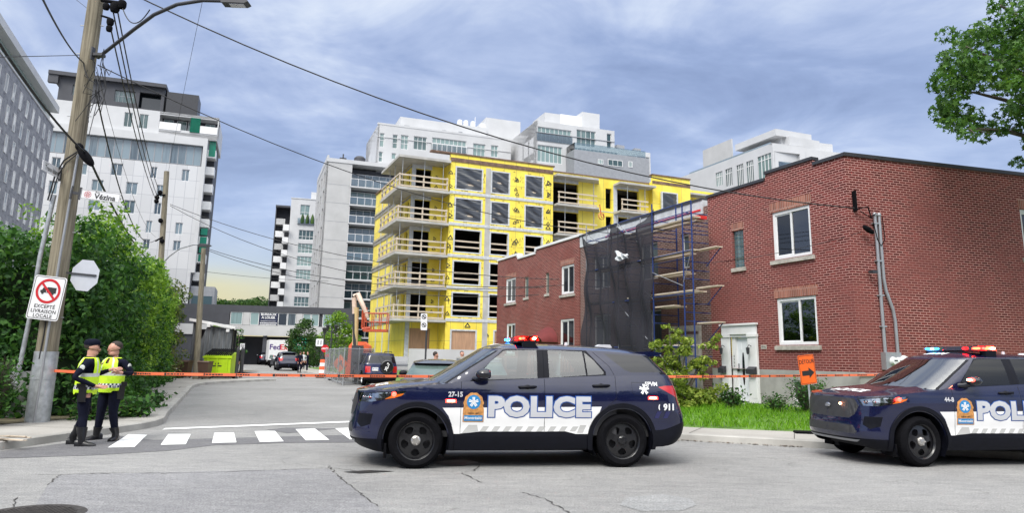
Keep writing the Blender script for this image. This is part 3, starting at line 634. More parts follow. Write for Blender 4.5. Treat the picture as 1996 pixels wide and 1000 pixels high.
# --- wheel (axis along y, outer face towards -y)
def wheel_parts(parent, x, y, r, wd, side, hub, steer=0., rimr=.255):
    w_ = thing_child('wheel', parent, (x, y, r), steer)
    Mx = RX(math.pi / 2) if side < 0 else RX(-math.pi / 2); ri = rimr
    prof = [(ri, -wd / 2 + .012), (ri + .012, -wd / 2), (r - .055, -wd / 2 - .012), (r - .018, -wd / 2 + .012), (r - .004, -wd / 2 + .035), (r, -wd / 2 + .06), (r, wd / 2 - .06), (r - .004, wd / 2 - .035), (r - .018, wd / 2 - .012), (r - .055, wd / 2 + .012), (ri + .012, wd / 2), (ri, wd / 2 - .012)]
    mb = MB(); mb.lathe(prof, 56, Mx)
    for k in range(60):
        a = 2 * math.pi * k / 60
        for q in (-1, 1): mb.box(r - .004, r + .003, -.007, .007, q * .02 if q > 0 else -.085, .085 if q > 0 else -.02, Mx @ RZ(a + q * .02))
    obj('tyre', mb, MATS['rubber'], w_, 40)
    mb = MB(); o_ = wd / 2
    mb.lathe([(ri + .004, -o_ + .02), (ri - .008, -o_ + .03), (ri - .012, o_ - .03), (ri - .002, o_ - .012), (ri + .008, o_ - .004), (ri + .006, o_ - .014)][::-1], 48, Mx)
    # disc with five windows
    R0 = ri - .012; holes = []; n5 = 5
    for k in range(n5):
        a0 = 2 * math.pi * (k + .5) / n5 + math.pi / 2; P_ = []
        for j in range(14):
            u = 2 * math.pi * j / 14; rr_ = .655 * R0 + .215 * R0 * math.sin(u); aa = a0 + .40 * math.cos(u) * (1.0 if math.sin(u) > 0 else .8); P_.append((rr_ * math.cos(aa), rr_ * math.sin(aa)))
        holes.append(P_)
    pm = MB(); panel(pm, [(R0 * math.cos(2 * math.pi * j / 40), R0 * math.sin(2 * math.pi * j / 40)) for j in range(40)], holes, 0, .03)
    def zoff(p_): q = math.hypot(p_[0], p_[2]) / R0; return -.030 - .03 * math.cos(min(1, abs(q - .38) / .62) * math.pi / 2)
    S = -1 if side < 0 else 1; D_ = o_ - .05
    vs_ = [(p_[0], (D_ * -1 + p_[1] + zoff(p_) * 0 - .02 * (1 - abs(2 * min(1, math.hypot(p_[0], p_[2]) / R0) - 1))) * (1 if side < 0 else -1), p_[2]) for p_ in pm.v]
    mb.add(vs_, [f if side < 0 else f[::-1] for f in pm.f])
    rim = obj('rim', mb, MATS['steel_black'], w_, 30)
    hb = MB(); hb.lathe([(.0, D_ + .055), (.045, D_ + .052), (.066, D_ + .035), (.072, D_ + .01), (.072, D_ - .02)], 24, Mx)
    for k in range(5): a = 2 * math.pi * k / 5; hb.lathe([(0, D_ + .06), (.011, D_ + .058), (.013, D_ + .03)], 8, Mx @ T((.05 * math.cos(a), .05 * math.sin(a), 0)))
    obj('hub_cap', hb, MATS['hub_silver' if hub else 'steel_black'], w_, 30)
    db = MB(); db.lathe([(0, D_ - .09), (R0 * .92, D_ - .09), (R0 * .92, D_ - .12), (0, D_ - .12)], 24, Mx); obj('brake_disc', db, MATS['seat_dark'], w_)
    return w_
def thing_child(name, parent, loc, rz=0.):
    o = bpy.data.objects.new(name, None); col.objects.link(o); o.parent = parent; o.location = loc; o.rotation_euler = (0, 0, rz); o.empty_display_size = .1; return o
def arc(cx, cz, r, a0, a1, n=24): return [(cx + r * math.cos(R(a0 + (a1 - a0) * i / n)), cz + r * math.sin(R(a0 + (a1 - a0) * i / n))) for i in range(n + 1)]
def band(mb, shell, ptsA, ptsB, offA, offB, side):
    n = len(ptsA); V = [tuple(shell.p(shell.sx(*p_), p_[1], offA, side)) for p_ in ptsA] + [tuple(shell.p(shell.sx(*p_), p_[1], offB, side)) for p_ in ptsB]
    return mb.add(V, [((i, i + 1, n + i + 1, n + i) if side < 0 else (i, n + i, n + i + 1, i + 1)) for i in range(n - 1)])
def decal(shell, V2, F2, off, side=-1, flip=False):
    """flat (x, z) artwork laid on the body side, cut fine enough to follow it"""
    bm = bmesh.new(); vv_ = [bm.verts.new((x, 0, z)) for x, z in V2]
    for f in F2:
        try: bm.faces.new([vv_[i] for i in f])
        except ValueError: pass
    x0 = min(v[0] for v in V2); x1 = max(v[0] for v in V2); z0 = min(v[1] for v in V2); z1 = max(v[1] for v in V2)
    for ax, a0, a1, st in (((1, 0, 0), x0, x1, .09), ((0, 0, 1), z0, z1, .05)):
        k = a0 + st
        while k < a1: bmesh.ops.bisect_plane(bm, geom=bm.verts[:] + bm.edges[:] + bm.faces[:], plane_co=Vector(ax) * k, plane_no=ax, dist=1e-6); k += st
    bmesh.ops.triangulate(bm, faces=bm.faces[:]); bm.verts.index_update(); mb = MB()
    mb.add([shell.p(shell.sx(v.co.x, v.co.z), v.co.z, off, side) for v in bm.verts], [tuple(v.index for v in f.verts) for f in bm.faces]); bm.free(); return mb
def tdecal(shell, s, size, x, z, off, bold=0., side=-1, sx=1., spacing=1., align='CENTER'):
    v, f = text_mesh(s, size, bold, align, 0, sx, spacing); k = 1 if side < 0 else -1
    return decal(shell, [(x + k * a, z + b_) for a, b_, _ in v], f, off, side)
def gap(mb, shell, P, side, r_=.0035):
    pts = []
    for a, b in zip(P, P[1:]):
        a, b = Vector(a), Vector(b); n = max(1, int((b - a).length / .08)); pts += [a.lerp(b, i / n) for i in range(n)]
    pts.append(Vector(P[-1])); mb.tube([shell.p(shell.sx(q.x, q.y), q.y, .0, side) for q in pts], r_, 4)
# --- the big police SUV
K = .98
LOW = Shell(xf=[(.20, -.74), (.30, -.88), (.42, -.965), (.55, -.975), (.62, -.95), (.75, -.945), (.95, -.915), (1.05, -.88), (1.2, -.84)],
            xr=[(.25, 3.93), (.42, 4.10), (.60, 4.15), (.75, 4.12), (.95, 4.04), (1.1, 4.02), (1.25, 3.96), (1.4, 3.88)],
            wz=[(.18, .90), (.34, .95), (.44, .965), (.55, .955), (.72, .982), (.92, .995), (1.04, .992), (1.13, .972), (1.22, .945), (1.34, .905), (1.5, .85)],
            wx=[(-.9, .965), (-.2, .985), (.5, .985), (1., 1.), (2.3, 1.), (3.1, .995), (3.9, .955)], Rf=.62, nf=2.9, Rr=.42, nr=3.4)
ZT = [(-.95, 1.035), (-.6, 1.07), (-.2, 1.105), (.3, 1.155), (.6, 1.195), (1., 1.215), (1.8, 1.255), (2.7, 1.30), (3.3, 1.325), (4., 1.33)]
GRN = Shell(xf=[(1.1, .06), (1.2, .20), (1.68, .98), (1.8, 1.15)], xr=[(1.25, 3.95), (1.35, 3.90), (1.62, 3.62), (1.8, 3.42)],
            wz=[(1.1, .945), (1.22, .92), (1.34, .885), (1.5, .835), (1.66, .765), (1.8, .70)], wx=[(-1, 1), (.6, 1.), (1., 1.), (2.7, 1.), (3.8, .955)], Rf=.34, nf=2.3, Rr=.30, nr=3., wn=.85)
ZR = [(.8, 1.675), (1.3, 1.69), (2.1, 1.695), (2.9, 1.67), (3.3, 1.645), (3.8, 1.625)]
def fix_top(sh, T_, q, z0=1.2):
    z = z0
    for _ in range(5): z = li(T_, sh.xy(q, z)[0])
    return z
def outline(sh, T_top, zb, n=60, zmax=None):
    """closed outline of the unrolled half shell; zb(q) bottom"""
    z0 = zb(0.); O_ = []
    smn = lambda z: sh.smin(z) + .0005
    za = zb(-9); zt_f = fix_top(sh, T_top, sh.smin(1.0)); zt_b = fix_top(sh, T_top, sh.smax(1.3)); zbb = zb(9)
    s0, s1 = sh.smin(za), sh.smax(zbb)
    for i in range(n + 1): q = s0 + (s1 - s0) * i / n; O_.append((q, zb(sh.xy(q, za)[0])))
    for i in range(1, 8): z = zbb + (zt_b - zbb) * i / 8; O_.append((sh.smax(z), z))
    a, b = sh.smax(zt_b), sh.smin(zt_f)
    for i in range(n + 1): q = a + (b - a) * i / n; O_.append((q, fix_top(sh, T_top, q)))
    for i in range(7, 0, -1): z = za + (zt_f - za) * i / 8; O_.append((sh.smin(z), z))
    return O_
def fr(sh, q, z): return (sh.smin(z) + q, z)       # front point at girth q from the centreline
def rr_(sh, q, z): return (sh.smax(z) - q, z)
def fl(sh, P): return [(sh.sx(x, z), z) for x, z in P]
WB, WR = 3.025, .382
def police_suv(name, label, loc, rz, number, tint, group=None, steer=0., livery=True, hubs=(True, False), far=False):
    t = thing(name, label, 'police car' if livery else 'SUV', loc, rz, group); navy, black, white = MATS['paint_navy'], MATS['trim_black'], MATS['paint_white']
    zbf = lambda x: li([(-.99, .40), (-.84, .28), (-.5, .215), (0, .24), (3., .27), (3.7, .29), (3.95, .34), (4.15, .42)], x)
    O_ = outline(LOW, ZT, zbf)
    ar = .455; arch = [fl(LOW, arc(cx, WR, ar, -35, 215, 30)) for cx in (0, WB)]
    arch = [a + [(a[-1][0], .0), (a[0][0], .0)] for a in arch]
    head = fl(LOW, [(-.765, 1.02), (-.60, 1.045), (-.16, 1.06), (-.22, 1.0), (-.32, .965), (-.68, .905)])
    head = [fr(LOW, .60, 1.02)] + [(x, z) for x, z in head[1:-1]] + [fl(LOW, [(-.66, .905)])[0], fr(LOW, .70, .905)]
    grille = [fr(LOW, .0, 1.015), fr(LOW, .56, 1.012), fr(LOW, .66, .90), fr(LOW, .60, .765), fr(LOW, .50, .705), fr(LOW, .0, .70)]
    intake = [fr(LOW, .76, .745), fr(LOW, 1.02, .745), fr(LOW, 1.00, .60), fr(LOW, .86, .555), fr(LOW, .74, .62)]
    slot = [fr(LOW, .0, .60), fr(LOW, .58, .60), fr(LOW, .66, .50), fr(LOW, .62, .47), fr(LOW, .0, .47)]
    tail = fl(LOW, [(3.60, 1.155), (3.70, 1.175), (3.93, 1.175)]) + [rr_(LOW, .52, 1.17), rr_(LOW, .55, .93)] + fl(LOW, [(3.94, .88), (3.90, 1.0), (3.76, 1.07)])
    d1 = [(.62, .44), (.62, 1.3), (1.835, 1.35), (1.84, .44)]; d2 = [(1.845, .44), (1.845, 1.35), (2.93, 1.4), (2.93, .98), (2.82, .90), (2.62, .72), (2.56, .44)]
    regions = [(None, arch[0]), (None, arch[1]), ('headlight', head), ('grille', grille), ('air_intake', intake), ('lower_grille', slot), ('tail_light', tail), ('front_door', fl(LOW, d1)), ('rear_door', fl(LOW, d2))]
    zones = [(1, fl(LOW, [(.2, .0), (.2, .475), (.62, .475), (.78, .49), (.9, .505), (1.84, .505), (2.15, .51), (2.3, .475), (2.9, .475), (2.9, .0)])),
             (1, [fr(LOW, 0, .0), fr(LOW, 0, .40)] + fl(LOW, [(-.6, .405), (-.1, .41), (-.1, .0)])),
             (1, fl(LOW, [(3.3, .0), (3.3, .50), (3.70, .54), (3.96, .63)]) + [rr_(LOW, 0, .70), rr_(LOW, 0, .0)])]
    if livery:
        zones.append((2, fl(LOW, [(.36, .835), (.45, .835), (2.70, .865), (2.62, .66), (2.55, .47), (2.3, .475), (2.15, .51), (1.84, .505), (.9, .505), (.78, .49), (.62, .475), (.50, .47), (.50, .60), (.45, .72)])))
    S = skin(LOW, O_, regions, zones, .11 if far else .055)
    bm1 = [S[('body', -1)], S[('body', 1)]]
    # hood
    xfz = lambda t_: LOW.xa(1.05) - LOW.Rf * max(0, 1 - abs(t_) ** 2.9) ** (1 / 2.9)
    gx = lambda t_: GRN.xa(1.2) - GRN.Rf * max(0, 1 - abs(t_) ** 2.3) ** (1 / 2.3) + .06
    def hz(x, t_, a, b): return li(ZT, x) + .055 * (1 - abs(t_) ** 2.4) * max(0, min(1, a / .5)) ** .7 + .018 * math.exp(-((abs(t_) - .62) / .10) ** 2) * min(1, a / .4)
    hood = columns(xfz, gx, lambda x: LOW.w(max(x, LOW.xa(1.1)), li(ZT, x)), hz, 30, 18)
    # greenhouse
    zg = lambda x: li(ZT, x) - .004
    O2 = outline(GRN, ZR, zg)
    fd_ = [(.70, 1.235), (.985, 1.60), (1.06, 1.655), (1.15, 1.662), (1.765, 1.672), (1.765, 1.268)]
    fd_ = [(.80, 1.225), (1.06, 1.50), (1.25, 1.648), (1.33, 1.662), (1.755, 1.672), (1.745, 1.262)]
    rd_ = [(1.925, 1.272), (1.925, 1.674), (2.46, 1.662), (2.49, 1.312)]; rv_ = [(2.515, 1.314), (2.49, 1.655), (2.63, 1.53), (2.765, 1.365), (2.76, 1.33)]
    qw_ = [(2.80, 1.640), (3.42, 1.618), (3.82, 1.375), (3.20, 1.365), (3.10, 1.40)]
    ws = [(GRN.smin(z) + .002, z) for z in (1.11, 1.2, 1.3, 1.4, 1.5, 1.6, 1.652)] + [(GRN.xa(z) - (.15 if z > 1.3 else .14), z) for z in (1.652, 1.6, 1.5, 1.4, 1.3, 1.2, 1.11)]
    rw = [(GRN.smax(z) - .002, z) for z in (1.345, 1.45, 1.55, 1.60)] + [(GRN.xb(z) + .20, z) for z in (1.60, 1.55, 1.45, 1.345)]
    # keep side panes off the corner arcs
    R2 = [('windshield', ws), ('rear_window', rw), ('front_window', fl(GRN, fd_)), ('rear_side_window', fl(GRN, rd_)), ('vent_window', fl(GRN, rv_)), ('quarter_window', fl(GRN, qw_))]
    Z2 = [(1, fl(GRN, [(.74, 1.20), (1.24, 1.666), (1.33, 1.677), (2.52, 1.679), (2.80, 1.37), (2.80, 1.315), (1.83, 1.266), (.74, 1.205)])), (1, [(GRN.xb(z) + .08, z) for z in (1.34, 1.45, 1.62)] + [(GRN.xb(z) + .27, z) for z in (1.62, 1.45, 1.34)]),
          (1, [(a - .03 if i < 7 else a + .05, z) for i, (a, z) in enumerate(ws)])]
    S2 = skin(GRN, O2, R2, Z2, .11 if far else .06)
    rfx = lambda t_: GRN.xa(1.68) - GRN.Rf * max(0, 1 - abs(t_) ** 2.3) ** (1 / 2.3); rbx = lambda t_: GRN.xb(1.635) + GRN.Rr * max(0, 1 - abs(t_) ** 3) ** (1 / 3)
    roof = columns(rfx, rbx, lambda x: GRN.w(x, li(ZR, x)), lambda x, t_, a, b: li(ZR, x) + .085 * (1 - abs(t_) ** 2.6) * max(0, min(1, a / .35)) ** .6 * max(0, min(1, b / .3)) ** .7, 24, 22)
    spo = MB(); spo.prism([(3.2, 1.655), (3.60, 1.690), (3.80, 1.668), (3.79, 1.645), (3.55, 1.60)], -.62, .62, 'y')
    g = MB()
    for sd in (-1, 1):
        for P_ in ([(.62, .46), (.62, 1.20)], [(1.842, .46), (1.842, 1.255)], [(2.93, 1.31), (2.925, .98), (2.83, .90), (2.66, .76)], [(.62, .475), (.78, .49), (.9, .505), (1.84, .505), (2.15, .51), (2.3, .475)]): gap(g, LOW, P_, sd)
        gap(g, LOW, [(3.18, 1.22), (3.42, 1.22), (3.42, 1.04), (3.22, 1.03), (3.18, 1.08), (3.18, 1.22)], sd, .0025)
        gap(g, GRN, [(1.845, 1.27), (1.85, 1.67)], sd); gap(g, GRN, [(2.93, 1.32), (2.86, 1.45), (2.62, 1.66)], sd, .003)
    for q in g.f: g.m[0:0] = []
    g.m = [1] * len(g.f); spo.m = [0] * len(spo.f)
    ub = MB(); ub.mi = 1; ub.box(-.55, 3.7, -.55, .55, .24, .36); ub.box(.5, 2.5, -.86, .86, .235, .40)
    for x0 in (0, WB):                              # wheel wells
        for sd in (-1, 1):
            A_ = arc(x0, WR, ar + .004, -30, 210, 16); V_ = [(x, sd * .95, z) for x, z in A_] + [(x, sd * .55, z) for x, z in A_]; n = len(A_)
            ub.add(V_, [(i, n + i, n + i + 1, i + 1) for i in range(n - 1)]); ub.add([(x, sd * .55, z) for x, z in A_], [tuple(range(n))])
    body = obj('body', merge(*bm1, hood, S2[('body', -1)], S2[('body', 1)], roof, spo, g, ub), [navy, black, white], t, 35)
    dm = [navy, black, white]
    for nm in ('front_door', 'rear_door'):
        for sd in (-1, 1):
            d = obj(nm, S[(nm, sd)], dm, t, 40)
            hx = 1.585 if nm == 'front_door' else 2.70; hz_ = 1.135 if nm == 'front_door' else 1.165; hb = MB()
            y0 = LOW.w(hx, hz_); hb.tube([(hx - .13, sd * (y0 - .01), hz_), (hx - .11, sd * (y0 + .035), hz_), (hx + .10, sd * (y0 + .038), hz_ + .006), (hx + .13, sd * (y0 + .0), hz_ + .006)], [.014, .019, .019, .014], 8)
            hb.ball((hx + .0, sd * (y0 - .0), hz_ - .004), (.05, .012, .038), 12); obj('handle', hb, black, d, 60)
            nm2 = 'front_window' if nm == 'front_door' else 'rear_side_window'
            obj(nm2, S2[(nm2, sd)], MATS['car_glass_dark' if tint else 'car_glass'], d, 60)
            if nm == 'rear_door': obj('vent_window', S2[('vent_window', sd)], MATS['car_glass_dark' if tint else 'car_glass'], d, 60)
    for sd in (-1, 1): obj('quarter_window', S2[('quarter_window', sd)], MATS['gloss_black'], t, 60)
    obj('windshield', merge(S2[('windshield', -1)], S2[('windshield', 1)]), MATS['windshield_glass'], t, 60)
    obj('rear_window', merge(S2[('rear_window', -1)], S2[('rear_window', 1)]), MATS['gloss_black'], t, 60)
    gr = obj('grille', merge(S[('grille', -1)], S[('grille', 1)]), MATS['grille_mesh'], t, 60)
    ba = MB(); ba.ball((0, 0, 0), (.012, .075, .032), 16, T((LOW.xf and LOW.xa(.88) - LOW.Rf - .008, 0, .88))); obj('badge', ba, MATS['plastic_silver'], gr, 60)
    br_ = MB(); br_.lathe([(.062, 0), (.074, .006), (.062, .012)], 20, T((LOW.xa(.88) - LOW.Rf - .012, 0, .88)) @ RY(-math.pi / 2) @ Matrix.Diagonal((.45, 1, 1, 1))); obj('badge_ring', br_, MATS['chrome'], gr, 60)
    obj('lower_grille', merge(S[('lower_grille', -1)], S[('lower_grille', 1)]), MATS['grille_mesh'], t, 60)
    sp = MB()
    for sd in (-1, 1): band(sp, LOW, [LOWx(fr(LOW, q, .385)) for q in (0, .2, .4, .6, .68)], [LOWx(fr(LOW, q, .345)) for q in (0, .2, .4, .55, .60)], .012, .006, sd)
    obj('skid_plate', sp, MATS['plastic_silver'], t)
    for sd in (-1, 1):
        obj('air_intake', S[('air_intake', sd)], black, t)
        hl = S[('headlight', sd)]; h_ = obj('headlight', hl, MATS['lens_clear'], t, 60)
        bk = MB(); bk.add([tuple(Vector(v) + Vector((.035, -sd * .03, 0))) for v in hl.v], hl.f); obj('reflector', bk, MATS['chrome'], h_)
        for q, r_ in ((.74, .034), (.86, .030)):
            a = LOW.p(*fr(LOW, q, .965), side=sd); pr = MB(); pr.ball(a + Vector((.03, -sd * .012, 0)), (.025, r_, r_), 14); obj('projector', pr, MATS['chrome'], h_, 60)
        am = MB(); am.add([tuple(LOW.p(LOW.sx(x, z), z, .002, sd)) for x, z in ((-.46, .945), (-.32, .968), (-.22, 1.0), (-.19, 1.03), (-.36, 1.0))], [(0, 1, 2, 3, 4)]); obj('indicator', am, MATS['lamp_amber'], h_)
        obj('tail_light', S[('tail_light', sd)], MATS['lamp_red'], t, 60)
        for cx in (0, WB):
            ft = MB(); A_ = arc(cx, WR, ar - .004, -16, 196, 34); B_ = arc(cx, WR, ar + .018, -16, 196, 34); C_ = arc(cx, WR, ar + .078, -14, 194, 34); D_ = arc(cx, WR, ar + .084, -14, 194, 34)
            band(ft, LOW, A_, B_, -.07, .024, sd); band(ft, LOW, B_, C_, .024, .020, sd); band(ft, LOW, C_, D_, .020, -.002, sd); obj('wheel_arch_trim', ft, black, t, 50)
        # mirror
        mb = MB(); y0 = GRN.w(.9, 1.25); mb.tube([(.80, sd * (y0 - .03), 1.235), (.86, sd * (y0 + .05), 1.245), (.90, sd * (y0 + .12), 1.27)], [.045, .04, .04], 8)
        V_ = len(mb.v); mb.ball((.93, sd * (y0 + .17), 1.315), (.125, .115, .078), 18)
        mb.v = [(x + .03, y, z) if False else (min(x, 1.02), y, max(z, 1.235)) if i >= V_ else (x, y, z) for i, (x, y, z) in enumerate(mb.v)]
        mr = obj('side_mirror', mb, MATS['gloss_black'], t, 50)
        mg = MB(); mg.ball((1.021, sd * (y0 + .17), 1.315), (.004, .075, .055), 14); obj('mirror_glass', mg, MATS['chrome'], mr, 60)
        if tint and sd < 0:
            ml = MB(); ml.ball((.83, sd * (y0 + .20), 1.335), (.035, .06, .018), 12); obj('warning_led', ml, MATS['led_core'], mr, 60); ml = MB(); ml.ball((.845, sd * (y0 + .20), 1.333), (.035, .08, .034), 12); obj('warning_lens', ml, MATS['led_red'], mr, 60)
        for cx, h_b, st_ in ((0, hubs[0], steer), (WB, hubs[1], 0)): wheel_parts(t, cx, sd * .845, WR, .245, sd, h_b, st_)
        wp = MB(); wp.tube([(.30, sd * .1 - .0, 1.235), (.50, sd * .45, 1.262), (.62, sd * .62, 1.30)], .008, 5); obj('wiper', wp, black, t)
    # cabin
    ci = MB(); ci.box(.35, 3.6, -.80, .80, .42, .5); ci.prism([(.30, .6), (.30, 1.19), (.55, 1.215), (.80, 1.17), (.80, .6)], -.78, .78, 'y'); ci.box(2.9, 3.55, -.80, .80, .5, 1.15); ci.box(.6, 2.95, -.90, -.84, .45, 1.16); ci.box(.6, 2.95, .84, .90, .45, 1.16)
    cb = obj('cabin', ci, MATS['cabin'], t)
    for yy in (-.38, .38):
        se = MB(); se.prism([(1.35, .62), (1.30, .78), (1.78, .72), (2.02, 1.30), (2.10, 1.30), (2.0, .62)], yy - .25, yy + .25, 'y'); se.prism([(1.98, 1.33), (1.96, 1.50), (2.05, 1.52), (2.10, 1.34)], yy - .13, yy + .13, 'y'); obj('seat', se, MATS['seat_dark'], t, 40)
    sw = MB(); sw.tube([(.98 + .06 * math.sin(a) * .5, -.38 + .18 * math.cos(a), 1.12 + .17 * math.sin(a)) for a in [2 * math.pi * i / 20 for i in range(21)]], .014, 6); obj('steering_wheel', sw, MATS['seat_dark'], t, 60)
    pt = MB()
    for i in range(13): x = 2.0 + i * .055; pt.box(x, x + .014, .835, .845, 1.2, 1.60)
    pt.box(2.12, 2.15, -.72, .72, .6, 1.3); pt.box(2.12, 2.15, -.70, .70, 1.55, 1.62)
    for i in range(22): y_ = -.68 + i * .065; pt.box(2.13, 2.142, y_, y_ + .012, 1.3, 1.55)
    obj('partition', pt, MATS['decal_silver'], t)
    if not livery: return t
    # roof light bar
    lb = thing_child('light_bar', t, (1.66, 0, 0)); zt_ = 1.785
    mb = MB(); mb.prism([(-.17, zt_), (-.15, zt_ + .028), (.15, zt_ + .028), (.17, zt_)], -.62, .62, 'y'); mb.box(-.05, .05, -.56, -.50, 1.71, zt_); mb.box(-.05, .05, .50, .56, 1.71, zt_); mb.box(-.1, .1, -.68, -.60, 1.70, zt_ + .01); mb.box(-.1, .1, .60, .68, 1.70, zt_ + .01); obj('base', mb, black, lb)
    mb = MB(); mb.prism([(-.165, zt_ + .03), (-.13, zt_ + .098), (.13, zt_ + .098), (.165, zt_ + .03)], -.615, .2, 'y'); obj('red_lens', mb, MATS['lens_red'], lb)
    mb = MB(); mb.prism([(-.165, zt_ + .03), (-.13, zt_ + .098), (.13, zt_ + .098), (.165, zt_ + .03)], .205, .615, 'y'); obj('clear_lens', mb, MATS['lens_clear'], lb)
    for (x, y, l, mm) in ((-.10, -.50, .16, 'led_core'), (.10, -.50, .16, 'led_core'), (-.12, -.28, .1, 'led_red'), (.12, -.30, .1, 'led_red'), (-.08, -.60, .08, 'led_red'), (.09, -.605, .12, 'led_core'), (-.12, .50, .16, 'led_bluecore'), (-.15, .36, .1, 'led_blue'), (-.16, .55, .1, 'led_blue')):
        mb = MB(); mb.ball((x, y, zt_ + .062), (.028, l / 2 + .02, .020), 10); obj('led_module', mb, MATS[mm], lb, 60)
    # small flashing lamps on the body
    def led(x, z, l, h, glow='led_core'):
        mb = decal(LOW, [(x - l / 2, z - h / 2), (x + l / 2, z - h / 2), (x + l / 2, z + h / 2), (x - l / 2, z + h / 2)], [(0, 1, 2, 3)], .012); mb2 = decal(LOW, [(x - l * .75, z - h), (x + l * .75, z - h), (x + l * .75, z + h), (x - l * .75, z + h)], [(0, 1, 2, 3)], .008)
        o = obj('warning_light', mb2, MATS['led_red'], t); obj('led_core', mb, MATS[glow], o)
    led(3.50, .995, .10, .022)
    if not tint: led(.475, .93, .10, .022)
    hl = MB(); hl.ball(LOW.p(LOW.sx(-.33, 1.015), 1.015, -.005), .022, 12); obj('warning_light', hl, MATS['led_core'], t, 60); hl = MB(); hl.ball(LOW.p(LOW.sx(-.33, 1.015), 1.015, -.012), .036, 12); obj('warning_lens', hl, MATS['led_red'], t, 60)
    if tint: hl = MB(); hl.ball(LOW.p(*fr(LOW, .30, .915), .0), (.012, .028, .018), 12); obj('warning_light', hl, MATS['led_core'], t, 60)
    # livery artwork
    for sd in (-1,):
        obj('police_lettering_edge', tdecal(LOW, 'POLICE', .375, 1.765, .845, .0035, .033, sd, 1.2, 1.04), MATS['decal_blue'], t)
        obj('police_lettering', tdecal(LOW, 'POLICE', .375, 1.765, .845, .006, .020, sd, 1.2, 1.04), MATS['decal_silver'], t)
        obj('unit_number', tdecal(LOW, number, .095, .54, 1.02, .004, .003, sd, .95), MATS['decal_silver'], t)
        st = []
        def para(x0, x1, z0, z1, sk): return [(x0, z0), (x1, z0), (x1 + sk, z1), (x0 + sk, z1)]
        mbs = [decal(LOW, para(x, x + .085, .512, .580, .05), [(0, 1, 2, 3)], .003, sd) for x in [.90 + .165 * i for i in range(9)]] + [decal(LOW, para(2.33, 2.42, .49, .60, .05), [(0, 1, 2, 3)], .003, sd), decal(LOW, [(.64, .482), (.88, .512), (.86, .60), (.74, .60)], [(0, 1, 2, 3)], .003, sd)]
        obj('reflective_stripes', merge(*mbs), MATS['decal_grey'], t)
        mbs = [decal(LOW, para(x, x + .07, .70, .80, .05), [(0, 1, 2, 3)], .003, sd) for x in (3.52, 3.66)]; obj('reflective_stripes', merge(*mbs), MATS['navy_stripe'], t)
        # crest: gold wreath, blue disc, white star of chevrons, banner, city plate
        cx, cz = .80, .905; n = 40; P_ = []
        for i in range(n): a = 2 * math.pi * i / n; r_ = .142 + .006 * math.cos(a * 10); P_.append((cx + r_ * math.cos(a), cz + r_ * 1.02 * math.sin(a)))
        cr = decal(LOW, P_, [tuple(range(n))], .004, sd); cr2 = decal(LOW, [(cx - .15, cz - .265), (cx + .15, cz - .265), (cx + .15, cz - .09), (cx + .125, cz + .0), (cx - .125, cz + .0), (cx - .15, cz - .09)], [tuple(range(6))], .0035, sd)
        ce = obj('crest', merge(cr, cr2), MATS['decal_gold'], t)
        di = decal(LOW, [(cx + .098 * math.cos(2 * math.pi * i / 32), cz + .014 + .098 * math.sin(2 * math.pi * i / 32)) for i in range(32)], [tuple(range(32))], .007, sd); obj('crest_disc', di, MATS['decal_sky'], ce)
        def star(cx, cz, r_, off):
            V_ = []; F_ = []
            for k in range(5):
                a = math.pi / 2 + 2 * math.pi * k / 5; u = (math.cos(a), math.sin(a)); v = (-u[1], u[0])
                for w0, w1 in ((-.26, -.04), (.04, .26)):
                    n = len(V_); V_ += [(cx + r_ * (u[0] * p_ + v[0] * q), cz + r_ * (u[1] * p_ + v[1] * q)) for p_, q in ((.02, w0 * .6), (.9, w0), (1., w1) if False else (.9, w1), (.02, w1 * .6))]; F_.append((n, n + 1, n + 2, n + 3))
            return decal(LOW, V_, F_, off, sd)
        obj('crest_star', star(cx, cz + .014, .076, .010), MATS['decal_white'], ce)
        obj('crest_text', tdecal(LOW, 'DEPUIS 1843', .030, cx, cz - .145, .007, .0005, sd), MATS['decal_dark'], ce)
        obj('city_plate', decal(LOW, [(cx - .135, cz - .25), (cx + .135, cz - .25), (cx + .135, cz - .17), (cx - .135, cz - .17)], [(0, 1, 2, 3)], .007, sd), MATS['decal_sky'], ce)
        obj('city_text', tdecal(LOW, 'Montréal', .058, cx - .02, cz - .208, .010, .001, sd), MATS['decal_white'], ce)
        rs = decal(LOW, [(cx + .105 + r_ * math.cos(2 * math.pi * i / 10), cz - .21 + r_ * math.sin(2 * math.pi * i / 10)) for r_ in (.020,) for i in range(10)], [tuple(range(10))], .010, sd); obj('city_rosette', rs, MATS['decal_silver'], ce)
        obj('force_name', tdecal(LOW, 'SPVM', .085, 3.49, 1.195, .005, .0015, sd), MATS['decal_white'], t); obj('force_star', star(3.37, 1.12, .085, .005), MATS['decal_white'], t)
        obj('emergency_number', tdecal(LOW, '911', .125, 3.76, .86, .005, .006, sd), MATS['decal_white'], t)
        obj('phone_symbol', merge(decal(LOW, [(3.62 + .034 * math.cos(R(a)) * (.45 if i > 6 else 1), .862 + .05 * math.sin(R(a)) * (.8 if i > 6 else 1)) for i, a in enumerate([110, 130, 150, 180, 210, 230, 250, 235, 205, 180, 155, 125])], [tuple(range(12))], .005, sd)), MATS['decal_white'], t)
    # lettering on hood and roof front
    v, f = text_mesh('POLICE', .24, .012, 'CENTER', 0, 1.1)
    def hoodp(y, x): tt = y / .93; return Vector((x, y, hz(x, tt, x - xfz(tt), 1) + .006))
    bmh = MB(); bmh.add([hoodp(-a, -.50 - b_) for a, b_, _ in v], f); obj('hood_lettering', bmh, MATS['decal_white'], t)
    v, f = text_mesh('SPVM', .19, .010, 'CENTER', 0, 1.1)
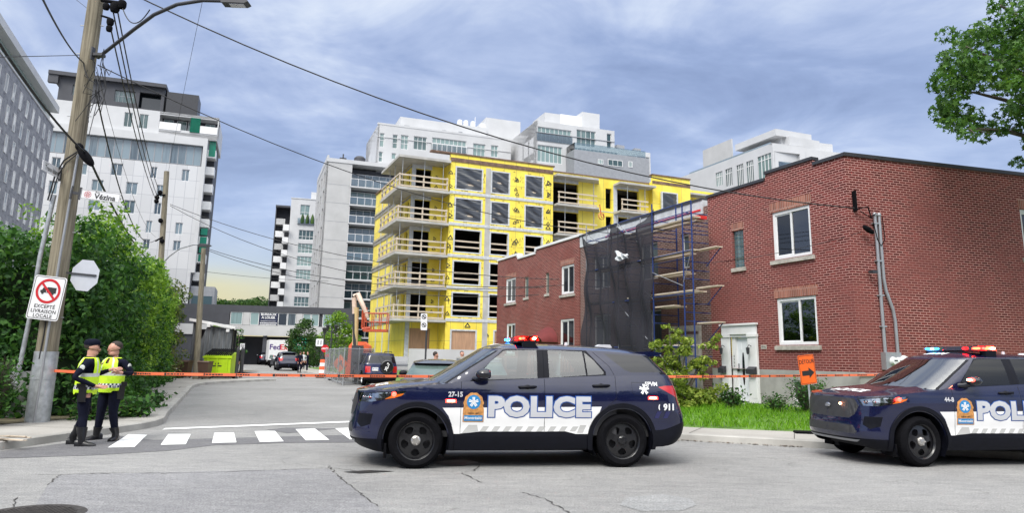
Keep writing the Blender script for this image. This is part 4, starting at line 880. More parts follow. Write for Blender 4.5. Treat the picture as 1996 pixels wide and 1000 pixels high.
    def roofp(y, x): tt = y / .75; return Vector((x, y, li(ZR, x) + .085 * (1 - abs(tt) ** 2.6) * max(0, min(1, (x - rfx(tt)) / .35)) ** .6 + .008))
    bmh = MB(); bmh.add([roofp(-a, 1.20 - b_) for a, b_, _ in v], f); obj('roof_lettering', bmh, MATS['decal_white'], t)
    an = MB(); an.prism([(2.85, 1.73), (2.95, 1.79), (3.12, 1.79), (3.17, 1.71)], -.08, .08, 'y'); obj('antenna', an, MATS['decal_silver'], t, 30)
    an = MB(); an.lathe([(.035, 1.74), (.02, 1.81), (0, 1.81)], 10, T((2.35, -.2, 0))); obj('antenna', an, MATS['decal_silver'], t, 30)
    for xm_, ym_ in ((-.44, -.81), (-.44, .81)): mf = MB(); mf.box(xm_, xm_ + .035, ym_ - .12, ym_ + .12, .15, .34); obj('mud_flap', mf, MATS['rubber'], t)
    return t
def LOWx(p_): return (LOW.xy(*p_)[0], p_[1])
# ============================================================= buildings
mat('metal_white', (.72, .72, .72), .45, var=.04); mat('metal_grey', (.30, .31, .33), .5, metal=.3, var=.08); mat('metal_dark', (.035, .036, .042), .45, var=.1); mat('galv', (.42, .44, .46), .42, metal=.55, var=.18, scale=9)
mat('white_panel', (.52, .525, .535), .55, var=.05, scale=.4); mat('white_stucco', (.60, .60, .60), .8, var=.08, scale=.6, bump=.1); mat('light_precast', (.45, .45, .45), .8, var=.07, scale=.5, bump=.15, bscale=15)
mat('grey_roof', (.20, .20, .21), .9, var=.15); mat('charcoal_clad', (.050, .052, .062), .6, var=.1, scale=1.); mat('lintel', (.40, .37, .33), .85, var=.2, scale=6, bump=.2, bscale=40); mat('curtain', (.42, .43, .42), .9, var=.1, scale=2, stretch=(9, 1, .1))
mat('room_shade', (.012, .012, .013), .95, var=.2); mat('slab_conc', (.40, .39, .37), .85, var=.14, scale=1.2, bump=.2, bscale=20); mat('plank', (.50, .42, .33), .8, var=.2, scale=6, stretch=(.3, 1, 3)); mat('plywood', (.42, .25, .15), .7, var=.15, scale=2.5, stretch=(4, 1, .4))
mat('green_glass', (.0, .20, .12), .15, var=.05); mat('door_white', (.74, .76, .79), .4, var=.03); mat('membrane', (.16, .10, .07), .8, var=.35, scale=2.5); mat('white_wrap', (.50, .52, .54), .7, var=.14, scale=4)
glassm('glass_teal', (.030, .065, .070), (.22, .31, .30)); glassm('glass_pale', (.42, .45, .49), (.60, .62, .64)); glassm('glass_dark', (.010, .014, .018), (.10, .13, .14)); glassm('glass_blue', (.05, .075, .10), (.19, .25, .29)); glassm('glass_home', (.02, .03, .035), (.09, .13, .12))
sheer('balcony_glass', (.70, .78, .78), .03, .16); sheer('poly_film', (.30, .31, .34), .28, .12)
brick('brick_red', (.085, .011, .010), (.140, .021, .018), (.44, .235, .21), fade=.42, ms=.012); brick('brick_red_dull', (.11, .020, .016), (.17, .034, .026), (.36, .20, .175), fade=.25, seed=3., ms=.012)
brick('brick_brown', (.085, .036, .030), (.15, .066, .052), (.30, .24, .22), fade=.4, seed=7., ms=.013); brick('brick_soldier', (.24, .085, .06), (.33, .13, .09), (.40, .30, .26), bw=.0667, bh=.30, fade=.2, ms=.008)
m, b = _m('brick_grey'); v = noise(1.1, 7, rough=.7); t_ = nd('ShaderNodeTexCoord'); s_ = nd('ShaderNodeSeparateXYZ'); Lk.new(t_.outputs['Object'], s_.inputs[0]); c_ = nd('ShaderNodeCombineXYZ'); Lk.new(s_.outputs[0], c_.inputs[0]); Lk.new(s_.outputs[2], c_.inputs[1])
bt = nd('ShaderNodeTexBrick'); Lk.new(c_.outputs[0], bt.inputs[0]); bt.inputs['Scale'].default_value = 1; bt.inputs['Brick Width'].default_value = .9; bt.inputs['Row Height'].default_value = .22; bt.inputs['Mortar Size'].default_value = .012
bt.inputs['Color1'].default_value = (.13, .135, .16, 1); bt.inputs['Color2'].default_value = (.24, .245, .275, 1); bt.inputs['Mortar'].default_value = (.3, .3, .33, 1); Lk.new(mixc(ramp(v, [(.42, (0, 0, 0)), (.62, (1, 1, 1))]), bt.outputs[0], (.30, .31, .34)), b.inputs['Base Color']); b.inputs['Roughness'].default_value = .85
m, b = _m('panel_joint'); t_ = nd('ShaderNodeTexCoord'); s_ = nd('ShaderNodeSeparateXYZ'); Lk.new(t_.outputs['Object'], s_.inputs[0]); c_ = nd('ShaderNodeCombineXYZ'); Lk.new(s_.outputs[0], c_.inputs[0]); Lk.new(s_.outputs[2], c_.inputs[1])
bt = nd('ShaderNodeTexBrick'); bt.offset = 0; Lk.new(c_.outputs[0], bt.inputs[0]); bt.inputs['Scale'].default_value = 1; bt.inputs['Brick Width'].default_value = 1.55; bt.inputs['Row Height'].default_value = 2.9; bt.inputs['Mortar Size'].default_value = .035
bt.inputs['Color1'].default_value = (.50, .505, .52, 1); bt.inputs['Color2'].default_value = (.57, .575, .59, 1); bt.inputs['Mortar'].default_value = (.36, .37, .40, 1); Lk.new(bt.outputs[0], b.inputs['Base Color']); b.inputs['Roughness'].default_value = .5
def window(par, x0, x1, z0, z1, y=.12, nv=1, hz=(), fw=.06, glass='glass_teal', frame='metal_white', dp=.06, sill=None, name='window', off=None):
    mb = MB(); mb.box(x0, x1, y, y + dp, z0, z0 + fw); mb.box(x0, x1, y, y + dp, z1 - fw, z1); mb.box(x0, x0 + fw, y, y + dp, z0 + fw, z1 - fw); mb.box(x1 - fw, x1, y, y + dp, z0 + fw, z1 - fw)
    for i in range(1, nv):
        xm = x0 + (x1 - x0) * i / nv; mb.box(xm - fw * .4, xm + fw * .4, y + .004, y + dp, z0 + fw, z1 - fw)
    for h in hz: zm = z0 + (z1 - z0) * h; mb.box(x0 + fw, x1 - fw, y + .006, y + dp, zm - fw * .4, zm + fw * .4)
    w_ = obj(name, mb, MATS[frame], par); pb = MB(); pb.box(x0 + fw * .5, x1 - fw * .5, y + dp * .6, y + dp * .9, z0 + fw * .5, z1 - fw * .5); obj('pane', pb, MATS[glass], w_)
    if sill: sb = MB(); sb.box(x0 - sill[0], x1 + sill[0], -sill[1], y + .02, z0 - sill[2], z0 - .003); obj('sill', sb, MATS['lintel'], w_)
    return w_
def bldg(name, label, cat, o, ang, group=None): return thing(name, label, cat, (o[0], o[1], 0), R(ang), group)
def sub(par, name, loc, rz=0.): o = bpy.data.objects.new(name, None); col.objects.link(o); o.parent = par; o.location = loc; o.rotation_euler = (0, 0, rz); return o
class Pl:                                        # a facade plane: pixel rectangles -> metres on that wall
    def __init__(s, o, ang): s.o, s.a = o, ang
    def r(s, x0, y0, x1, y1):
        u0 = PL(x0, (y0 + y1) / 2, s.o, s.a)[0]; u1 = PL(x1, (y0 + y1) / 2, s.o, s.a)[0]; za = PL((x0 + x1) / 2, y1, s.o, s.a)[1]; zb = PL((x0 + x1) / 2, y0, s.o, s.a)[1]; return (u0, u1, za, zb)
    def p(s, x, y): return PL(x, y, s.o, s.a)
# ------------------------------------------------ brick corner house
P1 = Pl(C1, FA); root = bldg('brick_house', 'two storey red brick corner house with white door, grey concrete foundation and dark roof edge', 'house', C1, FA)
BR = MATS['brick_red']; up = (-2.76, -1.30, 4.52, 5.93); lo = (-2.75, -1.27, 2.05, 3.38); gb = P1.r(1429, 449, 1450, 522); dr = (-5.0, -3.72, .42, 2.42); bs = P1.r(1546, 751, 1584, 792)
bs = (bs[0], bs[1], .52, 1.08)
top = [(0, 7.0), (-1.05, 7.0), (-1.1, 7.17), (-2.95, 7.17), (-3.0, 6.98), (-5.73, 6.98)]
mb = MB(); panel(mb, [(-5.73, 1.35), (0, 1.35)] + top, [rect(*up), rect(*lo), rect(*gb), rect(-4.98, -3.74, 1.35 + .001, 2.40)], 0, .16); obj('front_wall', mb, BR, root)
mb = MB(); panel(mb, [(-5.73, -.3), (.02, -.3), (.02, 1.35), (-5.73, 1.35)], [rect(*bs), rect(-4.98, -3.74, .36, 1.345)], -.03, .2); obj('foundation', mb, MATS['concrete'], root)
for q in (up, lo): mb = MB(); mb.box(q[0] - .08, q[1] + .08, -.012, .05, q[3] + .01, q[3] + .30); obj('lintel', mb, MATS['brick_soldier'], root)
mb = MB(); mb.box(gb[0] - .03, gb[1] + .03, -.012, .05, gb[3] + .005, gb[3] + .25); obj('lintel', mb, MATS['brick_soldier'], root)
def home_window(par, q, slide=.47, glassL='glass_home', glassR='glass_home'):
    x0, x1, z0, z1 = q; mb = MB(); f_ = .085
    mb.box(x0, x1, .03, .12, z0, z0 + f_); mb.box(x0, x1, .03, .12, z1 - f_, z1); mb.box(x0, x0 + f_, .03, .12, z0 + f_, z1 - f_); mb.box(x1 - f_, x1, .03, .12, z0 + f_, z1 - f_)
    xm = x0 + (x1 - x0) * slide; mb.box(xm - .03, xm + .03, .045, .11, z0 + f_, z1 - f_)
    mb.box(x0 + f_, xm - .03, .06, .09, z0 + f_, z0 + f_ + .04); mb.box(x0 + f_, xm - .03, .06, .09, z1 - f_ - .04, z1 - f_); mb.box(x0 + f_, x0 + f_ + .04, .06, .09, z0 + f_ + .04, z1 - f_ - .04)
    w_ = obj('window', mb, MATS['metal_white'], par)
    for a, b_, g_ in ((x0 + .05, xm, glassL), (xm, x1 - .05, glassR)): pb = MB(); pb.box(a, b_, .075, .08, z0 + .05, z1 - .05); obj('pane', pb, MATS[g_], w_)
    cb = MB(); n = 26; V = []
    for i in range(n + 1):
        xx = x0 + .1 + (x1 - x0 - .2) * i / n; V += [(xx, .22 + .025 * math.sin(i * 1.7), z0 + .05), (xx, .22 + .025 * math.sin(i * 1.7 + .3), z1 - .05)]
    cb.add(V, [(2 * i, 2 * i + 2, 2 * i + 3, 2 * i + 1) for i in range(n) if (glassL != 'home_black' or i > n * slide)]); obj('curtain', cb, MATS['curtain'], w_)
    bk = MB(); bk.box(x0 - .1, x1 + .1, .45, .5, z0 - .1, z1 + .1); bk.box(x0 - .1, x1 + .1, .17, .5, z1 + .0, z1 + .05); bk.box(x0 - .1, x0 - .05, .17, .5, z0, z1); bk.box(x1 + .05, x1 + .1, .17, .5, z0, z1); bk.box(x0 - .1, x1 + .1, .17, .5, z0 - .05, z0); obj('room', bk, MATS['room_shade'], w_)
    sb = MB(); sb.prism([(-.07, z0 - .14), (.12, z0 - .14), (.12, z0 - .002), (-.07, z0 - .03)], x0 - .10, x1 + .10, 'x'); obj('sill', sb, MATS['lintel'], w_); return w_
sheer('home_glass', (.55, .62, .60), .02, .12); sheer('home_black', (.35, .4, .45), .02, .05)
home_window(root, up, .48, 'home_black', 'home_glass'); home_window(root, lo, .56, 'home_glass', 'home_glass')
x0, x1, z0, z1 = gb; mb = MB(); nx_, nz_ = 3, 8                                 # glass block window
for i in range(nx_):
    for j in range(nz_): a = x0 + (x1 - x0) * i / nx_; c_ = z0 + (z1 - z0) * j / nz_; mb.box(a + .008, a + (x1 - x0) / nx_ - .008, .06, .12, c_ + .008, c_ + (z1 - z0) / nz_ - .008)
w_ = obj('glass_block_window', mb, MATS['glass_teal'], root); mb = MB(); mb.box(x0, x1, .07, .15, z0, z1); obj('mortar_grid', mb, MATS['concrete'], w_); sb = MB(); sb.box(x0 - .07, x1 + .07, -.06, .1, z0 - .12, z0 - .002); obj('sill', sb, MATS['lintel'], w_)
window(root, *bs, y=.02, nv=2, fw=.05, glass='glass_home')
# white door surround, door, lamps, mailboxes
db = MB()
for a, b_ in ((-5.18, -4.80), (-3.95, -3.56)):
    db.box(a, b_, -.09, -.032, .36, 2.30); db.box(a + .05, b_ - .05, -.105, -.092, .50, 2.15); db.box(a - .02, b_ + .02, -.12, -.032, 2.302, 2.39); db.box(a - .01, b_ + .01, -.11, -.032, .36, .48)
db.box(-5.16, -3.58, -.08, -.032, 2.392, 2.66); db.box(-5.21, -3.53, -.13, -.032, 2.662, 2.72); db.box(-4.80, -3.95, -.032, .16, 2.31, 2.395); db.box(-4.80, -4.62, .02, .15, .36, 2.31); db.box(-4.10, -3.95, .02, .15, .36, 2.31); obj('door_frame', db, MATS['metal_white'], root)
db = MB(); db.box(-4.62, -4.10, .08, .12, .38, 2.30)
for z_ in (.55, 1.9): db.box(-4.54, -4.42, .07, .082, z_, z_ + .28); db.box(-4.26, -4.16, .07, .082, z_, z_ + .28)
dd = obj('door', db, MATS['door_white'], root); gb2 = MB(); gb2.prism([(-4.36 + .05 * math.cos(a), 1.35 + .5 * math.sin(a) * (1 if True else 0)) for a in [2 * math.pi * i / 16 for i in range(16)]], .066, .08, 'y'); obj('door_glass', gb2, MATS['glass_dark'], dd)
hb = MB(); hb.ball((-4.57, .05, 1.30), .032, 8); hb.box(-4.59, -4.555, .07, .08, 1.36, 1.50); obj('handle', hb, MATS['metal_dark'], dd, 60)
for x_ in (-5.0, -3.78):
    la = MB(); la.tube([(x_, -.1, 2.02), (x_, -.2, 2.06), (x_, -.24, 2.0)], .012, 5); la.lathe([(.0, 2.0), (.06, 1.97), (.055, 1.95), (.04, 1.80), (.02, 1.78)], 6, T((x_, -.24, 0))); obj('wall_lamp', la, MATS['metal_dark'], root)
for x_, w2 in ((-5.07, .26), (-3.74, .34)): mbx = MB(); mbx.prism([(-.12, 1.2), (-.24, 1.2), (-.24, 1.34), (-.12, 1.42)], x_ - w2 / 2, x_ + w2 / 2, 'x'); obj('mailbox', mbx, MATS['metal_dark'], root)
hb = MB()
for i, ch in enumerate('4994'): text(hb, ch, .11, T((-4.71, .015, 1.72 - i * .10)))
obj('house_number', hb, MATS['decal_dark'], root); hb = MB(); text(hb, '4996', .09, T((-3.36, -.012, 2.0))); hb2 = MB(); hb2.box(-3.48, -3.24, -.01, 0, 1.94, 2.06); pn = obj('number_plate', hb2, MATS['lintel'], root); obj('house_number', hb, MATS['decal_dark'], pn)
db = MB(); db.box(-4.95, -3.75, -.5, -.04, .16, .34); db.box(-4.95, -3.75, -.9, -.5, .06, .18); obj('door_step', db, MATS['concrete'], root)
# roof
cp = MB()
for a, b_ in zip(top, top[1:]):
    x_a, x_b = sorted((a[0], b_[0])); z_ = max(a[1], b_[1])
    if x_b - x_a > .2: cp.box(x_a - .02, x_b + .02, -.05, .22, z_ + .002, z_ + .09)
obj('roof_edge', cp, MATS['metal_dark'], root)
rb = MB(); rb.add([(0, .1, 6.7), (-5.73, .1, 6.7), (-5.73, 12, 6.7), (1.15, 12, 6.7)], [(0, 3, 2, 1)]); obj('roof', rb, MATS['grey_roof'], root)
# side wall
so_ = sub(root, 'side_wall', (0, 0, 0), R(SA - FA)); sw_ = (6.05, 7.5, 4.62, 6.02)
mb = MB(); panel(mb, [(0.0, 1.33), (26, 1.33), (26, 7.12), (0, 7.0)], [rect(*sw_)], 0, .16); obj('wall', mb, BR, so_)
mb = MB(); panel(mb, [(-.02, -.3), (26, -.3), (26, 1.33), (-.02, 1.33)], [], -.03, .2); obj('foundation', mb, MATS['concrete'], so_)
mb = MB(); mb.prism([(-.04, 7.002), (26, 7.122), (26, 7.22), (-.04, 7.10)], -.05, .2, 'y'); obj('roof_edge', mb, MATS['metal_dark'], so_)
mb = MB(); mb.box(sw_[0] - .05, sw_[1] + .05, -.012, .05, sw_[3] + .01, sw_[3] + .30); obj('lintel', mb, MATS['brick_soldier'], so_)
home_window(so_, sw_, .5, 'home_black', 'home_glass')
# electricity service: masts, cable, meter boxes
mt = MB()
for pts in ([(.80, -.06, 5.42), (.80, -.06, 4.6), (.79, -.06, 3.2), (.79, -.06, 1.86)], [(.94, -.06, 5.42), (.93, -.06, 4.6), (.93, -.06, 3.75), (.97, -.06, 3.45), (1.15, -.06, 2.95), (1.19, -.06, 2.65), (1.19, -.06, 1.86)]): mt.tube(pts, .042, 10)
mt.ball((.80, -.06, 5.45), (.06, .06, .07), 10); mt.ball((.94, -.06, 5.45), (.06, .06, .07), 10); sm_ = obj('service_mast', mt, MATS['plastic_silver'], so_, 50)
for z_ in (5.2, 4.2, 3.3, 2.5): cb = MB(); cb.box(.72, .88, -.10, 0, z_, z_ + .03); obj('clamp', cb, MATS['galv'], sm_)
bx = MB(); bx.box(.70, 1.20, -.16, 0, 1.42, 1.86); bx.box(.84, .86, -.165, -.1, 1.43, 1.85); bx.box(1.02, 1.04, -.165, -.1, 1.43, 1.85); me_ = obj('meter_box', bx, MATS['plastic_silver'], so_)
for x_, z_ in ((.92, 1.64), (1.10, 1.63), (1.26, 1.68)): kb = MB(); kb.lathe([(0, .10), (.085, .09), (.10, .05), (.11, 0)], 18, T((x_, -.16, z_)) @ RX(math.pi / 2)); dm_ = obj('meter', kb, MATS['metal_white'], me_, 50); kb = MB(); kb.box(x_ - .05, x_ + .05, -.263, -.258, z_ - .0, z_ + .03); obj('meter_display', kb, MATS['decal_dark'], me_)
pb = MB()
for x_ in (.80, 1.02, 1.18): pb.tube([(x_, -.07, 1.45), (x_, -.07, .75)], .03, 8)
obj('conduit', pb, MATS['plastic_silver'], so_, 60)
pb = MB(); pb.box(.16, .22, -.1, 0, 5.5, 6.05); pb.tube([(.2, -.1, 5.55), (.42, -.25, 5.6), (.55, -.2, 5.3)], .02, 5); pb.tube([(.3, -.1, 5.5), (.6, -.12, 5.35), (.8, -.1, 5.48)], .014, 5); pb.tube([(.55, -.25, 5.2), (.8, -.1, 4.75), (.9, -.1, 4.62), (1.02, -.12, 4.8), (1.0, -.1, 5.4)], .012, 5); obj('service_cable', pb, MATS['rubber'], so_)
pb = MB(); pb.ball((.42, -.2, 5.0), (.20, .07, .075), 12, T((.42, -.2, 5.0)) @ RY(.5) @ T((-.42, .2, -5.0))); obj('splice_box', pb, MATS['rubber'], so_, 60)
pb = MB(); pb.tube([(.50, -.02, 3.92), (.50, -.2, 3.9)], .02, 6); pb.box(.42, .58, -.24, -.12, 3.86, 3.94); obj('floodlight', pb, MATS['metal_dark'], so_)
# ------------------------------------------------ scaffolded middle house
P2 = P1; root = bldg('brick_house', 'brown brick house under renovation behind the scaffolding, white roof edging exposed', 'house', C1, FA)
w1 = (-9.9, -8.75, 4.55, 5.95); w2 = P1.r(1335, 470, 1347, 510); w2 = (-7.3, -6.85, 4.75, 5.95); w3 = (-10.0, -8.6, 1.95, 3.4); dz_ = (-8.0, -6.4, .3, 2.45)
mb = MB(); panel(mb, [(-14.8, .0), (-5.74, .0), (-5.74, 6.75), (-6.0, 6.75), (-6.0, 6.5), (-14.8, 6.5)], [rect(*w1), rect(*w2), rect(*w3), rect(*dz_), rect(-13.6, -12.2, 4.5, 5.9), rect(-13.6, -12.2, 2., 3.4)], .03, .16); obj('front_wall', mb, MATS['brick_brown'], root)
for q in (w1, w3, (-13.6, -12.2, 4.5, 5.9), (-13.6, -12.2, 2., 3.4)): window(root, *q, y=.10, nv=2, glass='glass_dark')
window(root, *w2, y=.10, nv=1, glass='glass_dark')
mb = MB(); mb.box(-14.8, -6.0, .0, .3, 6.505, 6.98); obj('roof_upstand', mb, MATS['white_wrap'], root); mb = MB(); mb.box(-14.85, -6.02, -.03, .34, 6.982, 7.06); obj('roof_edge', mb, MATS['metal_dark'], root)
mb = MB(); mb.box(-12.5, -6.1, -.025, -.002, 6.62, 6.68); obj('red_tape_line', mb, mat('red_tape', (.6, .03, .03), .5), root)
mb = MB(); mb.box(-8.0, -7.25, .05, .1, .3, 2.45); mb.box(-7.15, -6.4, .05, .1, .3, 2.45); mb.box(-8.1, -8.0, -.02, .12, .3, 2.55); mb.box(-6.4, -6.3, -.02, .12, .3, 2.55); mb.box(-8.1, -6.3, -.02, .12, 2.55, 2.75); mb.box(-7.25, -7.15, .03, .12, .3, 2.45); obj('door', mb, MATS['lintel'], root)
mb = MB(); mb.add([(-14.8, .1, 6.45), (-5.74, .1, 6.45), (-5.74, 12, 6.45), (-14.8, 12, 6.45)], [(0, 1, 2, 3)]); mb.box(-14.8, -5.74, 12, 12.2, 0, 6.5); obj('roof', mb, MATS['grey_roof'], root)
# ------------------------------------------------ far red brick house
root = bldg('brick_house', 'red brick house with white stepped roof coping, left of the dark scaffold netting', 'house', C1, FA)
WS = [P1.r(986, 543, 1005, 590), P1.r(1094, 517, 1119, 573), P1.r(987, 631, 1004, 690), P1.r(1092, 622, 1119, 685)]; NS = [P1.r(1022, 540, 1030, 580), P1.r(1063, 532, 1070, 573)]
top3 = [(-14.82, 7.15), (-15.2, 7.15), (-15.25, 6.98), (-16.1, 6.98), (-16.1, 6.98), (-19.5, 6.98), (-19.55, 6.75), (-21.7, 6.75), (-22, 6.98), (-24.75, 6.98)]
top3 = [(-14.82, 7.02), (-19.5, 7.02), (-19.55, 6.80), (-21.8, 6.80), (-21.85, 7.02), (-24.75, 7.02)]
mb = MB(); panel(mb, [(-24.75, .6), (-14.82, .6)] + top3, [rect(*q) for q in WS + NS], .0, .16); obj('front_wall', mb, MATS['brick_red_dull'], root)
mb = MB(); mb.box(-24.75, -14.82, -.03, .15, -.2, .598); obj('foundation', mb, MATS['concrete'], root)
for q in WS: home_window(root, q, .5, 'home_glass', 'home_glass')
for q in NS: w_ = window(root, *q, y=.06, nv=1, fw=.04, glass='glass_home', frame='lintel', sill=(.06, .05, .12))
for q in WS[:2]: mb = MB(); mb.box(q[0] - .06, q[1] + .06, -.012, .05, q[3] + .01, q[3] + .28); obj('lintel', mb, MATS['brick_soldier'], root)
cp = MB()
for a, b_ in zip(top3, top3[1:]):
    x_a, x_b = sorted((a[0], b_[0])); z_ = max(a[1], b_[1])
    if x_b - x_a > .2: cp.box(x_a, x_b, -.06, .24, z_ + .002, z_ + .12)
    else: cp.box(x_a - .05, x_b + .05, -.06, .24, min(a[1], b_[1]) + .122, z_ + .11)
obj('roof_edge', cp, MATS['metal_white'], root)
mb = MB(); mb.box(-24.74, -24.6, .17, 12, 0, 6.9); obj('side_wall', mb, MATS['brick_red_dull'], root); mb = MB(); mb.add([(-24.6, .1, 6.6), (-14.8, .1, 6.6), (-14.8, 12, 6.6), (-24.6, 12, 6.6)], [(0, 1, 2, 3)]); obj('roof', mb, MATS['grey_roof'], root)
aw = P1.p(1065, 655); ab = MB(); n = 12; a0, a1 = P1.p(1050, 668)[0], P1.p(1088, 668)[0]; zb_ = P1.p(1070, 668)[1]; V = []
for i in range(n + 1): t_ = math.pi * i / n; x_ = (a0 + a1) / 2 - (a1 - a0) / 2 * math.cos(t_); V += [(x_, -.02, zb_ + .75 * math.sin(t_)), (x_, -.85, zb_ + .28 * math.sin(t_))]
ab.add(V, [(2 * i, 2 * i + 1, 2 * i + 3, 2 * i + 2) for i in range(n)]); obj('awning', ab, mat('awning_red', (.14, .02, .02), .8), root, 40)
# ------------------------------------------------ scaffolding and netting
mat('scaf_blue', (.02, .045, .18), .5, metal=.2, var=.2, scale=8); mat('scaf_grey', (.28, .29, .31), .5, metal=.5, var=.2, scale=9)
root = bldg('scaffolding', 'blue and grey tube scaffolding with plank decks against the brown brick house', 'scaffolding', C1, FA)
NV = Vector((math.sin(R(FA)), -math.cos(R(FA)))) * 1.4; PN = Pl((C1.x + NV.x, C1.y + NV.y), FA); XS = [PN.p(x, 560)[0] for x in (1141, 1203, 1271, 1331, 1349)]; XE = XS[-1]; XN = XS[2]; levels = [.3, 2.1, 3.75, 5.1, 6.35]
for i, x_ in enumerate(XS):
    for y_ in (-.35, -1.35):
        if x_ >= XS[3] and y_ > -1: continue
        mb = MB(); mb.tube([(x_, y_, .25), (x_, y_, 6.9 if x_ < XS[3] else 6.6)], .026, 6); obj('standard', mb, MATS['scaf_blue' if x_ >= XN else 'scaf_grey'], root, 60)
mb = MB()
for z_ in (2.0, 3.65, 5.0, 6.2, 6.6):
    for y_ in (-.35, -1.35): mb.tube([(XS[0], y_, z_), (XE if y_ < -1 else XE - 1.3, y_, z_)], .02, 5)
    for x_ in XS[:-1]:
        for q in (0, .28, .56): mb.tube([(x_, -.35, z_ - .3 - q), (x_, -1.35, z_ - .3 - q)], .016, 5)
o_ = obj('ledger', mb, MATS['scaf_blue'], root)
for a, b_ in (((XN, 2.0), (XE, .4)), ((XN, .6), (XE, 2.0)), ((XN, 4.5), (XS[3], 3.9)), ((XE, 5.0), (XS[3], 4.0)), ((XS[0], 6.6), (XS[1], 5.2)), ((XS[1], 6.6), (XN, 5.1)), ((XS[1], 5.0), (XN, 3.6)), ((XS[1], 3.6), (XN, 2.)), ((XS[0], 2.0), (XS[1], .4))):
    mb = MB(); mb.tube([(a[0], -1.38, a[1]), (b_[0], -1.38, b_[1])], .014, 5); obj('brace', mb, MATS['scaf_grey'], root)
for z_, xa_, xb_ in ((6.05, XS[1], XE), (5.0, XS[0], XE - .2), (3.72, XS[0], XE), (2.02, XS[0], XE), (4.35, XN, XS[3]), (3.30, XN, XS[3] - .6)):
    for k in range(2):
        y_ = -1.30 + k * .42; mb = MB(); mb.box(xa_ + rnd.uniform(-.3, .1), xb_ - k * .5 + rnd.uniform(-.1, .25), y_, y_ + .27, z_, z_ + .045); obj('plank', mb, MATS['plank'], root)
for z_, x_ in ((5.0, XE + .1), (3.8, XE + .1), (2.7, XE + .1)):
    mb = MB(); mb.box(x_ - .3, x_ + .75, -1.1, -.85, z_, z_ + .04); p_ = obj('bracket_plank', mb, MATS['plank'], root); mb = MB(); mb.tube([(x_, -.9, z_ - .5), (x_ + .7, -.9, z_)], .018, 5); obj('bracket', mb, MATS['scaf_blue'], p_)
mb = MB(); mb.box(XE - 1.4, XE - .3, -.9, -.5, 6.11, 6.22); obj('material_stack', mb, MATS['red_tape'], root)
m, b = _m('net'); o = N['Material Output']; t_ = nd('ShaderNodeBsdfTransparent'); mx = nd('ShaderNodeMixShader'); b.inputs['Base Color'].default_value = (.012, .012, .020, 1); b.inputs['Roughness'].default_value = .85
Lk.new(mth('ADD', .80, mth('MULTIPLY', noise(1.6, 4), .16)), mx.inputs[0]); Lk.new(t_.outputs[0], mx.inputs[1]); Lk.new(b.outputs[0], mx.inputs[2]); Lk.new(mx.outputs[0], o.inputs[0])
mb = MB(); nx_, nz_ = 60, 26; V = []
netl, netr = P1.p(1139, 560)[0], -9.35
for i in range(nx_ + 1):
    u = i / nx_; x_ = XS[0] - .05 + (XN - XS[0] + .1) * u; v_ = (u * 2.1) % 1 if u < 1 else 1.; sagx = (u / .48) if u < .48 else (u - .48) / .52; ztop = (6.55 + (6.75 - 6.55) * u) - .85 * (1 - (2 * sagx - 1) ** 2) * (.75 if u < .48 else .8)
    for j in range(nz_ + 1):
        z_ = .25 + (ztop - .25) * j / nz_; V.append((x_, -1.46 - .10 * math.sin(u * 31 + z_ * .9) * (1 - .0) - .06 * math.sin(z_ * 3.2 + u * 9) - .05 * math.sin(u * 67) + .0, z_))
mb.add(V, [(i * (nz_ + 1) + j, (i + 1) * (nz_ + 1) + j, (i + 1) * (nz_ + 1) + j + 1, i * (nz_ + 1) + j + 1) for i in range(nx_) for j in range(nz_)])
o_ = obj('scaffold_net', mb, MATS['net'], None, 60); o_.location = (C1.x, C1.y, 0); o_.rotation_euler = (0, 0, R(FA)); tag(o_, 'dark debris netting draped over the left half of the scaffolding', 'netting')
mb = MB(); V = []
for i in range(13):
    for j in range(9): V.append((XS[1] + .4 + .062 * i + .03 * math.sin(j), -1.68 - .07 * math.sin(i * .9 + j), 5.1 + .045 * j * (1 - .05 * i) + .03 * math.sin(i * 1.3)))
mb.add(V, [(i * 9 + j, (i + 1) * 9 + j, (i + 1) * 9 + j + 1, i * 9 + j + 1) for i in range(12) for j in range(8)])
o_ = obj('plastic_sheet', mb, MATS['white_wrap'], None, 30); o_.location = (C1.x, C1.y, 0); o_.rotation_euler = (0, 0, R(FA)); tag(o_, 'scrap of grey white plastic sheet caught on the dark netting', 'plastic sheet')
# ------------------------------------------------ yellow building under construction
YO = AY(876, 690, 64.).xy; YA = 23; PY = Pl(YO, YA)
m, b = _m('insulation_yellow'); t_ = nd('ShaderNodeTexCoord'); s_ = nd('ShaderNodeSeparateXYZ'); Lk.new(t_.outputs['Object'], s_.inputs[0]); c_ = nd('ShaderNodeCombineXYZ'); Lk.new(mth('ADD', s_.outputs[0], s_.outputs[1]), c_.inputs[0]); Lk.new(s_.outputs[2], c_.inputs[1])
bt = nd('ShaderNodeTexBrick'); bt.offset = 0; Lk.new(c_.outputs[0], bt.inputs[0]); bt.inputs['Scale'].default_value = 1; bt.inputs['Brick Width'].default_value = 1.22; bt.inputs['Row Height'].default_value = 2.93; bt.inputs['Mortar Size'].default_value = .02
bt.inputs['Color1'].default_value = (.82, .645, .07, 1); bt.inputs['Color2'].default_value = (.88, .735, .105, 1); bt.inputs['Mortar'].default_value = (.42, .36, .10, 1)
Lk.new(mixc(1., bt.outputs[0], ramp(noise(.8, 5), [(.3, (.86, .84, .8)), (.7, (1.08, 1.08, 1.05))]), 'MULTIPLY'), b.inputs['Base Color']); b.inputs['Roughness'].default_value = .45
yb = bldg('apartment_building', 'unfinished yellow sheathed apartment block with bare concrete balconies and plastic covered openings', 'building', YO, YA)
FZ = [1.75, 4.75, 7.6, 10.5, 13.4, 16.33, 19.35]
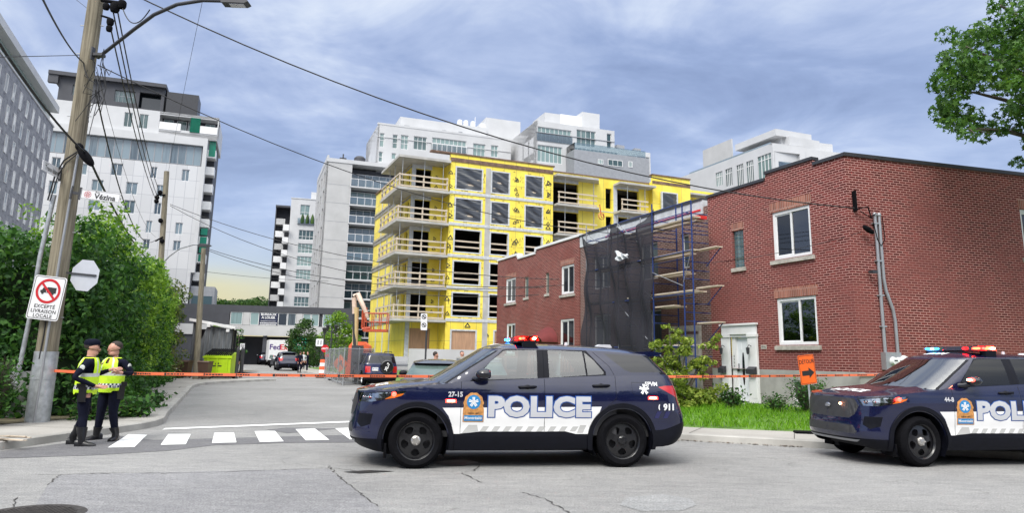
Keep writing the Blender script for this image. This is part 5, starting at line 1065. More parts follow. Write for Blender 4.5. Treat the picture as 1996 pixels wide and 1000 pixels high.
holes = []; colsW = [(.12, 2.62), (3.62, 5.35), (7.1, 8.85)]
for k in range(1, 6):
    for a, b_ in colsW: holes.append((a, b_, FZ[k] + .40, FZ[k] + 2.42))
Ywall = MB(); gh = [(.12, 2.4, 1.8, 3.85), (4.2, 6.2, 1.8, 3.9)]
panel(Ywall, rect(-.5, 10.0, 1.5, 19.95), [rect(*q) for q in holes + gh], 0, .3)
obj('front_wall', Ywall, MATS['insulation_yellow'], yb)
def yopen(q, film, rail=True, y=.08):
    x0, x1, z0, z1 = q; mb = MB()
    for a in ((x0 - .12, x0 + .02, z0 - .1, z1 + .1), (x1 - .02, x1 + .12, z0 - .1, z1 + .1), (x0 + .02, x1 - .02, z1 - .02, z1 + .1), (x0 + .02, x1 - .02, z0 - .1, z0 + .02)): mb.box(a[0], a[1], -.012, .2, a[2], a[3])
    w_ = obj('window_opening', mb, MATS['white_wrap'], yb)
    if rail:
        mb = MB()
        for h in (.48, 1.0): mb.box(x0 + .02, x1 - .02, y, y + .05, z0 + h - .08, z0 + h + .06)
        obj('guard_rail', mb, MATS['plank'], w_)
    if film:
        mb = MB(); n = 14; V = []
        for i in range(n + 1):
            for j in range(n + 1): u, v_ = i / n, j / n; V.append((x0 + .02 + (x1 - x0 - .04) * u, .05 + .05 * math.sin(u * 9 + v_ * 13 + x0) * math.sin(3.14 * u) + .03 * math.sin(v_ * 31 + u * 12), z0 + .02 + (z1 - z0 - .04) * v_))
        mb.add(V, [(i * (n + 1) + j, (i + 1) * (n + 1) + j, (i + 1) * (n + 1) + j + 1, i * (n + 1) + j + 1) for i in range(n) for j in range(n)]); obj('plastic_film', mb, MATS['poly_film'], w_, 60)
for q in holes: yopen(q, q[2] > 13)
for q in gh:
    yopen(q, False, False); mb = MB(); mb.box(q[0], q[1], .1, .14, q[2], q[3]); obj('plywood_sheet', mb, MATS['plywood'], yb)
mb = MB(); mb.box(3.0, 3.5, -.02, .0, 1.8, 19.0); obj('concrete_strip', mb, MATS['slab_conc'], yb)
for k in range(1, 7):                                # horizontal floor bands
    z_ = FZ[k]; mb = MB(); mb.box(-.5, 10.0, -.06, -.0, z_ - .12, z_ - .02); mb.box(-.5, 10.0, -.03, -.002, z_ + .0, z_ + .16 if k < 6 else z_ + .05); obj('floor_band', mb, MATS['white_wrap' if k < 6 else 'membrane'], yb)
mb = MB(); mb.box(-.5, 10., -.02, -.002, 19.36, 19.62); mb.box(-3.5, 34.5, .0, 14, 19.96, 20.02) if False else None; obj('parapet_band', mb, MATS['membrane'], yb)
mb = MB(); mb.box(-2.4, 10.15, -.08, .5, 19.955, 20.08); mb.box(10.2, 21.7, 1.2, 2, 19.6, 19.7); obj('roof_edge', mb, MATS['membrane'], yb)
mb = MB(); mb.box(-3.3, 34, 2.0, 14, 19.2, 19.34); obj('roof', mb, MATS['grey_roof'], yb)
# interior: floor slabs and back wall, indoor shade put into their near-black colour
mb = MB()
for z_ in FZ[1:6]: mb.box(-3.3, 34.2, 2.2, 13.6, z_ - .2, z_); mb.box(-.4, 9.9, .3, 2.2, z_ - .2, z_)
obj('floor_slab', mb, MATS['room_shade'], yb)
mb = MB(); mb.box(-3.3, 34.2, 4.6, 4.8, 1.5, 19.2); mb.box(10.0, 10.1, .3, 4.6, 1.5, 19.2); obj('inner_wall', mb, MATS['room_shade'], yb)
mb = MB()                                            # printed marks of the insulation boards
def mark(x, z, y, s=.28, rot=0.):
    mt_ = T((x, y, z)) @ RY(rot); mb.add([mt_ @ Vector(p_) for p_ in ((-s, 0, -s * .6), (s, 0, -s * .6), (0, 0, s * .8), (-s * .45, -.001, -s * .42), (s * .45, -.001, -s * .42), (0, -.001, s * .3))], [(0, 1, 4, 3), (1, 2, 5, 4), (2, 0, 3, 5)])
    mb.box(x - s * .9, x + s * .9, y - .001, y, z - s * .95, z - s * .75)
for k in range(1, 6):
    for x_ in (-.35, 6.1, 6.2, 9.45, 9.5):
        for dz2 in (.75, 1.9): mark(x_ + rnd.uniform(-.1, .1), FZ[k] + dz2 + rnd.uniform(-.25, .25), -.006, rnd.uniform(.2, .3), rnd.choice((0, math.pi / 2)))
for x_, z_ in ((3.3, 2.2), (3.0, 3.6), (6.9, 3.3), (7.2, 2.1), (8.3, 3.7), (1.2, 4.35), (5.1, 4.35)): mark(x_ + .4, z_, -.006, .3)
for k in range(1, 6): mark(-1.2, FZ[k] + 1.7, 1.79, .2, math.pi / 2); mark(-1.25, FZ[k] + .8, 1.79, .2)
for _ in range(170):
    k = rnd.randint(1, 5); x_ = rnd.choice((-.3, .0, 2.85, 5.75, 5.9, 6.6, 6.75, 9.1, 9.3, 9.75)) + rnd.uniform(-.08, .08); z_ = FZ[k] + rnd.uniform(.3, 2.6); mb.box(x_ - .02, x_ + .02, -.007, -.006, z_ - rnd.uniform(.05, .3), z_)
for _ in range(90): x_ = rnd.uniform(-.4, 9.9); k = rnd.randint(1, 5); z_ = FZ[k] + rnd.choice((.22, 2.62)); mb.box(x_, x_ + rnd.uniform(.1, .4), -.007, -.006, z_, z_ + .04)
struct(obj('board_print', mb, MATS['decal_dark'], yb), 'stuff')
# corner balconies: recessed walls, slabs, props, timber rails
cw = MB(); hs = [rect(-3.25, -1.75, FZ[k] + .06, FZ[k] + 2.3) for k in range(1, 6)] + [rect(-3.2, -1.3, 1.8, 4.0)]
panel(cw, rect(-3.6, -.5, 1.5, 19.2), hs, 1.8, .25); obj('recess_wall', cw, MATS['insulation_yellow'], yb)
mb = MB(); mb.box(-3.62, -3.25, 1.74, 1.799, 1.5, 19.2)
for k in range(1, 6): mb.box(-3.24, -1.7, 1.76, 1.799, FZ[k] + 2.32, FZ[k] + 2.75)
obj('white_wrap', mb, MATS['white_wrap'], yb); mb = MB(); mb.box(-3.2, -1.3, 1.9, 1.95, 1.8, 4.0); obj('plywood_sheet', mb, MATS['plywood'], yb)
mb = MB(); mb.box(-.5, -.46, .0, 1.8, 1.5, 19.3); obj('return_wall', mb, MATS['insulation_yellow'], yb)
sdw = sub(yb, 'side_wall', (-3.6, 1.8, 0), R(90)); LS = 15.      # local x runs back along the street
shs = [rect(a, a + 1.2, FZ[k] + .06, FZ[k] + 2.3) for k in range(1, 6) for a in (.7, 2.9)]
mbs = MB(); panel(mbs, rect(0, LS, 1.5, 19.1), shs, 0, .25)
mbs.v = [(x, -y, z) for x, y, z in mbs.v]; obj('wall', mbs, MATS['insulation_yellow'], sdw)
mb = MB()
for k in range(1, 6): mb.box(5.4, LS, .01, .06, FZ[k] - .15, FZ[k] + .25); mb.box(0, 5.4, .01, .04, FZ[k] + 2.4, FZ[k] + 2.6)
obj('floor_band', mb, MATS['concrete'], sdw); mb = MB()
for x_ in (5.6, 8.4, 11.4): mb.box(x_, x_ + .35, .01, .03, 1.8, 19)
obj('white_wrap', mb, MATS['white_wrap'], sdw)
mb = MB()
for k in range(1, 6):
    for i in range(16): x_ = 5.5 + i * .6; mb.box(x_, x_ + .07, .07, .14, FZ[k] - .1, FZ[k] + .5)
    mb.box(5.4, LS, .10, .16, FZ[k] + .2, FZ[k] + .28)
obj('timber_strips', mb, MATS['concrete'], sdw); mb = MB(); mb.box(-.1, LS + .1, -.2, .12, 19.102, 19.25); obj('roof_edge', mb, MATS['membrane'], sdw)
for k in range(1, 7):
    z_ = FZ[k] - (.02 if k < 6 else .12); mb = MB(); mb.prism([(-5.35, -.25), (-.52, -.25), (-.52, 1.79), (-3.64, 1.79), (-3.64, 6.8), (-5.35, 6.8)], z_ - .22, z_); bs_ = obj('balcony_slab', mb, MATS['slab_conc'], yb)
    if k == 6: continue
    mb = MB()
    for x_, y_ in ((-5.2, -.1), (-3.0, -.1), (-.8, -.1), (-5.2, 2.), (-5.2, 3.6), (-5.2, 5.2), (-5.2, 6.6)): mb.box(x_ - .06, x_ + .06, y_ - .06, y_ + .06, z_, z_ + 1.25)
    for h in (.12, .62, 1.12): mb.box(-5.2, -.7, -.19, -.15, z_ + h - .07, z_ + h + .07); mb.box(-5.31, -5.27, -.1, 6.6, z_ + h - .07, z_ + h + .07)
    obj('guard_rail', mb, MATS['plank'], bs_)
    for x_, y_ in ((-4.9, .2), (-2.9, .1), (-1.1, .2), (-4.9, 3.), (-4.9, 5.)): mb = MB(); mb.tube([(x_, y_, z_), (x_, y_, z_ + 2.7)], .03, 5); obj('prop', mb, MATS['galv'], bs_)
# right-hand half: balcony bays and far bays
BB = MB(); hb_ = []
for k in range(3, 6): hb_ += [rect(10.45, 13.25, FZ[k] + .05, FZ[k] + 2.4), rect(16.4, 17.1, FZ[k] + .3, FZ[k] + 2.4), rect(17.75, 20.35, FZ[k] + .05, FZ[k] + 2.45)]
panel(BB, rect(10.1, 21.7, 1.5, 19.75), hb_, .9, .3); obj('recess_wall', BB, MATS['insulation_yellow'], yb)
B3 = MB(); hb2 = [rect(22.7, 24.5, FZ[k] + .45, FZ[k] + 2.45) for k in range(3, 6)]; panel(B3, rect(21.7, 26.4, 1.5, 20.6), hb2, .3, .3); obj('bay_wall', B3, MATS['insulation_yellow'], yb)
for q in hb2: yopen((q[0][0], q[1][0], q[0][1], q[2][1]), True, True, .45)
B4 = MB(); panel(B4, rect(26.4, 33.5, 1.5, 19.9), [rect(27.3, 30.3, FZ[k] + .05, FZ[k] + 2.4) for k in range(3, 6)], 1.6, .3); obj('recess_wall', B4, MATS['insulation_yellow'], yb)
mb = MB(); mb.box(21.66, 21.7, .3, .9, 1.5, 19.9); mb.box(26.4, 26.44, .3, 1.6, 1.5, 20.5); obj('return_wall', mb, MATS['insulation_yellow'], yb)
mb = MB(); mb.box(21.6, 26.5, .2, .8, 20.602, 20.72); mb.box(21.65, 26.45, .26, .299, 19.7, 20.0); mb.box(10.1, 21.7, .82, 1.3, 19.752, 19.85); obj('roof_edge', mb, MATS['membrane'], yb)
mb = MB()
for k in range(3, 6):
    mb.box(10.1, 10.44, .86, .899, FZ[k], FZ[k] + 2.9); mb.box(10.45, 13.25, .86, .899, FZ[k] + 2.42, FZ[k] + 2.8); mb.box(17.3, 17.74, .86, .899, FZ[k], FZ[k] + 2.9); mb.box(17.75, 20.35, .86, .899, FZ[k] + 2.47, FZ[k] + 2.85); mb.box(10.1, 26.4, .86 if False else .87, .898, FZ[k] - .1, FZ[k] - .02)
obj('white_wrap', mb, MATS['white_wrap'], yb)
for k in range(3, 7):
    for a, b_, f_ in ((10.2, 15.6, -.5), (17.3, 21.6, -.5), (26.45, 32, .2)):
        z_ = FZ[k] - (.02 if k < 6 else .1); mb = MB(); mb.prism([(a, f_), (b_ - (.8 if a < 12 else .0), f_), (b_, 1.5 if a > 26 else .86), (a, 1.5 if a > 26 else .86)], z_ - .2, z_); bs_ = obj('balcony_slab', mb, MATS['slab_conc'], yb)
        if k == 6: continue
        mb = MB(); x_ = a + .25
        while x_ < b_ - 1: mb.box(x_ - .05, x_ + .05, f_ + .06, f_ + .16, z_, z_ + 1.2); x_ += 2.1
        for h in (.12, .62, 1.12): mb.box(a + .1, b_ - 1., f_ + .0, f_ + .04, z_ + h - .07, z_ + h + .07)
        obj('guard_rail', mb, MATS['plank'], bs_)
        for x_ in (a + 1., b_ - 1.2): mb = MB(); mb.tube([(x_, f_ + .3, z_), (x_, f_ + .3, z_ + 2.75)], .03, 5); obj('prop', mb, MATS['galv'], bs_)
mb = MB(); mb.lathe([(.30, 0), (.36, .05), (.30, .1)], 14, T((15.0, -.6, 15.4)) @ RX(math.pi / 2)); mb.lathe([(.12, 0), (.18, .05), (.12, .1)], 12, T((15.05, -.7, 15.4)) @ RX(math.pi / 2)); mb.tube([(15, -.6, 15.4), (14.9, -.5, 16.6)], .05, 5)
o_ = obj('hoist', mb, mat('hoist_red', (.45, .05, .03), .5), yb)
pm_ = MB()
mb = MB(); mb.box(-4.5, 30, -3.2, -3.0, 0, 2.15); o_ = obj('concrete_wall', mb, MATS['light_precast'], None); o_.location = (YO.x, YO.y, 0); o_.rotation_euler = (0, 0, R(YA)); tag(o_, 'long grey concrete wall along the foot of the yellow building', 'wall')
# ------------------------------------------------ towers behind
def tower_part(par, name, x0, x1, z0, z1, wins, m_='white_panel', y=0., d=.3, glass='glass_teal', depth=None, nv=2, hz=(), fw=.09, roof=True):
    mb = MB(); panel(mb, rect(x0, x1, z0, z1), [rect(*q[:4]) for q in wins], y, d)
    w_ = obj(name, mb, MATS[m_], par)
    for q in wins: window(par, *q[:4], y=y + d * .45, nv=q[4] if len(q) > 4 else nv, hz=q[5] if len(q) > 5 else hz, fw=fw, dp=.1, glass=glass)
    if depth:
        mb = MB(); mb.box(x0, x1, y + d, y + depth, z0, z1 - .02); obj('block', mb, MATS[m_], par)
    return w_
# grey precast tower
TO = AY(684, 690, 108.).xy; tw = bldg('apartment_tower', 'pale grey twelve storey tower with glazed balconies, left of the yellow building', 'building', TO, 20)
tower_part(tw, 'front_wall', -5.3, -1.45, 0, 30.6, [], 'light_precast')
mb = MB()
for k in range(1, 11): mb.box(-5.31, -1.44, -.012, 0, 30.0 - k * 2.87 - .02, 30.0 - k * 2.87 + .03)
obj('joint', mb, MATS['metal_grey'], tw)
sw2 = sub(tw, 'side_wall', (-5.3, 0, 0), R(90)); wl = []
for k in range(10):
    z_ = 27.4 - k * 2.87
    for a, b_ in ((1.5, 3.4), (6.2, 7.6), (10.5, 12.)): wl.append((a, b_, z_, z_ + 2.0))
mb = MB(); panel(mb, rect(0, 16, 0, 30.6), [rect(*q) for q in wl], 0, .25); mb.v = [(x, -y, z) for x, y, z in mb.v]; obj('wall', mb, MATS['light_precast'], sw2)
for q in wl: mb = MB(); mb.box(q[0], q[1], -.2, -.15, q[2], q[3]); obj('pane', mb, MATS['glass_dark'], sw2)
mb = MB(); mb.box(-1.45, 6.5, 2.2, 16, 0, 30.3); obj('core', mb, MATS['charcoal_clad'], tw); mb = MB(); mb.box(-5.35, 6.5, -.1, 16, 30.605, 31.2); mb.box(-5.3, -5.0, -.1, 16, 31.2, 31.6); obj('roof', mb, MATS['white_panel'], tw)
mb = MB(); mb.box(-5.25, -2.7, .5, 1.5, 31.2, 31.5) if False else mb.box(-3.2, -2.2, 2, 3, 31.2, 32.0); mb.box(1.2, 2.6, 2, 3, 31.2, 31.7); mb.lathe([(.9, 31.2), (.9, 32.4), (.6, 32.7), (0, 32.75)], 14, T((0., 3, 0))); mb.box(.2 - 3, .4 - 3, 2, 2.2, 31.2, 32.6); obj('roof_plant', mb, MATS['charcoal_clad'], tw)
for k in range(11):
    z_ = 30.0 - (k + 1) * 2.87
    window(tw, -1.3, 6.4, z_ + .1, z_ + 2.45, y=2.05, nv=7, fw=.08, glass='glass_teal' if k % 3 else 'glass_blue', dp=.1)
    mb = MB(); mb.box(-1.6, 6.5, -.15, 2.1, z_ - .22, z_); bs_ = obj('balcony_slab', mb, MATS['white_panel'], tw); mb = MB(); mb.box(-1.55, 6.4, -.1, -.07, z_ + .08, z_ + 1.1); obj('balcony_glass', mb, MATS['balcony_glass'], bs_)
    mb = MB(); mb.box(-1.58, 6.4, -.13, -.04, z_ + 1.1, z_ + 1.17)
    for i in range(8): mb.box(-1.56 + i * 1.13, -1.50 + i * 1.13, -.13, -.05, z_, z_ + 1.1)
    obj('railing', mb, MATS['metal_white'], bs_)
# white tower top behind the yellow building, L shaped
UO = AY(737, 690, 112.).xy; ut = bldg('apartment_tower', 'white stepped penthouse storeys of a tower rising behind the yellow building roof', 'building', UO, 20); PU = Pl(UO, 20)
def px(pl, *Rr): return [pl.r(*q[:4]) + tuple(q[4:]) for q in Rr]
w0 = px(PU, (740, 259, 749, 286, 1, (.5,)), (765, 262, 775, 289, 1, (.4,)), (781, 263, 796, 291, 2, (.4,)), (806, 266, 832, 292, 3), (922, 280, 946, 304, 3), (957, 283, 971, 306, 2), (738, 295, 746, 315, 1, (.5,)), (763, 298, 772, 310, 1))
rc = PU.r(842, 271, 909, 296)
tower_part(ut, 'front_wall', -1.9, 21., 20, 38.4, w0 + [rc[:4] + (8,)], 'white_panel', depth=12)
sd3 = sub(ut, 'side_wall', (-1.9, 0, 0), R(90)); wl = [(1.0, 4.2, 32.4, 35.2), (5.6, 8.6, 32.4, 35.2), (1.0, 5., 29.2, 31.4)]
mb = MB(); panel(mb, rect(0, 12, 20, 38.4), [rect(*q) for q in wl], 0, .25); mb.v = [(x, -y, z) for x, y, z in mb.v]; obj('wall', mb, MATS['white_panel'], sd3)
for q in wl: mb = MB(); mb.box(q[0], q[1], -.2, -.15, q[2], q[3]); obj('pane', mb, MATS['glass_teal'], sd3)
z_ = rc[2]; mb = MB(); mb.box(rc[0] - .1, rc[1] + .1, -.12, -.08, z_, z_ + 1.1); o_ = obj('balcony_glass', mb, MATS['balcony_glass'], ut); mb = MB(); mb.box(rc[0] - .15, rc[1] + .15, -.14, -.06, z_ + 1.1, z_ + 1.18)
for i in range(8): x_ = rc[0] + (rc[1] - rc[0]) * i / 7; mb.box(x_ - .04, x_ + .04, -.14, -.06, z_, z_ + 1.1)
obj('railing', mb, MATS['metal_white'], o_)
mb = MB(); mb.box(-2.0, 21, -.1, -.002, 36.3, 36.4); mb.box(2.2, 17.5, 3, 11, 38.4, 41.2); mb.box(17.5, 24, 3.5, 12, 38.4, 43.3); mb.box(-2.0, 21, -.05, .3, 38.402, 38.7); obj('roof_block', mb, MATS['white_panel'], ut)
mb = MB()
for i, x_ in enumerate((13., 14.1, 15.4)): mb.lathe([(.45, 41.2), (.45, 42.3), (.3, 42.5), (0, 42.55)], 10, T((x_, 4.5, 0)))
mb.box(16.6, 17.6, 3.8, 4.8, 41.2, 42.2); mb.box(15.6, 15.7, 4, 4.1, 41.2, 43.2); obj('roof_vents', mb, MATS['metal_white'], ut)
mb = MB(); mb.box(9.5, 10.2, 2.99, 3, 39.3, 39.8); mb.box(12.4, 13.1, 2.99, 3, 39.4, 39.9); mb.box(2.9, 3.8, 2.99, 3, 39.3, 39.8); obj('vent_grille', mb, MATS['metal_grey'], ut)
# right wing, nearer: side face receding + front
wr = sub(ut, 'right_wing', (24.3, -9., 0)); PW = Pl((UO.x + 24.3 * math.cos(R(20)) + 9 * math.sin(R(20)), UO.y + 24.3 * math.sin(R(20)) - 9 * math.cos(R(20))), 20)
x0w = PW.p(1045, 300)[0]; zt_w = PW.p(1045, 234)[1]; x1w = PW.p(1198, 290)[0]; x2w = PW.p(1268, 320)[0]
ww = px(PW, (1047, 284, 1096, 317, 6), (1124, 254, 1161, 285, 4), (1183, 260, 1192, 289, 1)); rc = PW.r(1047, 250, 1114, 277)
ww = [q[:4] + tuple(q[4:]) for q in ww]
tower_part(wr, 'wall', x0w, x1w, 20, zt_w, ww + [rc[:4] + (8,)], 'white_panel', depth=14)
z_ = rc[2]; mb = MB(); mb.box(rc[0] - .1, rc[1] + .1, -.12, -.08, z_, z_ + 1.2); o_ = obj('balcony_glass', mb, MATS['balcony_glass'], wr)
wz2 = PW.p(1230, 293)[1]; w2_ = px(PW, (1242, 305, 1266, 336, 4), (1222, 303, 1240, 318, 3)); tower_part(wr, 'wall', x1w, x2w, 20, wz2, w2_, 'white_panel', depth=12)
sd4 = sub(wr, 'side_wall', (x0w, 0, 0), R(90)); wl = [(a, a + 1.9, z, z + 2.6) for z in (zt_w - 5.1, zt_w - 8.9) for a in (1.2, 3.6, 6.4)]
mb = MB(); panel(mb, rect(0, 11, 20, zt_w), [rect(*q) for q in wl], 0, .25); mb.v = [(x, -y, z) for x, y, z in mb.v]; obj('wall', mb, MATS['white_panel'], sd4)
for q in wl: mb = MB(); mb.box(q[0], q[1], -.2, -.15, q[2], q[3]); obj('pane', mb, MATS['glass_teal'], sd4)
gt = PW.r(1103, 309, 1240, 335); mb = MB(); mb.box(gt[0], gt[1] + .6, -3.2, -.02, 20, gt[3]); obj('grey_block', mb, MATS['metal_grey'], wr)
q = PW.r(1110, 291, 1204, 309); window(wr, q[0], q[1], q[2], q[3], y=-.1, nv=12, fw=.08, glass='glass_teal')
mb = MB(); mb.box(gt[0] + .1, gt[1], -3.1, -3.05, gt[3], gt[3] + 1.2); mb.box(gt[0] + .1, gt[0] + .15, -3.1, 0, gt[3], gt[3] + 1.2); obj('balcony_glass', mb, MATS['balcony_glass'], wr)
for q in px(PW, (1148, 320, 1158, 329), (1167, 321, 1195, 333), (1206, 324, 1214, 335)): window(wr, q[0], q[1], q[2], q[3], y=-3.28, nv=3, fw=.08, glass='glass_teal')
rb_ = [PW.r(1108, 223, 1150, 240), PW.r(1150, 218, 1184, 244), PW.r(1078, 219, 1108, 238)]
for (a, b_, z0_, z1_), m_ in zip(rb_, ('metal_white', 'white_panel', 'white_panel')): mb = MB(); mb.box(a * 1.03, b_ * 1.03, 3.5, 9, zt_w, z1_ + 1.); obj('roof_block', mb, MATS[m_], wr)
mb = MB(); mb.box(x0w - .1, x1w + .05, -.1, .2, zt_w - 2.0, zt_w - 1.9); mb.box(x1w + 1.5, x1w + 3, 2, 3, wz2, wz2 + 1.4); mb.box(x1w + 5, x1w + 6.2, 2, 3, wz2, wz2 + 1.2); obj('roof_plant', mb, MATS['metal_grey'], wr)
# white mid-rise with stacked balconies, far down the street
WO = AY(570, 690, 155.).xy; wb = bldg('apartment_tower', 'white mid-rise with stacked balconies and topiary on its terrace, seen down the street', 'building', WO, 16); PB = Pl(WO, 16)
wins = px(PB, (585, 399, 604, 420, 2, (.3,)), (615, 401, 627, 422, 2, (.3,))); zz = [449, 475, 500, 526, 552, 579]
for i, yy in enumerate(zz): a = PB.r(582 - i * 1.9, yy, 625 - i * 1.9, yy + 19); wins.append(a + (6, (.35,)))
tower_part(wb, 'front_wall', -2.6, 9., 6, 35.2, wins, 'white_panel', depth=14); a = PB.r(580, 426, 625, 438); mb = MB(); mb.box(a[0], a[1], -.3, .05, a[2], a[2] + .15); mb.box(a[0], a[1], -.3, -.27, a[2] + .15, a[2] + 1.3); obj('terrace', mb, MATS['balcony_glass'], wb)
window(wb, a[0] + .5, a[1], a[2] + .2, a[3], y=-.02, nv=5, glass='glass_dark'); mb = MB()
for i in range(5): x_ = a[0] + 1 + i * 1.05; mb.lathe([(.42, a[2] + .2), (.45, a[2] + .9), (.22, a[2] + 1.9), (0, a[2] + 2.5)], 8, T((x_, -.15, 0)))
obj('topiary', mb, MATS['leaf_dark'], wb, 40)
mb = MB(); mb.box(1.5, 9, 3, 10, 35.2, 37.6); mb.box(-2.7, 9, -.1, .2, 35.202, 35.4); obj('roof_block', mb, MATS['white_panel'], wb)
mb = MB(); mb.box(-5.6, -2.61, 3.2, 14, 6, 33.3); mb.box(-5.75, -2.7, -.0, 14, 33.1, 33.5); mb.box(-5.75, -5.55, 1.2, 14, 6, 33.1); obj('dark_wing', mb, MATS['charcoal_clad'], wb)
for k in range(9):
    z_ = 29.6 - k * 2.78 if k < 9 else 0
    for a, b_, y_, dz2 in ((-5.5, -3.6, 1., 0.), (-3.9, -2.62, -1.2, -1.6)):
        mb = MB(); mb.box(a, b_, y_, 3.2 if a < -5 else .9, z_ + dz2 - .2, z_ + dz2); mb.box(a, b_, y_, y_ + .08, z_ + dz2, z_ + dz2 + 1.1); mb.box(a, a + .08, y_, 3.2 if a < -5 else .9, z_ + dz2, z_ + dz2 + 1.1); obj('balcony', mb, MATS['metal_white' if k % 2 or a > -5 else 'light_precast'], wb)
# low office building at the end of the street
LO = AY(480, 690, 100.).xy; lb_ = bldg('office_building', 'low grey and white office building with rental banners at the street end', 'building', LO, 12); PLo = Pl(LO, 12)
gz = PLo.p(480, 608)[1]; wz0 = PLo.p(480, 634)[1]; bz = PLo.p(480, 654)[1]
mb = MB(); panel(mb, rect(-9.5, 14, wz0, 8.05), [rect(-2.6, 12.5, wz0 + .02, gz)], 0, .3); mb.box(-9.5, 14, .3, 14, 7.6, 8.0); obj('upper_wall', mb, MATS['charcoal_clad'], lb_)
mb = MB(); mb.box(-9.5, 14, -.25, .3, bz, wz0 - .003); obj('white_band', mb, MATS['light_precast'], lb_)
mb = MB(); mb.box(-9.5, 14, .31, 12, wz0 + .0, 7.55); mb.box(-9.5, -2.6, .02, 6, .0, bz); mb.box(9.8, 14, .02, 6, 0, bz); mb.box(6.2, 6.8, .02, .6, 0, bz); mb.box(-2.6, 9.8, 5, 6, 0, bz); mb.box(2.0, 2.5, .1, .6, 0, bz); obj('lower_wall', mb, MATS['charcoal_clad'], lb_)
for a, b_ in ((-2.5, -.9), (.1, 1.25), (1.3, 2.5), (2.55, 3.75), (3.8, 5.0), (5.05, 6.2), (7.1, 8.2), (8.25, 9.3), (9.8, 11.2), (11.25, 12.4)): window(lb_, a, b_, wz0 + .05, gz - .03, y=.1, nv=1, fw=.07, glass='glass_teal' if a < 1.2 or a > 7 else 'glass_dark')
for a, b_ in ((-.85, .05), (6.25, 7.05)): mb = MB(); mb.box(a, b_, .05, .25, wz0 + .04, gz - .02); obj('pier', mb, MATS['light_precast'], lb_)
mb = MB(); mb.box(1.3, 3.75, .07, .095, wz0 + .1, gz - .1); bn = obj('rental_banner', mb, mat('banner_blue', (.01, .015, .05), .5), lb_); mb = MB(); mm_ = (wz0 + gz) / 2
text(mb, 'BUREAUX', .46, T((2.5, .06, mm_ + .62)), bold=.01); text(mb, 'À LOUER', .44, T((2.5, .06, mm_ + .18)), bold=.01); text(mb, '514-555-0000', .30, T((2.5, .06, mm_ - .5))) if False else mb.box(1.5, 3.5, .055, .06, mm_ - .30, mm_ - .26); obj('banner_text', mb, MATS['decal_white'], bn)
mb = MB()
for z_, a, b_ in ((-.55, 1.45, 3.6), (-.78, 1.45, 3.6)):
    x_ = a
    while x_ < b_: w3_ = rnd.uniform(.06, .13); mb.box(x_, x_ + w3_, .055, .06, mm_ + z_ - .07, mm_ + z_ + .07); x_ += w3_ + .05
obj('banner_text', mb, MATS['decal_white'], bn)
mb = MB(); mb.lathe([(1.0, 0), (1.0, .1), (0, .1)], 24, T((7.0, -.4, bz - .9)) @ RX(math.pi / 2)); o_ = obj('round_sign', mb, mat('sign_green', (.01, .35, .2), .4), lb_, 40); mb = MB(); text(mb, 'D', 1.1, T((7.0, -.52, bz - .9)), bold=.02); obj('sign_letter', mb, MATS['decal_white'], o_)
# white residential slab and grey brick block on the left
WL = AY(390, 690, 115.).xy; lw = bldg('apartment_tower', 'white panelled residential tower with green balcony screens, behind the leaning pole', 'building', WL, 19); PW2 = Pl(WL, 19)
wins = []
for r_ in ((221, 283, 243, 307), (216, 318, 239, 342), (298, 290, 312, 312), (293, 325, 306, 347), (357, 295, 371, 318), (354, 330, 369, 353), (178, 350, 201, 376), (172, 380, 196, 410), (245, 355, 268, 379), (241, 390, 263, 416), (305, 360, 318, 384), (284, 430, 296, 454), (278, 466, 292, 486), (341, 434, 356, 457), (337, 469, 352, 489), (300, 395, 314, 418), (222, 425, 240, 448), (150, 318, 170, 340), (150, 283, 178, 306), (103, 270, 123, 294), (100, 306, 118, 330), (94, 352, 112, 378)): wins.append(PW2.r(*r_) + (2,))
bandw = PW2.r(166, 236, 388, 277); bw_ = (PW2.p(110, 240)[0], PW2.p(387, 285)[0])
bz0, bz1 = 31.6, 34.9; tower_part(lw, 'front_wall', -26, -2.55, 0, bz0 - .1, [q for q in wins if q[3] < bz0 - .15 and q[1] < -2.7], 'panel_joint', depth=12, hz=(), glass='glass_blue')
mb = MB(); mb.box(-26, -2.55, .35, 12, bz0, bz1); obj('recess_wall', mb, MATS['metal_grey'], lw); [window(lw, -26 + i * 1.1625, -24.85 + i * 1.1625, bz0, bz1, y=.15, nv=1, fw=.06, glass='glass_blue', frame='metal_grey') for i in range(20)]
mb = MB(); mb.box(-26, -1.95, -.5, 12, bz1 + .003, bz1 + 1.3); mb.box(-2.549, -1.95, -.5, 1.2, 14, bz1 + .0); obj('white_band', mb, MATS['white_panel'], lw)
tz = 40.2; mb = MB(); panel(mb, rect(-26, -.6, bz1 + 1.3, tz), [rect(-9.55, -.75, 37.4, 39.7), rect(-14.6, -13.4, 36.6, 39.2) if False else rect(-14.7, -13.5, 37., 39.4), rect(-12.5, -11.2, 37., 39.4)], .3, .3); mb.box(-26, -.6, 3.5, 12, bz1 + 1.3, tz); mb.box(-9.5, -.6, .3, 3.5, bz1 + 1.31, bz1 + 2.1); mb.box(-9.6, -.6, .3, 3.5, tz - .4, tz); obj('upper_wall', mb, MATS['white_panel'], lw)
for a, b_ in ((-14.7, -13.5), (-12.5, -11.2)): window(lw, a, b_, 37., 39.4, y=.4, nv=2, glass='glass_teal')
mb = MB(); mb.box(-9.5, -.8, 2.8, 3.45, 37.4, 39.8); obj('balcony_back', mb, MATS['charcoal_clad'], lw)
for a in (-9.2, -7.2, -5.5, -2.8): window(lw, a, a + 1.5, 37.45, 39.6, y=2.6, nv=2, glass='glass_teal')
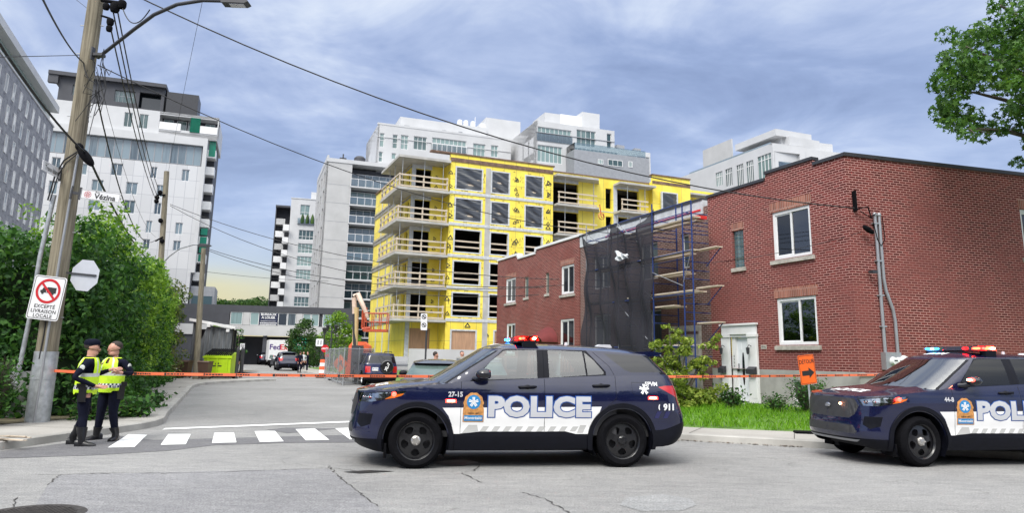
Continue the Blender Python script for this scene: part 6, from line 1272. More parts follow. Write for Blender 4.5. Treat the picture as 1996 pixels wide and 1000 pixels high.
for a, b_ in ((-9.5, -6.3), (-3.4, -.7)): mb = MB(); mb.box(a, b_, .2, .28, 37.2, 38.45); obj('balcony_panel', mb, MATS['metal_white'], lw); mb = MB(); mb.box(-4.9, -3.4, .15, .25, 37.2, 39.7); mb.box(-3.2, -1.0, .6, .7, 34.2, 36.6) if False else None; obj('green_screen', mb, MATS['green_glass'], lw)
# balcony stack on the right edge
bk = sub(lw, 'balcony_stack', (-1.95, 1.2, 0)); mb = MB(); mb.box(-.58, 1.05, 2.0, 10, 6, tz - 2.4); obj('back_wall', mb, MATS['charcoal_clad'], bk)
for k in range(10):
    z_ = 33.6 - k * 2.93; mb = MB(); mb.box(-.3, 1.3, -.2, 2.0, z_ - .22, z_); mb.box(-.3, 1.3, -.22, -.14, z_ - .2, z_ + 1.15); mb.box(1.22, 1.3, -.2, 2, z_, z_ + 1.15); o_ = obj('balcony', mb, MATS['metal_white'], bk)
    if k in (0, 5, 6) or k == 1:
        if k != 1: mb = MB(); mb.box(.2, 1.2, -.26, -.24, z_ + 0, z_ + 1.1 if k else z_ + 2.7); mb.box(.2, 1.2, -.26, -.24, z_ + 1.4, z_ + 2.5) if k else None; obj('green_screen', mb, MATS['green_glass'], o_)
# dark penthouse
mb = MB(); panel(mb, rect(-24.5, -9.3, tz + .003, 44.3), [rect(-22.6, -20.0, 41.4, 43.2), rect(-16.6, -13.6, 41.2, 43.2), rect(-13., -9.8, 40.6, 43.3)], 1., .6); mb.box(-24.5, -9.3, 4, 10, tz, 44.3); mb.box(-26, -9.1, .2, 10, 44.303, 44.9); mb.box(-26, -24.6, .4, 1.2, 43, 44.3); obj('penthouse', mb, MATS['charcoal_clad'], lw)
window(lw, -22.6, -20., 41.4, 43.2, y=1.3, nv=4, glass='glass_teal', frame='metal_grey', hz=(.55,)); window(lw, -16.6, -13.6, 41.2, 43.2, y=1.3, nv=5, glass='glass_teal', frame='metal_grey', hz=(.55,)); mb = MB(); mb.box(-8.9, -4.1, .6, 5, tz + .003, 43.8); obj('penthouse_screen', mb, MATS['metal_dark'], lw); mb = MB(); mb.box(-13., -9.8, 2.4, 2.5, 40.6, 43.3); obj('glass_wall', mb, MATS['glass_dark'], lw); mb = MB(); mb.box(-16, -13.4, 3, 5, 44.9, 45.7); obj('roof_plant', mb, MATS['metal_grey'], lw)
# glazed podium seen under the stack
mb = MB(); mb.box(-2.4, 1.2, .9, 9, 0, 12); obj('podium', mb, MATS['metal_grey'], lw)
for k in range(3): window(lw, -2.2, 1.0, 1. + k * 3.3, 3.9 + k * 3.3, y=.8, nv=2, hz=(.4,), glass='glass_teal', frame='metal_grey')
GL = (AY(110, 690, 115.).xy); gl_ = bldg('apartment_tower', 'dark grey brick block with narrow slit windows at the far left edge', 'building', GL, 112)
wins = []
for k in range(10):
    for j in range(12):
        u = 24.2 + j * 3.05 + (0.0 if k % 2 == 0 else 1.2); z_ = 28.9 - 2.93 * k
        if z_ > 4 and u < 58: wins.append((-u - .95, -u, z_ - .6, z_ + 1.4))
mb = MB(); panel(mb, rect(-60, -22.8, 0, 31.3), [rect(*q) for q in wins], 0, .3); obj('wall', mb, MATS['brick_grey'], gl_)
for q in wins: window(gl_, *q, y=-.06, nv=1, fw=.05, glass='glass_pale')
mb = MB(); mb.box(-60, -22.8, .6, 1, 31.3, 33.4); obj('attic_glass', mb, MATS['glass_teal'], gl_); mb = MB(); mb.box(-60, -22.6, -.35, 8, 33.4, 34.3); mb.box(-60, -22.7, -.1, .58, 31.303, 31.5); obj('roof', mb, MATS['white_panel'], gl_); mb = MB(); mb.box(-23.1, -22.8, .3, 8, 0, 31.2); obj('end_wall', mb, MATS['brick_grey'], gl_)
# right white tower above the brick house
RO = AY(1527, 690, 100.).xy; rt = bldg('apartment_tower', 'white penthouse levels of a tower showing above the brick corner house roof', 'building', RO, 16); PR = Pl(RO, 16)
zt_r = PR.p(1527, 281)[1]; PRS = Pl(RO, -68)
tower_part(rt, 'front_wall', 5.5, 14., 18, zt_r - .1, [PR.r(1625, 303, 1645, 320)[:4] + (3,)], 'white_panel', y=.6, depth=10)
q = PR.r(1525, 298, 1556, 330); mb = MB(); panel(mb, rect(0, 5.5, 18, zt_r), [rect(.12, 4.6, 26, q[3])], 0, .4); obj('balcony_wall', mb, MATS['white_panel'], rt); mb = MB(); mb.box(-.1, 5.6, .0, 4, zt_r - .03, zt_r + .03); mb.box(4.6, 5.5, .4, 3, 18, q[3]); obj('soffit', mb, MATS['white_panel'], rt)
window(rt, .3, 4.6, 26, q[3] - .1, y=1.6, nv=6, hz=(.6,), glass='glass_teal'); mb = MB(); mb.box(.1, 4.6, .1, .13, 27, q[3] - 1.4); obj('balcony_glass', mb, MATS['balcony_glass'], rt)
sd5 = sub(rt, 'side_wall', (0, 0, 0), R(96)); wl = []
for r_ in ((1395, 335, 1408, 350), (1414, 328, 1427, 350), (1436, 320, 1449, 352), (1455, 313, 1469, 354), (1477, 301, 1504, 348)): q = PRS.r(*r_); wl.append((-q[1], -q[0], q[2] - 1, q[3]))
mb = MB(); panel(mb, rect(0, 30, 18, zt_r), [rect(*q) for q in wl], 0, .25); mb.v = [(x, -y, z) for x, y, z in mb.v]; obj('wall', mb, MATS['white_panel'], sd5); mb = MB(); mb.box(0, 30, -12, -.3, 18, zt_r - .4); obj('core', mb, MATS['white_panel'], sd5)
for q in wl:
    mb = MB(); mb.box(q[0], q[1], -.2, -.15, q[2], q[3]); o_ = obj('pane', mb, MATS['glass_teal'], sd5); mb = MB()
    for i in range(1, 4): x_ = q[0] + (q[1] - q[0]) * i / 4; mb.box(x_ - .05, x_ + .05, -.15, -.08, q[2], q[3])
    mb.box(q[0], q[1], -.15, -.09, q[3] - .8, q[3] - .7); obj('mullion', mb, MATS['metal_white'], o_)
mb = MB(); mb.box(2, 22, -1.6, -1.5, zt_r, zt_r + .9); obj('terrace_glass', mb, MATS['glass_blue'], sd5)
mb = MB(); mb.box(0, 22, -9, -3.2, zt_r - .4, zt_r + 1.5); mb.box(.5, 9.5, -8, -1.2, zt_r + 1.5, zt_r + 2.5); obj('penthouse', mb, MATS['white_panel'], sd5)
mb = MB(); mb.box(11.5, 19., -2.4, -2.2, zt_r + 1., zt_r + 4.2); obj('roof_screen', mb, MATS['light_precast'], sd5)
mb = MB(); mb.box(2.6, 7.2, 1.5, 6, zt_r, zt_r + 2.6); mb.box(7.2, 12.6, 2.5, 6, zt_r - .1, zt_r + 1.8); obj('roof_block', mb, MATS['white_panel'], rt)
c1a, c1b = G(808, 915), G(1216, 912)
hd = (c1b - c1a); ang1 = math.atan2(hd.y, hd.x)
def carloc(contact, ang, x=0., y=-.845 - .10): return contact - Vector((math.cos(ang) * x - math.sin(ang) * y, math.sin(ang) * x + math.cos(ang) * y, 0))
police_suv('police_car', 'navy and white police car numbered 27-15, parked broadside across the street mouth', carloc(c1a, ang1), ang1, '27-15', False, 'police cars at the crossing', hubs=(True, False))
ang2 = R(9.5)
police_suv('police_car', 'navy and white police car numbered 44-8 with dark windows, cut off by the right edge', carloc(G(1799, 911.5), ang2), ang2, '44-8', True, 'police cars at the crossing', steer=R(6), hubs=(True, True))
# ============================================================= other vehicles
def civ(name, label, cat, loc, rz, S_, paint, group=None, parts=True):
    """plain car from a few profile tables; x backwards from the front axle, near flank at -y"""
    t = thing(name, label, cat, loc, rz, group); g_ = S_
    lo_ = Shell(g_['xf'], g_['xr'], g_['wz'], [(-1, .96), (0, 1), (3, 1), (4.3, .95)], g_.get('Rf', .5), 3., g_.get('Rr', .35), 3.6)
    gn = Shell(g_['gxf'], g_['gxr'], g_['gw'], [(-1, 1), (4.5, 1)], .3, 2.4, g_.get('gRr', .25), 3.2, .8)
    O_ = outline(lo_, g_['zt'], lambda x: g_.get('zb', .25), 30); wb, wr_ = g_['wb'], g_['wr']
    arch = [fl(lo_, arc(cx, wr_, wr_ + .06, -35, 215, 18)) for cx in (0, wb)]; arch = [a + [(a[-1][0], 0), (a[0][0], 0)] for a in arch]
    regs = [(None, a) for a in arch] + [('tail_light', [q(lo_) for q in g_['tail']])] + ([('headlight', [q(lo_) for q in g_['head']])] if 'head' in g_ else [])
    Z_ = [(1, fl(lo_, [(.3, 0), (.3, g_['sill']), (wb - .3, g_['sill']), (wb - .3, 0)]))] + ([(1, [rr_(lo_, 0, .0)] + [rr_(lo_, 0, g_['rbump']), rr_(lo_, .95, g_['rbump'])] + fl(lo_, [(wb + .5, g_['rbump']), (wb + .5, 0)]))] if 'rbump' in g_ else [])
    A = skin(lo_, O_, regs, Z_, .12); O2 = outline(gn, g_['zr'], lambda x: li(g_['zt'], x) - .004, 30)
    zr0 = li(g_['zr'], 2.); zt0 = lambda x: li(g_['zt'], x)
    zz = np.linspace(zt0(g_['gxf'][0][1]) + .05, zr0 - .07, 5); ws = [(gn.smin(z) + .002, z) for z in zz] + [(gn.xa(z) - .12, z) for z in zz[::-1]]
    zz = np.linspace(zt0(g_['gxr'][0][1]) + .06, zr0 - .10, 5); rw = [(gn.smax(z) - .002, z) for z in zz] + [(gn.xb(z) + .12, z) for z in zz[::-1]]
    R2 = [('windshield', ws), ('rear_window', rw)] + [('side_window', fl(gn, P)) for P in g_['win']]
    B = skin(gn, O2, R2, [], .12); fx = lambda R_, n, t_: R_ * max(0, 1 - abs(t_) ** n) ** (1 / n)
    roof = columns(lambda t_: gn.xa(zr0) - fx(.3, 2.4, t_), lambda t_: gn.xb(li(g_['zr'], 4)) + fx(g_.get('gRr', .25), 3.2, t_), lambda x: gn.w(x, li(g_['zr'], x)), lambda x, t_, a, b: li(g_['zr'], x) + .06 * (1 - abs(t_) ** 2.6) * max(0, min(1, a / .3)) ** .6 * max(0, min(1, b / .3)) ** .7, 14, 14)
    hood = columns(lambda t_: lo_.xa(zt0(-.8)) - fx(lo_.Rf, 3., t_), lambda t_: gn.xa(zt0(.5)) - fx(.3, 2.4, t_) + .1, lambda x: lo_.w(max(x, lo_.xa(1.)), zt0(x)), lambda x, t_, a, b: zt0(x) + .04 * (1 - abs(t_) ** 2.4) * max(0, min(1, a / .4)), 14, 10)
    deck = columns(lambda t_: gn.xb(zt0(3.5)) - .05 + fx(.25, 3.2, t_) * 0, lambda t_: lo_.xb(zt0(4)) + fx(lo_.Rr, 3.6, t_), lambda x: lo_.w(min(x, lo_.xb(1.)), zt0(x)), lambda x, t_, a, b: zt0(x) + .02 * (1 - abs(t_) ** 2.4) * max(0, min(1, b / .2)), 14, 8)
    ub = MB(); ub.mi = 1; ub.box(-.5, wb + .6, -.5, .5, .2, .34)
    obj('body', merge(A[('body', -1)], A[('body', 1)], B[('body', -1)], B[('body', 1)], roof, hood, deck, ub), [MATS[paint], MATS['trim_black']], t, 35)
    for nm, mm in (('windshield', 'gloss_black'), ('rear_window', g_.get('rglass', 'gloss_black'))): obj(nm, merge(B[(nm, -1)], B[(nm, 1)]), MATS[mm], t, 60)
    for sd in (-1, 1):
        obj('side_window', B[('side_window', sd)], MATS['gloss_black'], t, 60); obj('tail_light', A[('tail_light', sd)], MATS['lamp_red'], t, 60)
        if ('headlight', sd) in A: obj('headlight', A[('headlight', sd)], MATS['chrome'], t, 60)
        mx_, mz_ = g_['mir']; y0 = gn.w(mx_, mz_); mb = MB(); mb.tube([(mx_, sd * (y0 - .05), mz_ - .04), (mx_, sd * (y0 + .1), mz_)], .03, 6); mb.ball((mx_, sd * (y0 + .17), mz_ + .05), (.06, .12, .08), 10); obj('side_mirror', mb, MATS[g_.get('mirc', 'trim_black')], t, 50)
        for cx in (0, wb):
            wl_ = thing_child('wheel', t, (cx, sd * g_['tr'], wr_)); Mx = RX(math.pi / 2) if sd < 0 else RX(-math.pi / 2)
            mb = MB(); mb.lathe([(wr_ * .62, -.1), (wr_ - .04, -.11), (wr_, -.07), (wr_, .07), (wr_ - .04, .11), (wr_ * .62, .1)], 28, Mx); obj('tyre', mb, MATS['rubber'], wl_, 40)
            mb = MB(); mb.lathe([(wr_ * .64, .1), (wr_ * .6, .08), (wr_ * .56, .05), (.06, .06), (.05, .09), (0, .09)], 28, Mx); obj('rim', mb, MATS[g_.get('rim', 'galv')], wl_, 40)
    if 'plate' in g_:
        px_, pz_, py_ = g_['plate']; mb = MB(); mb.box(px_, px_ + .02, py_ - .16, py_ + .16, pz_ - .085, pz_ + .085); pl_ = obj('licence_plate', mb, MATS['decal_white'], t); mb = MB(); text(mb, g_['ptext'], .12, T((px_ + .026, py_, pz_)) @ RZ(math.pi / 2)); obj('plate_text', mb, MATS['decal_blue'], pl_)
    return t
mat('paint_blue', (.010, .014, .06), .25, var=.1, coat=.8); mat('paint_grey', (.07, .072, .078), .25, metal=.4, var=.05, coat=.8); mat('paint_silver', (.42, .43, .45), .3, metal=.5, var=.05, coat=.6); mat('paint_maroon', (.12, .045, .035), .28, var=.05, coat=.7); mat('paint_black', (.01, .01, .012), .25, var=.05, coat=.8)
SD = -68                                             # street direction: cars face up the street (away)
def street(px, py): return G(px, py)
UPST = R(SD + 0)                                    # local +x points back to the camera
def fr_(q, z): return lambda s: fr(s, q, z)
def rq(q, z): return lambda s: rr_(s, q, z)
def fq(x, z): return lambda s: (s.sx(x, z), z)
suv = dict(xf=[(.3, -.62), (.6, -.68), (1., -.62)], xr=[(.3, 3.28), (.55, 3.34), (.9, 3.27), (1.2, 3.24)], wz=[(.25, .80), (.5, .86), (.8, .88), (1.05, .86), (1.2, .84)], zt=[(-.7, .92), (.3, 1.02), (3.4, 1.10)], gxf=[(1., .55), (1.6, 1.15)], gxr=[(1.0, 3.27), (1.65, 3.08)], gw=[(1., .845), (1.6, .70)], zr=[(1., 1.66), (3.3, 1.64)],
           wb=2.48, wr=.36, tr=.76, sill=.45, rbump=.62, tail=[rq(.62, 1.0), rq(.92, 1.0), rq(.92, .68), rq(.62, .68)], head=[fr_(.4, .85), fr_(.75, .85), fr_(.75, .7), fr_(.4, .7)], win=[[(1.1, 1.10), (1.45, 1.56), (1.62, 1.56), (1.62, 1.10)], [(1.70, 1.10), (1.70, 1.56), (2.3, 1.56), (2.3, 1.10)], [(2.38, 1.12), (2.38, 1.56), (2.85, 1.54), (2.9, 1.12)]], mir=(.95, 1.1), plate=(3.36, .86, -.36), ptext='G29 YSW', zb=.32)
ct = G(741, 753); o_ = civ('parked_suv', 'dark blue boxy SUV with spare wheel on its tailgate, parked beyond the orange tape', 'SUV', (ct.x - 3.1 * math.cos(UPST) , ct.y - 3.1 * math.sin(UPST), 0), UPST, suv, 'paint_blue', 'vehicles parked down the street')
mb = MB(); Mx = T((3.28, .25, .98)) @ RY(math.pi / 2); mb.lathe([(0, .16), (.30, .16), (.345, .11), (.345, .02), (.30, 0)], 32, Mx); sw_o = obj('spare_wheel', mb, MATS['paint_black'], o_, 40); mb = MB(); text(mb, 'XL-7', .20, T((3.445, .25, .98)) @ RZ(math.pi / 2) @ RY(-1.15), bold=.01); obj('wheel_cover_text', mb, MATS['decal_white'], sw_o)
for y_ in (-.55, .55): mb = MB(); mb.tube([(1.2, y_, 1.72), (1.3, y_, 1.76), (2.9, y_, 1.75), (3.0, y_, 1.70)], .02, 6); obj('roof_rail', mb, MATS['trim_black'], o_)
sed = dict(xf=[(.25, -.75), (.5, -.85), (.8, -.75)], xr=[(.3, 3.55), (.5, 3.68), (.8, 3.66), (1., 3.6)], wz=[(.2, .82), (.5, .90), (.75, .92), (.95, .86), (1.05, .82)], zt=[(-.8, .72), (.4, .93), (2., .98), (3.2, 1.02), (3.8, .98)], gxf=[(.9, .35), (1.4, 1.3)], gxr=[(.95, 3.35), (1.4, 2.45)], gw=[(.9, .84), (1.4, .60)], zr=[(1.2, 1.40), (2., 1.43), (2.7, 1.38), (3.4, 1.30)],
           wb=2.78, wr=.33, tr=.80, sill=.35, rbump=.45, rglass='glass_home', tail=[rq(.35, .93), rq(.95, .98), rq(1.1, .92), rq(.95, .82), rq(.35, .86)], win=[[(.95, 1.0), (1.45, 1.33), (1.75, 1.35), (1.75, 1.0)], [(1.82, 1.0), (1.82, 1.36), (2.4, 1.32), (2.8, 1.06)]], mir=(.95, 1.05), zb=.2, gRr=.3, Rr=.5)
def place_car(px, d, spec, *a, **k):
    v = AY(px, 700, d); return (v.x, v.y, 0)
civ('parked_car', 'dark grey sedan seen from behind over the police car hood', 'car', (*AY(858, 700, 20.5).xy, 0), R(-86), sed, 'paint_grey', 'vehicles parked down the street')
civ('parked_car', 'silver car with black mirrors half hidden behind the police car windshield', 'car', (*AY(935, 700, 21.5).xy, 0), R(-88), dict(sed, zr=[(1.2, 1.50), (2., 1.53), (2.7, 1.48), (3.4, 1.40)], gxf=[(.9, .35), (1.5, 1.3)]), 'paint_silver', 'vehicles parked down the street')
hat = dict(suv, zt=[(-.7, .9), (.3, 1.02), (3.4, 1.08)], zr=[(1., 1.60), (3.3, 1.56)]); del hat['plate']
civ('parked_car', 'maroon hatchback standing beyond the grey sedan, a man in black beside it', 'car', (*AY(860, 700, 27.5).xy, 0), R(8), hat, 'paint_maroon', 'vehicles parked down the street')
# two dark police SUVs far down the street and a delivery truck
ct = G(560, 723); police_suv('parked_suv', 'unmarked black SUV nosed up the street beside two people in black', (ct.x - WB * math.cos(UPST) - .0, ct.y - WB * math.sin(UPST), 0), UPST, '', True, 'vehicles parked down the street', livery=False, far=True, hubs=(False, False))
ct = G(532, 712); police_suv('parked_suv', 'dark SUV parked right in front of the white delivery truck', (ct.x - WB * math.cos(UPST) - 1.0, ct.y - WB * math.sin(UPST), 0), UPST, '', True, 'vehicles parked down the street', livery=False, far=True, hubs=(False, False))
tk = thing('delivery_truck', 'white delivery box truck with violet and orange FedEx lettering', 'truck', (G(540, 714).x, G(540, 714).y, 0), UPST + math.pi)
mb = MB(); mb.box(0, 5.2, -1.15, 1.15, .75, 3.3); obj('cargo_box', mb, MATS['metal_white'], tk); mb = MB(); mb.prism([(5.25, .5), (5.25, 2.5), (5.9, 2.5), (6.5, 1.5), (7.1, 1.3), (7.1, .5)], -1., 1., 'y'); obj('cab', mb, MATS['metal_white'], tk)
mb = MB(); text(mb, 'Fed', .95, T((-.01, .42, 2.35)) @ RZ(-math.pi / 2), bold=.02); obj('lettering', mb, mat('letter_violet', (.05, .01, .16), .5), tk); mb = MB(); text(mb, 'Ex', .95, T((-.01, -.66, 2.35)) @ RZ(-math.pi / 2), bold=.02); obj('lettering', mb, mat('letter_orange', (.7, .05, .03), .5), tk)
mb = MB(); mb.box(-.1, 0, -1., 1., .5, .7); mb.box(0, 6.8, -.5, .5, .45, .74); obj('chassis', mb, MATS['trim_black'], tk)
for x_ in (1.0, 6.0):
    for y_ in (-.95, .95): mb = MB(); mb.lathe([(.2, -.13), (.4, -.12), (.42, 0), (.4, .12), (.2, .13), (0, .1)], 18, T((x_, y_, .42)) @ RX(math.pi / 2)); obj('wheel', mb, MATS['rubber'], tk)
# motorcycle
ct = G(537, 717); mc = thing('motorcycle', 'dark motorcycle leaning on its stand behind the black unmarked SUV', 'motorcycle', (ct.x - .6, ct.y, 0), R(-50))
for x_ in (0, 1.5): mb = MB(); mb.lathe([(.24, -.06), (.32, -.05), (.34, 0), (.32, .05), (.24, .06)], 20, T((x_, 0, .34)) @ RX(math.pi / 2), True); obj('wheel', mb, MATS['rubber'], mc)
mb = MB(); mb.ball((.6, 0, .85), (.35, .16, .16), 12); mb.box(.3, 1.1, -.14, .14, .35, .7); mb.tube([(0, 0, .34), (.25, 0, 1.05)], .04, 6); mb.box(1.1, 1.6, -.25, .25, .7, .95); obj('body', mb, MATS['metal_dark'], mc, 40); mb = MB(); mb.ball((1.0, 0, .86), (.35, .15, .08), 10); obj('saddle', mb, MATS['rubber'], mc, 40)
mb = MB(); mb.tube([(.35, -.38, 1.1), (.25, -.1, 1.08), (.25, .1, 1.08), (.35, .38, 1.1)], .018, 6); obj('handlebar', mb, MATS['galv'], mc); mb = MB(); mb.prism([(.0, .95), (.12, 1.4), (.16, 1.4), (.12, .95)], -.2, .2, 'y'); obj('windshield', mb, MATS['home_glass'], mc)
ct = G(468, 702); civ('parked_car', 'dark pickup like vehicle parked left of the street, beyond the tarp shelter', 'car', (ct.x, ct.y, 0), UPST, hat, 'paint_black', 'vehicles parked down the street')
# ============================================================= people
mat('skin', (.50, .27, .20), .5, var=.08, scale=20, spec=.3); mat('uniform', (.005, .006, .016), .9, spec=.15, var=.25, scale=15, bump=.3, bscale=25); mat('vest_lime', (.55, .82, .02), .6, var=.08, scale=14, bump=.25, bscale=18); mat('vest_silver', (.55, .56, .54), .4, var=.1, scale=20); mat('boot_black', (.008, .008, .010), .3, var=.2, scale=30); mat('hair_dark', (.035, .025, .02), .8); mat('hair_grey', (.12, .10, .09), .8); mat('cloth_white', (.6, .62, .66), .8); mat('cloth_red', (.35, .04, .05), .8); mat('check_navy', (.01, .02, .08), .6, var=0)
def skinned(name, V, E, rads, root, mats, zone, parent, sub_=2):
    me = bpy.data.meshes.new('s'); me.from_pydata([tuple(v) for v in V], E, []); o = bpy.data.objects.new('s', me); col.objects.link(o)
    m_ = o.modifiers.new('k', 'SKIN'); m_.use_smooth_shade = True; sk = me.skin_vertices[0].data
    for i, r_ in enumerate(rads): sk[i].radius = r_ if isinstance(r_, tuple) else (r_, r_); sk[i].use_root = (i == root)
    s_ = o.modifiers.new('s', 'SUBSURF'); s_.levels = sub_; s_.render_levels = sub_
    dg = bpy.context.evaluated_depsgraph_get(); me2 = bpy.data.meshes.new_from_object(o.evaluated_get(dg)); bpy.data.objects.remove(o); bpy.data.meshes.remove(me)
    me2.name = name; me2.materials.clear()
    for q in mats: me2.materials.append(q)
    me2.polygons.foreach_set('material_index', [zone(Vector(p.center)) for p in me2.polygons]); me2.polygons.foreach_set('use_smooth', [True] * len(me2.polygons))
    o2 = bpy.data.objects.new(name, me2); col.objects.link(o2); o2.parent = parent; return o2
def person(label, loc, rz, J, top='uniform', legs='uniform', hair='hair_dark', cap=False, vest=False, group=None, fingers=True, face=True, height=1.78, boots=True):
    """faces local -y. J: joints elbowL, handL, elbowR, handR, kneeL, footL, kneeR, footR, headdir (L is +x)"""
    t = thing('person', label, 'person', loc, rz, group); V = []; E = []; Rr_ = []
    def a(p_, r_, par=None): V.append(Vector(p_)); Rr_.append(r_); (E.append((par, len(V) - 1)) if par is not None else None); return len(V) - 1
    hd = Vector(J.get('head', (0, -1, 0))).normalized(); rt_ = Vector((0, 0, 1)).cross(hd).normalized(); lean = Vector(J.get('lean', (0, 0, 0)))
    pel = a((0, 0, .96), (.165, .115)); wst = a(Vector((0, -.01, 1.10)) + lean * .4, (.150, .105), pel); ch = a(Vector((0, -.015, 1.30)) + lean * .8, (.175, .120), wst); nk0 = a(Vector((0, 0, 1.455)) + lean, (.085, .075), ch)
    nk = a(Vector((0, -.005, 1.52)) + lean, .056, nk0); hb = Vector((0, 0, 1.585)) + lean + hd * .015; j0 = a(hb, (.060, .068), nk); j1 = a(hb + Vector((0, 0, .075)) + hd * .006, (.074, .086), j0); j2 = a(hb + Vector((0, 0, .145)) - hd * .008, (.070, .084), j1); a(hb + Vector((0, 0, .185)) - hd * .01, (.045, .055), j2)
    a(hb + hd * .112 + Vector((0, 0, .048)), .012, j1); a(hb + hd * .075 + Vector((0, 0, -.035)), .028, j0)
    for s_ in (-1, 1): a(hb + rt_ * (s_ * .086) + Vector((0, 0, .065)), (.010, .022), j1)
    hands = []
    for s_, el, ha in ((1, 'elbowL', 'handL'), (-1, 'elbowR', 'handR')):
        sh = a(Vector((s_ * .185, 0, 1.425)) + lean, .064, ch); e_ = Vector(J[el]); h_ = Vector(J[ha]); mid_ = a((V[sh] + e_) / 2, .056, sh); ei = a(e_, .046, mid_); f1 = a(e_.lerp(h_, .45), .043, ei); wi = a(h_, .030, f1); hands.append(h_)
        d = (h_ - e_).normalized(); pd = Vector(J.get(ha + 'dir', d)).normalized(); sd_ = pd.cross(Vector(J.get(ha + 'up', (0, -1, 0)))).normalized(); pm = a(h_ + pd * .06, (.040, .018), wi)
        if fingers:
            nrm = sd_.cross(pd).normalized()
            for k, (of, L_) in enumerate(((-.030, .062), (-.010, .075), (.011, .070), (.030, .055))):
                b0 = a(h_ + pd * .095 + sd_ * of, .0095, pm); b1 = a(V[b0] + pd * L_ * .5 + nrm * .008, .0088, b0); a(V[b1] + pd * L_ * .42 + nrm * .020, .0075, b1)
            b0 = a(h_ + pd * .045 - sd_ * .042, .0105, pm); a(V[b0] + pd * .040 - sd_ * .018 + nrm * .010, .009, b0)
    for s_, kn, fo in ((1, 'kneeL', 'footL'), (-1, 'kneeR', 'footR')):
        hp = a((s_ * .092, 0, .90), .098, pel); k_ = Vector(J[kn]); f_ = Vector(J[fo]); th = a((V[hp] + k_) / 2, .092, hp); ki = a(k_, .068, th); ca = a(k_.lerp(f_ + Vector((0, 0, .10)), .35), .064, ki); an = a(f_ + Vector((0, 0, .10)), .046, ca)
    def zone(c):
        if c.z > 1.50 + lean.z: return 1
        if min((c - h).length for h in hands) < .0: return 1
        for h_, e_ in zip(hands, (Vector(J['elbowL']), Vector(J['elbowR']))):
            d = (h_ - e_).normalized()
            if (c - h_).dot(d) > -.02 and (c - h_).length < .22: return 1
        return 2 if c.z < .93 else 0
    if vest: t.scale = (1.1, 1.12, .962)
    body = skinned('body', V, E, Rr_, 0, [MATS[top], MATS['skin'], MATS[legs]], zone, t)
    for s_, fo in ((1, 'footL'), (-1, 'footR')):
        f_ = Vector(J[fo]); fd_ = Vector(J.get(fo + 'dir', (0, -1, 0))).normalized(); mb = MB(); sdv = Vector((fd_.y, -fd_.x, 0)); prof = [(-.085, .036, .10), (-.05, .042, .115), (.02, .044, .10), (.09, .050, .070), (.15, .048, .055), (.19, .030, .035)]; n = 10; vs_ = []
        for (l, w2, h2) in prof:
            for j in range(n): a_ = math.pi * j / (n - 1); vs_.append(f_ + fd_ * l + sdv * (w2 * math.cos(a_)) + Vector((0, 0, .004 + h2 * math.sin(a_) ** .6)))
        mb.add(vs_, [(i * n + j, i * n + j + 1, (i + 1) * n + j + 1, (i + 1) * n + j) for i in range(5) for j in range(n - 1)] + [tuple(range(n))[::-1], tuple(range(5 * n, 6 * n))] + [(i * n, (i + 1) * n, (i + 1) * n + n - 1, i * n + n - 1) for i in range(5)])
        if boots: k_ = Vector(J['kneeL' if s_ > 0 else 'kneeR']); mb.tube([f_ + Vector((0, 0, .05)), f_ + Vector((0, 0, .14)), f_.lerp(k_, .45), f_.lerp(k_, .62 if boots == 2 else .46)], [.052, .053, .068, .074 if boots == 2 else .070], 14)
        obj('boot', mb, MATS['boot_black'], t, 50)
    if face:
        mb = MB()
        for s_ in (-1, 1): mb.ball(hb + hd * .084 + rt_ * (s_ * .030) + Vector((0, 0, .075)), (.0045, .0045, .003), 8)
        obj('eyes', mb, MATS['hair_dark'], t); mb = MB()
        for s_ in (-1, 1): mb.tube([hb + hd * .088 + rt_ * (s_ * .014) + Vector((0, 0, .094)), hb + hd * .080 + rt_ * (s_ * .044) + Vector((0, 0, .096))], .0028, 5)
        obj('eyebrows', mb, MATS[hair], t); mb = MB(); mb.tube([hb + hd * .090 - rt_ * .022 + Vector((0, 0, .014)), hb + hd * .096 + Vector((0, 0, .012)), hb + hd * .090 + rt_ * .022 + Vector((0, 0, .014))], .0045, 5); obj('mouth', mb, mat('lips', (.35, .12, .10), .5), t)
    Mh = T(hb + Vector((0, 0, .118)) - hd * .012) @ Matrix(((rt_.x, hd.x, 0, 0), (rt_.y, hd.y, 0, 0), (0, 0, 1, 0), (0, 0, 0, 1)))
    mb = MB(); mb.ball((0, -.012, 0), (.083, .100, .092), 16); keep = [i for i, v in enumerate(mb.v) if True]
    mb.f = [f for f in mb.f if sum(mb.v[i][1] for i in f) / len(f) < .022 + (sum(mb.v[i][2] for i in f) / len(f)) * .9 and sum(mb.v[i][2] for i in f) / len(f) > -.06]; mb.m = [0] * len(mb.f); mb.v = [tuple(Mh @ Vector(v)) for v in mb.v]; obj('hair', mb, MATS[hair], t, 60)
    if cap:
        mb = MB(); mb.lathe([(.096, -.012), (.103, .005), (.104, .035), (.090, .075), (.05, .097), (0, .10)], 20, Mh @ T((0, -.004, .012)) @ Matrix.Diagonal((.92, 1.08, 1, 1))); mb.add([Mh @ Vector((x, y, z)) for x, y, z in [(-.075, .07, .004), (-.06, .14, -.008), (0, .185, -.016), (.06, .14, -.008), (.075, .07, .004), (.075, .07, .016), (.06, .14, .004), (0, .185, -.004), (-.06, .14, .004), (-.075, .07, .016)]], [(0, 1, 2, 3, 4), (5, 6, 7, 8, 9), (0, 9, 8, 1), (1, 8, 7, 2), (2, 7, 6, 3), (3, 6, 5, 4)]); obj('cap', mb, MATS['uniform'], t, 50)
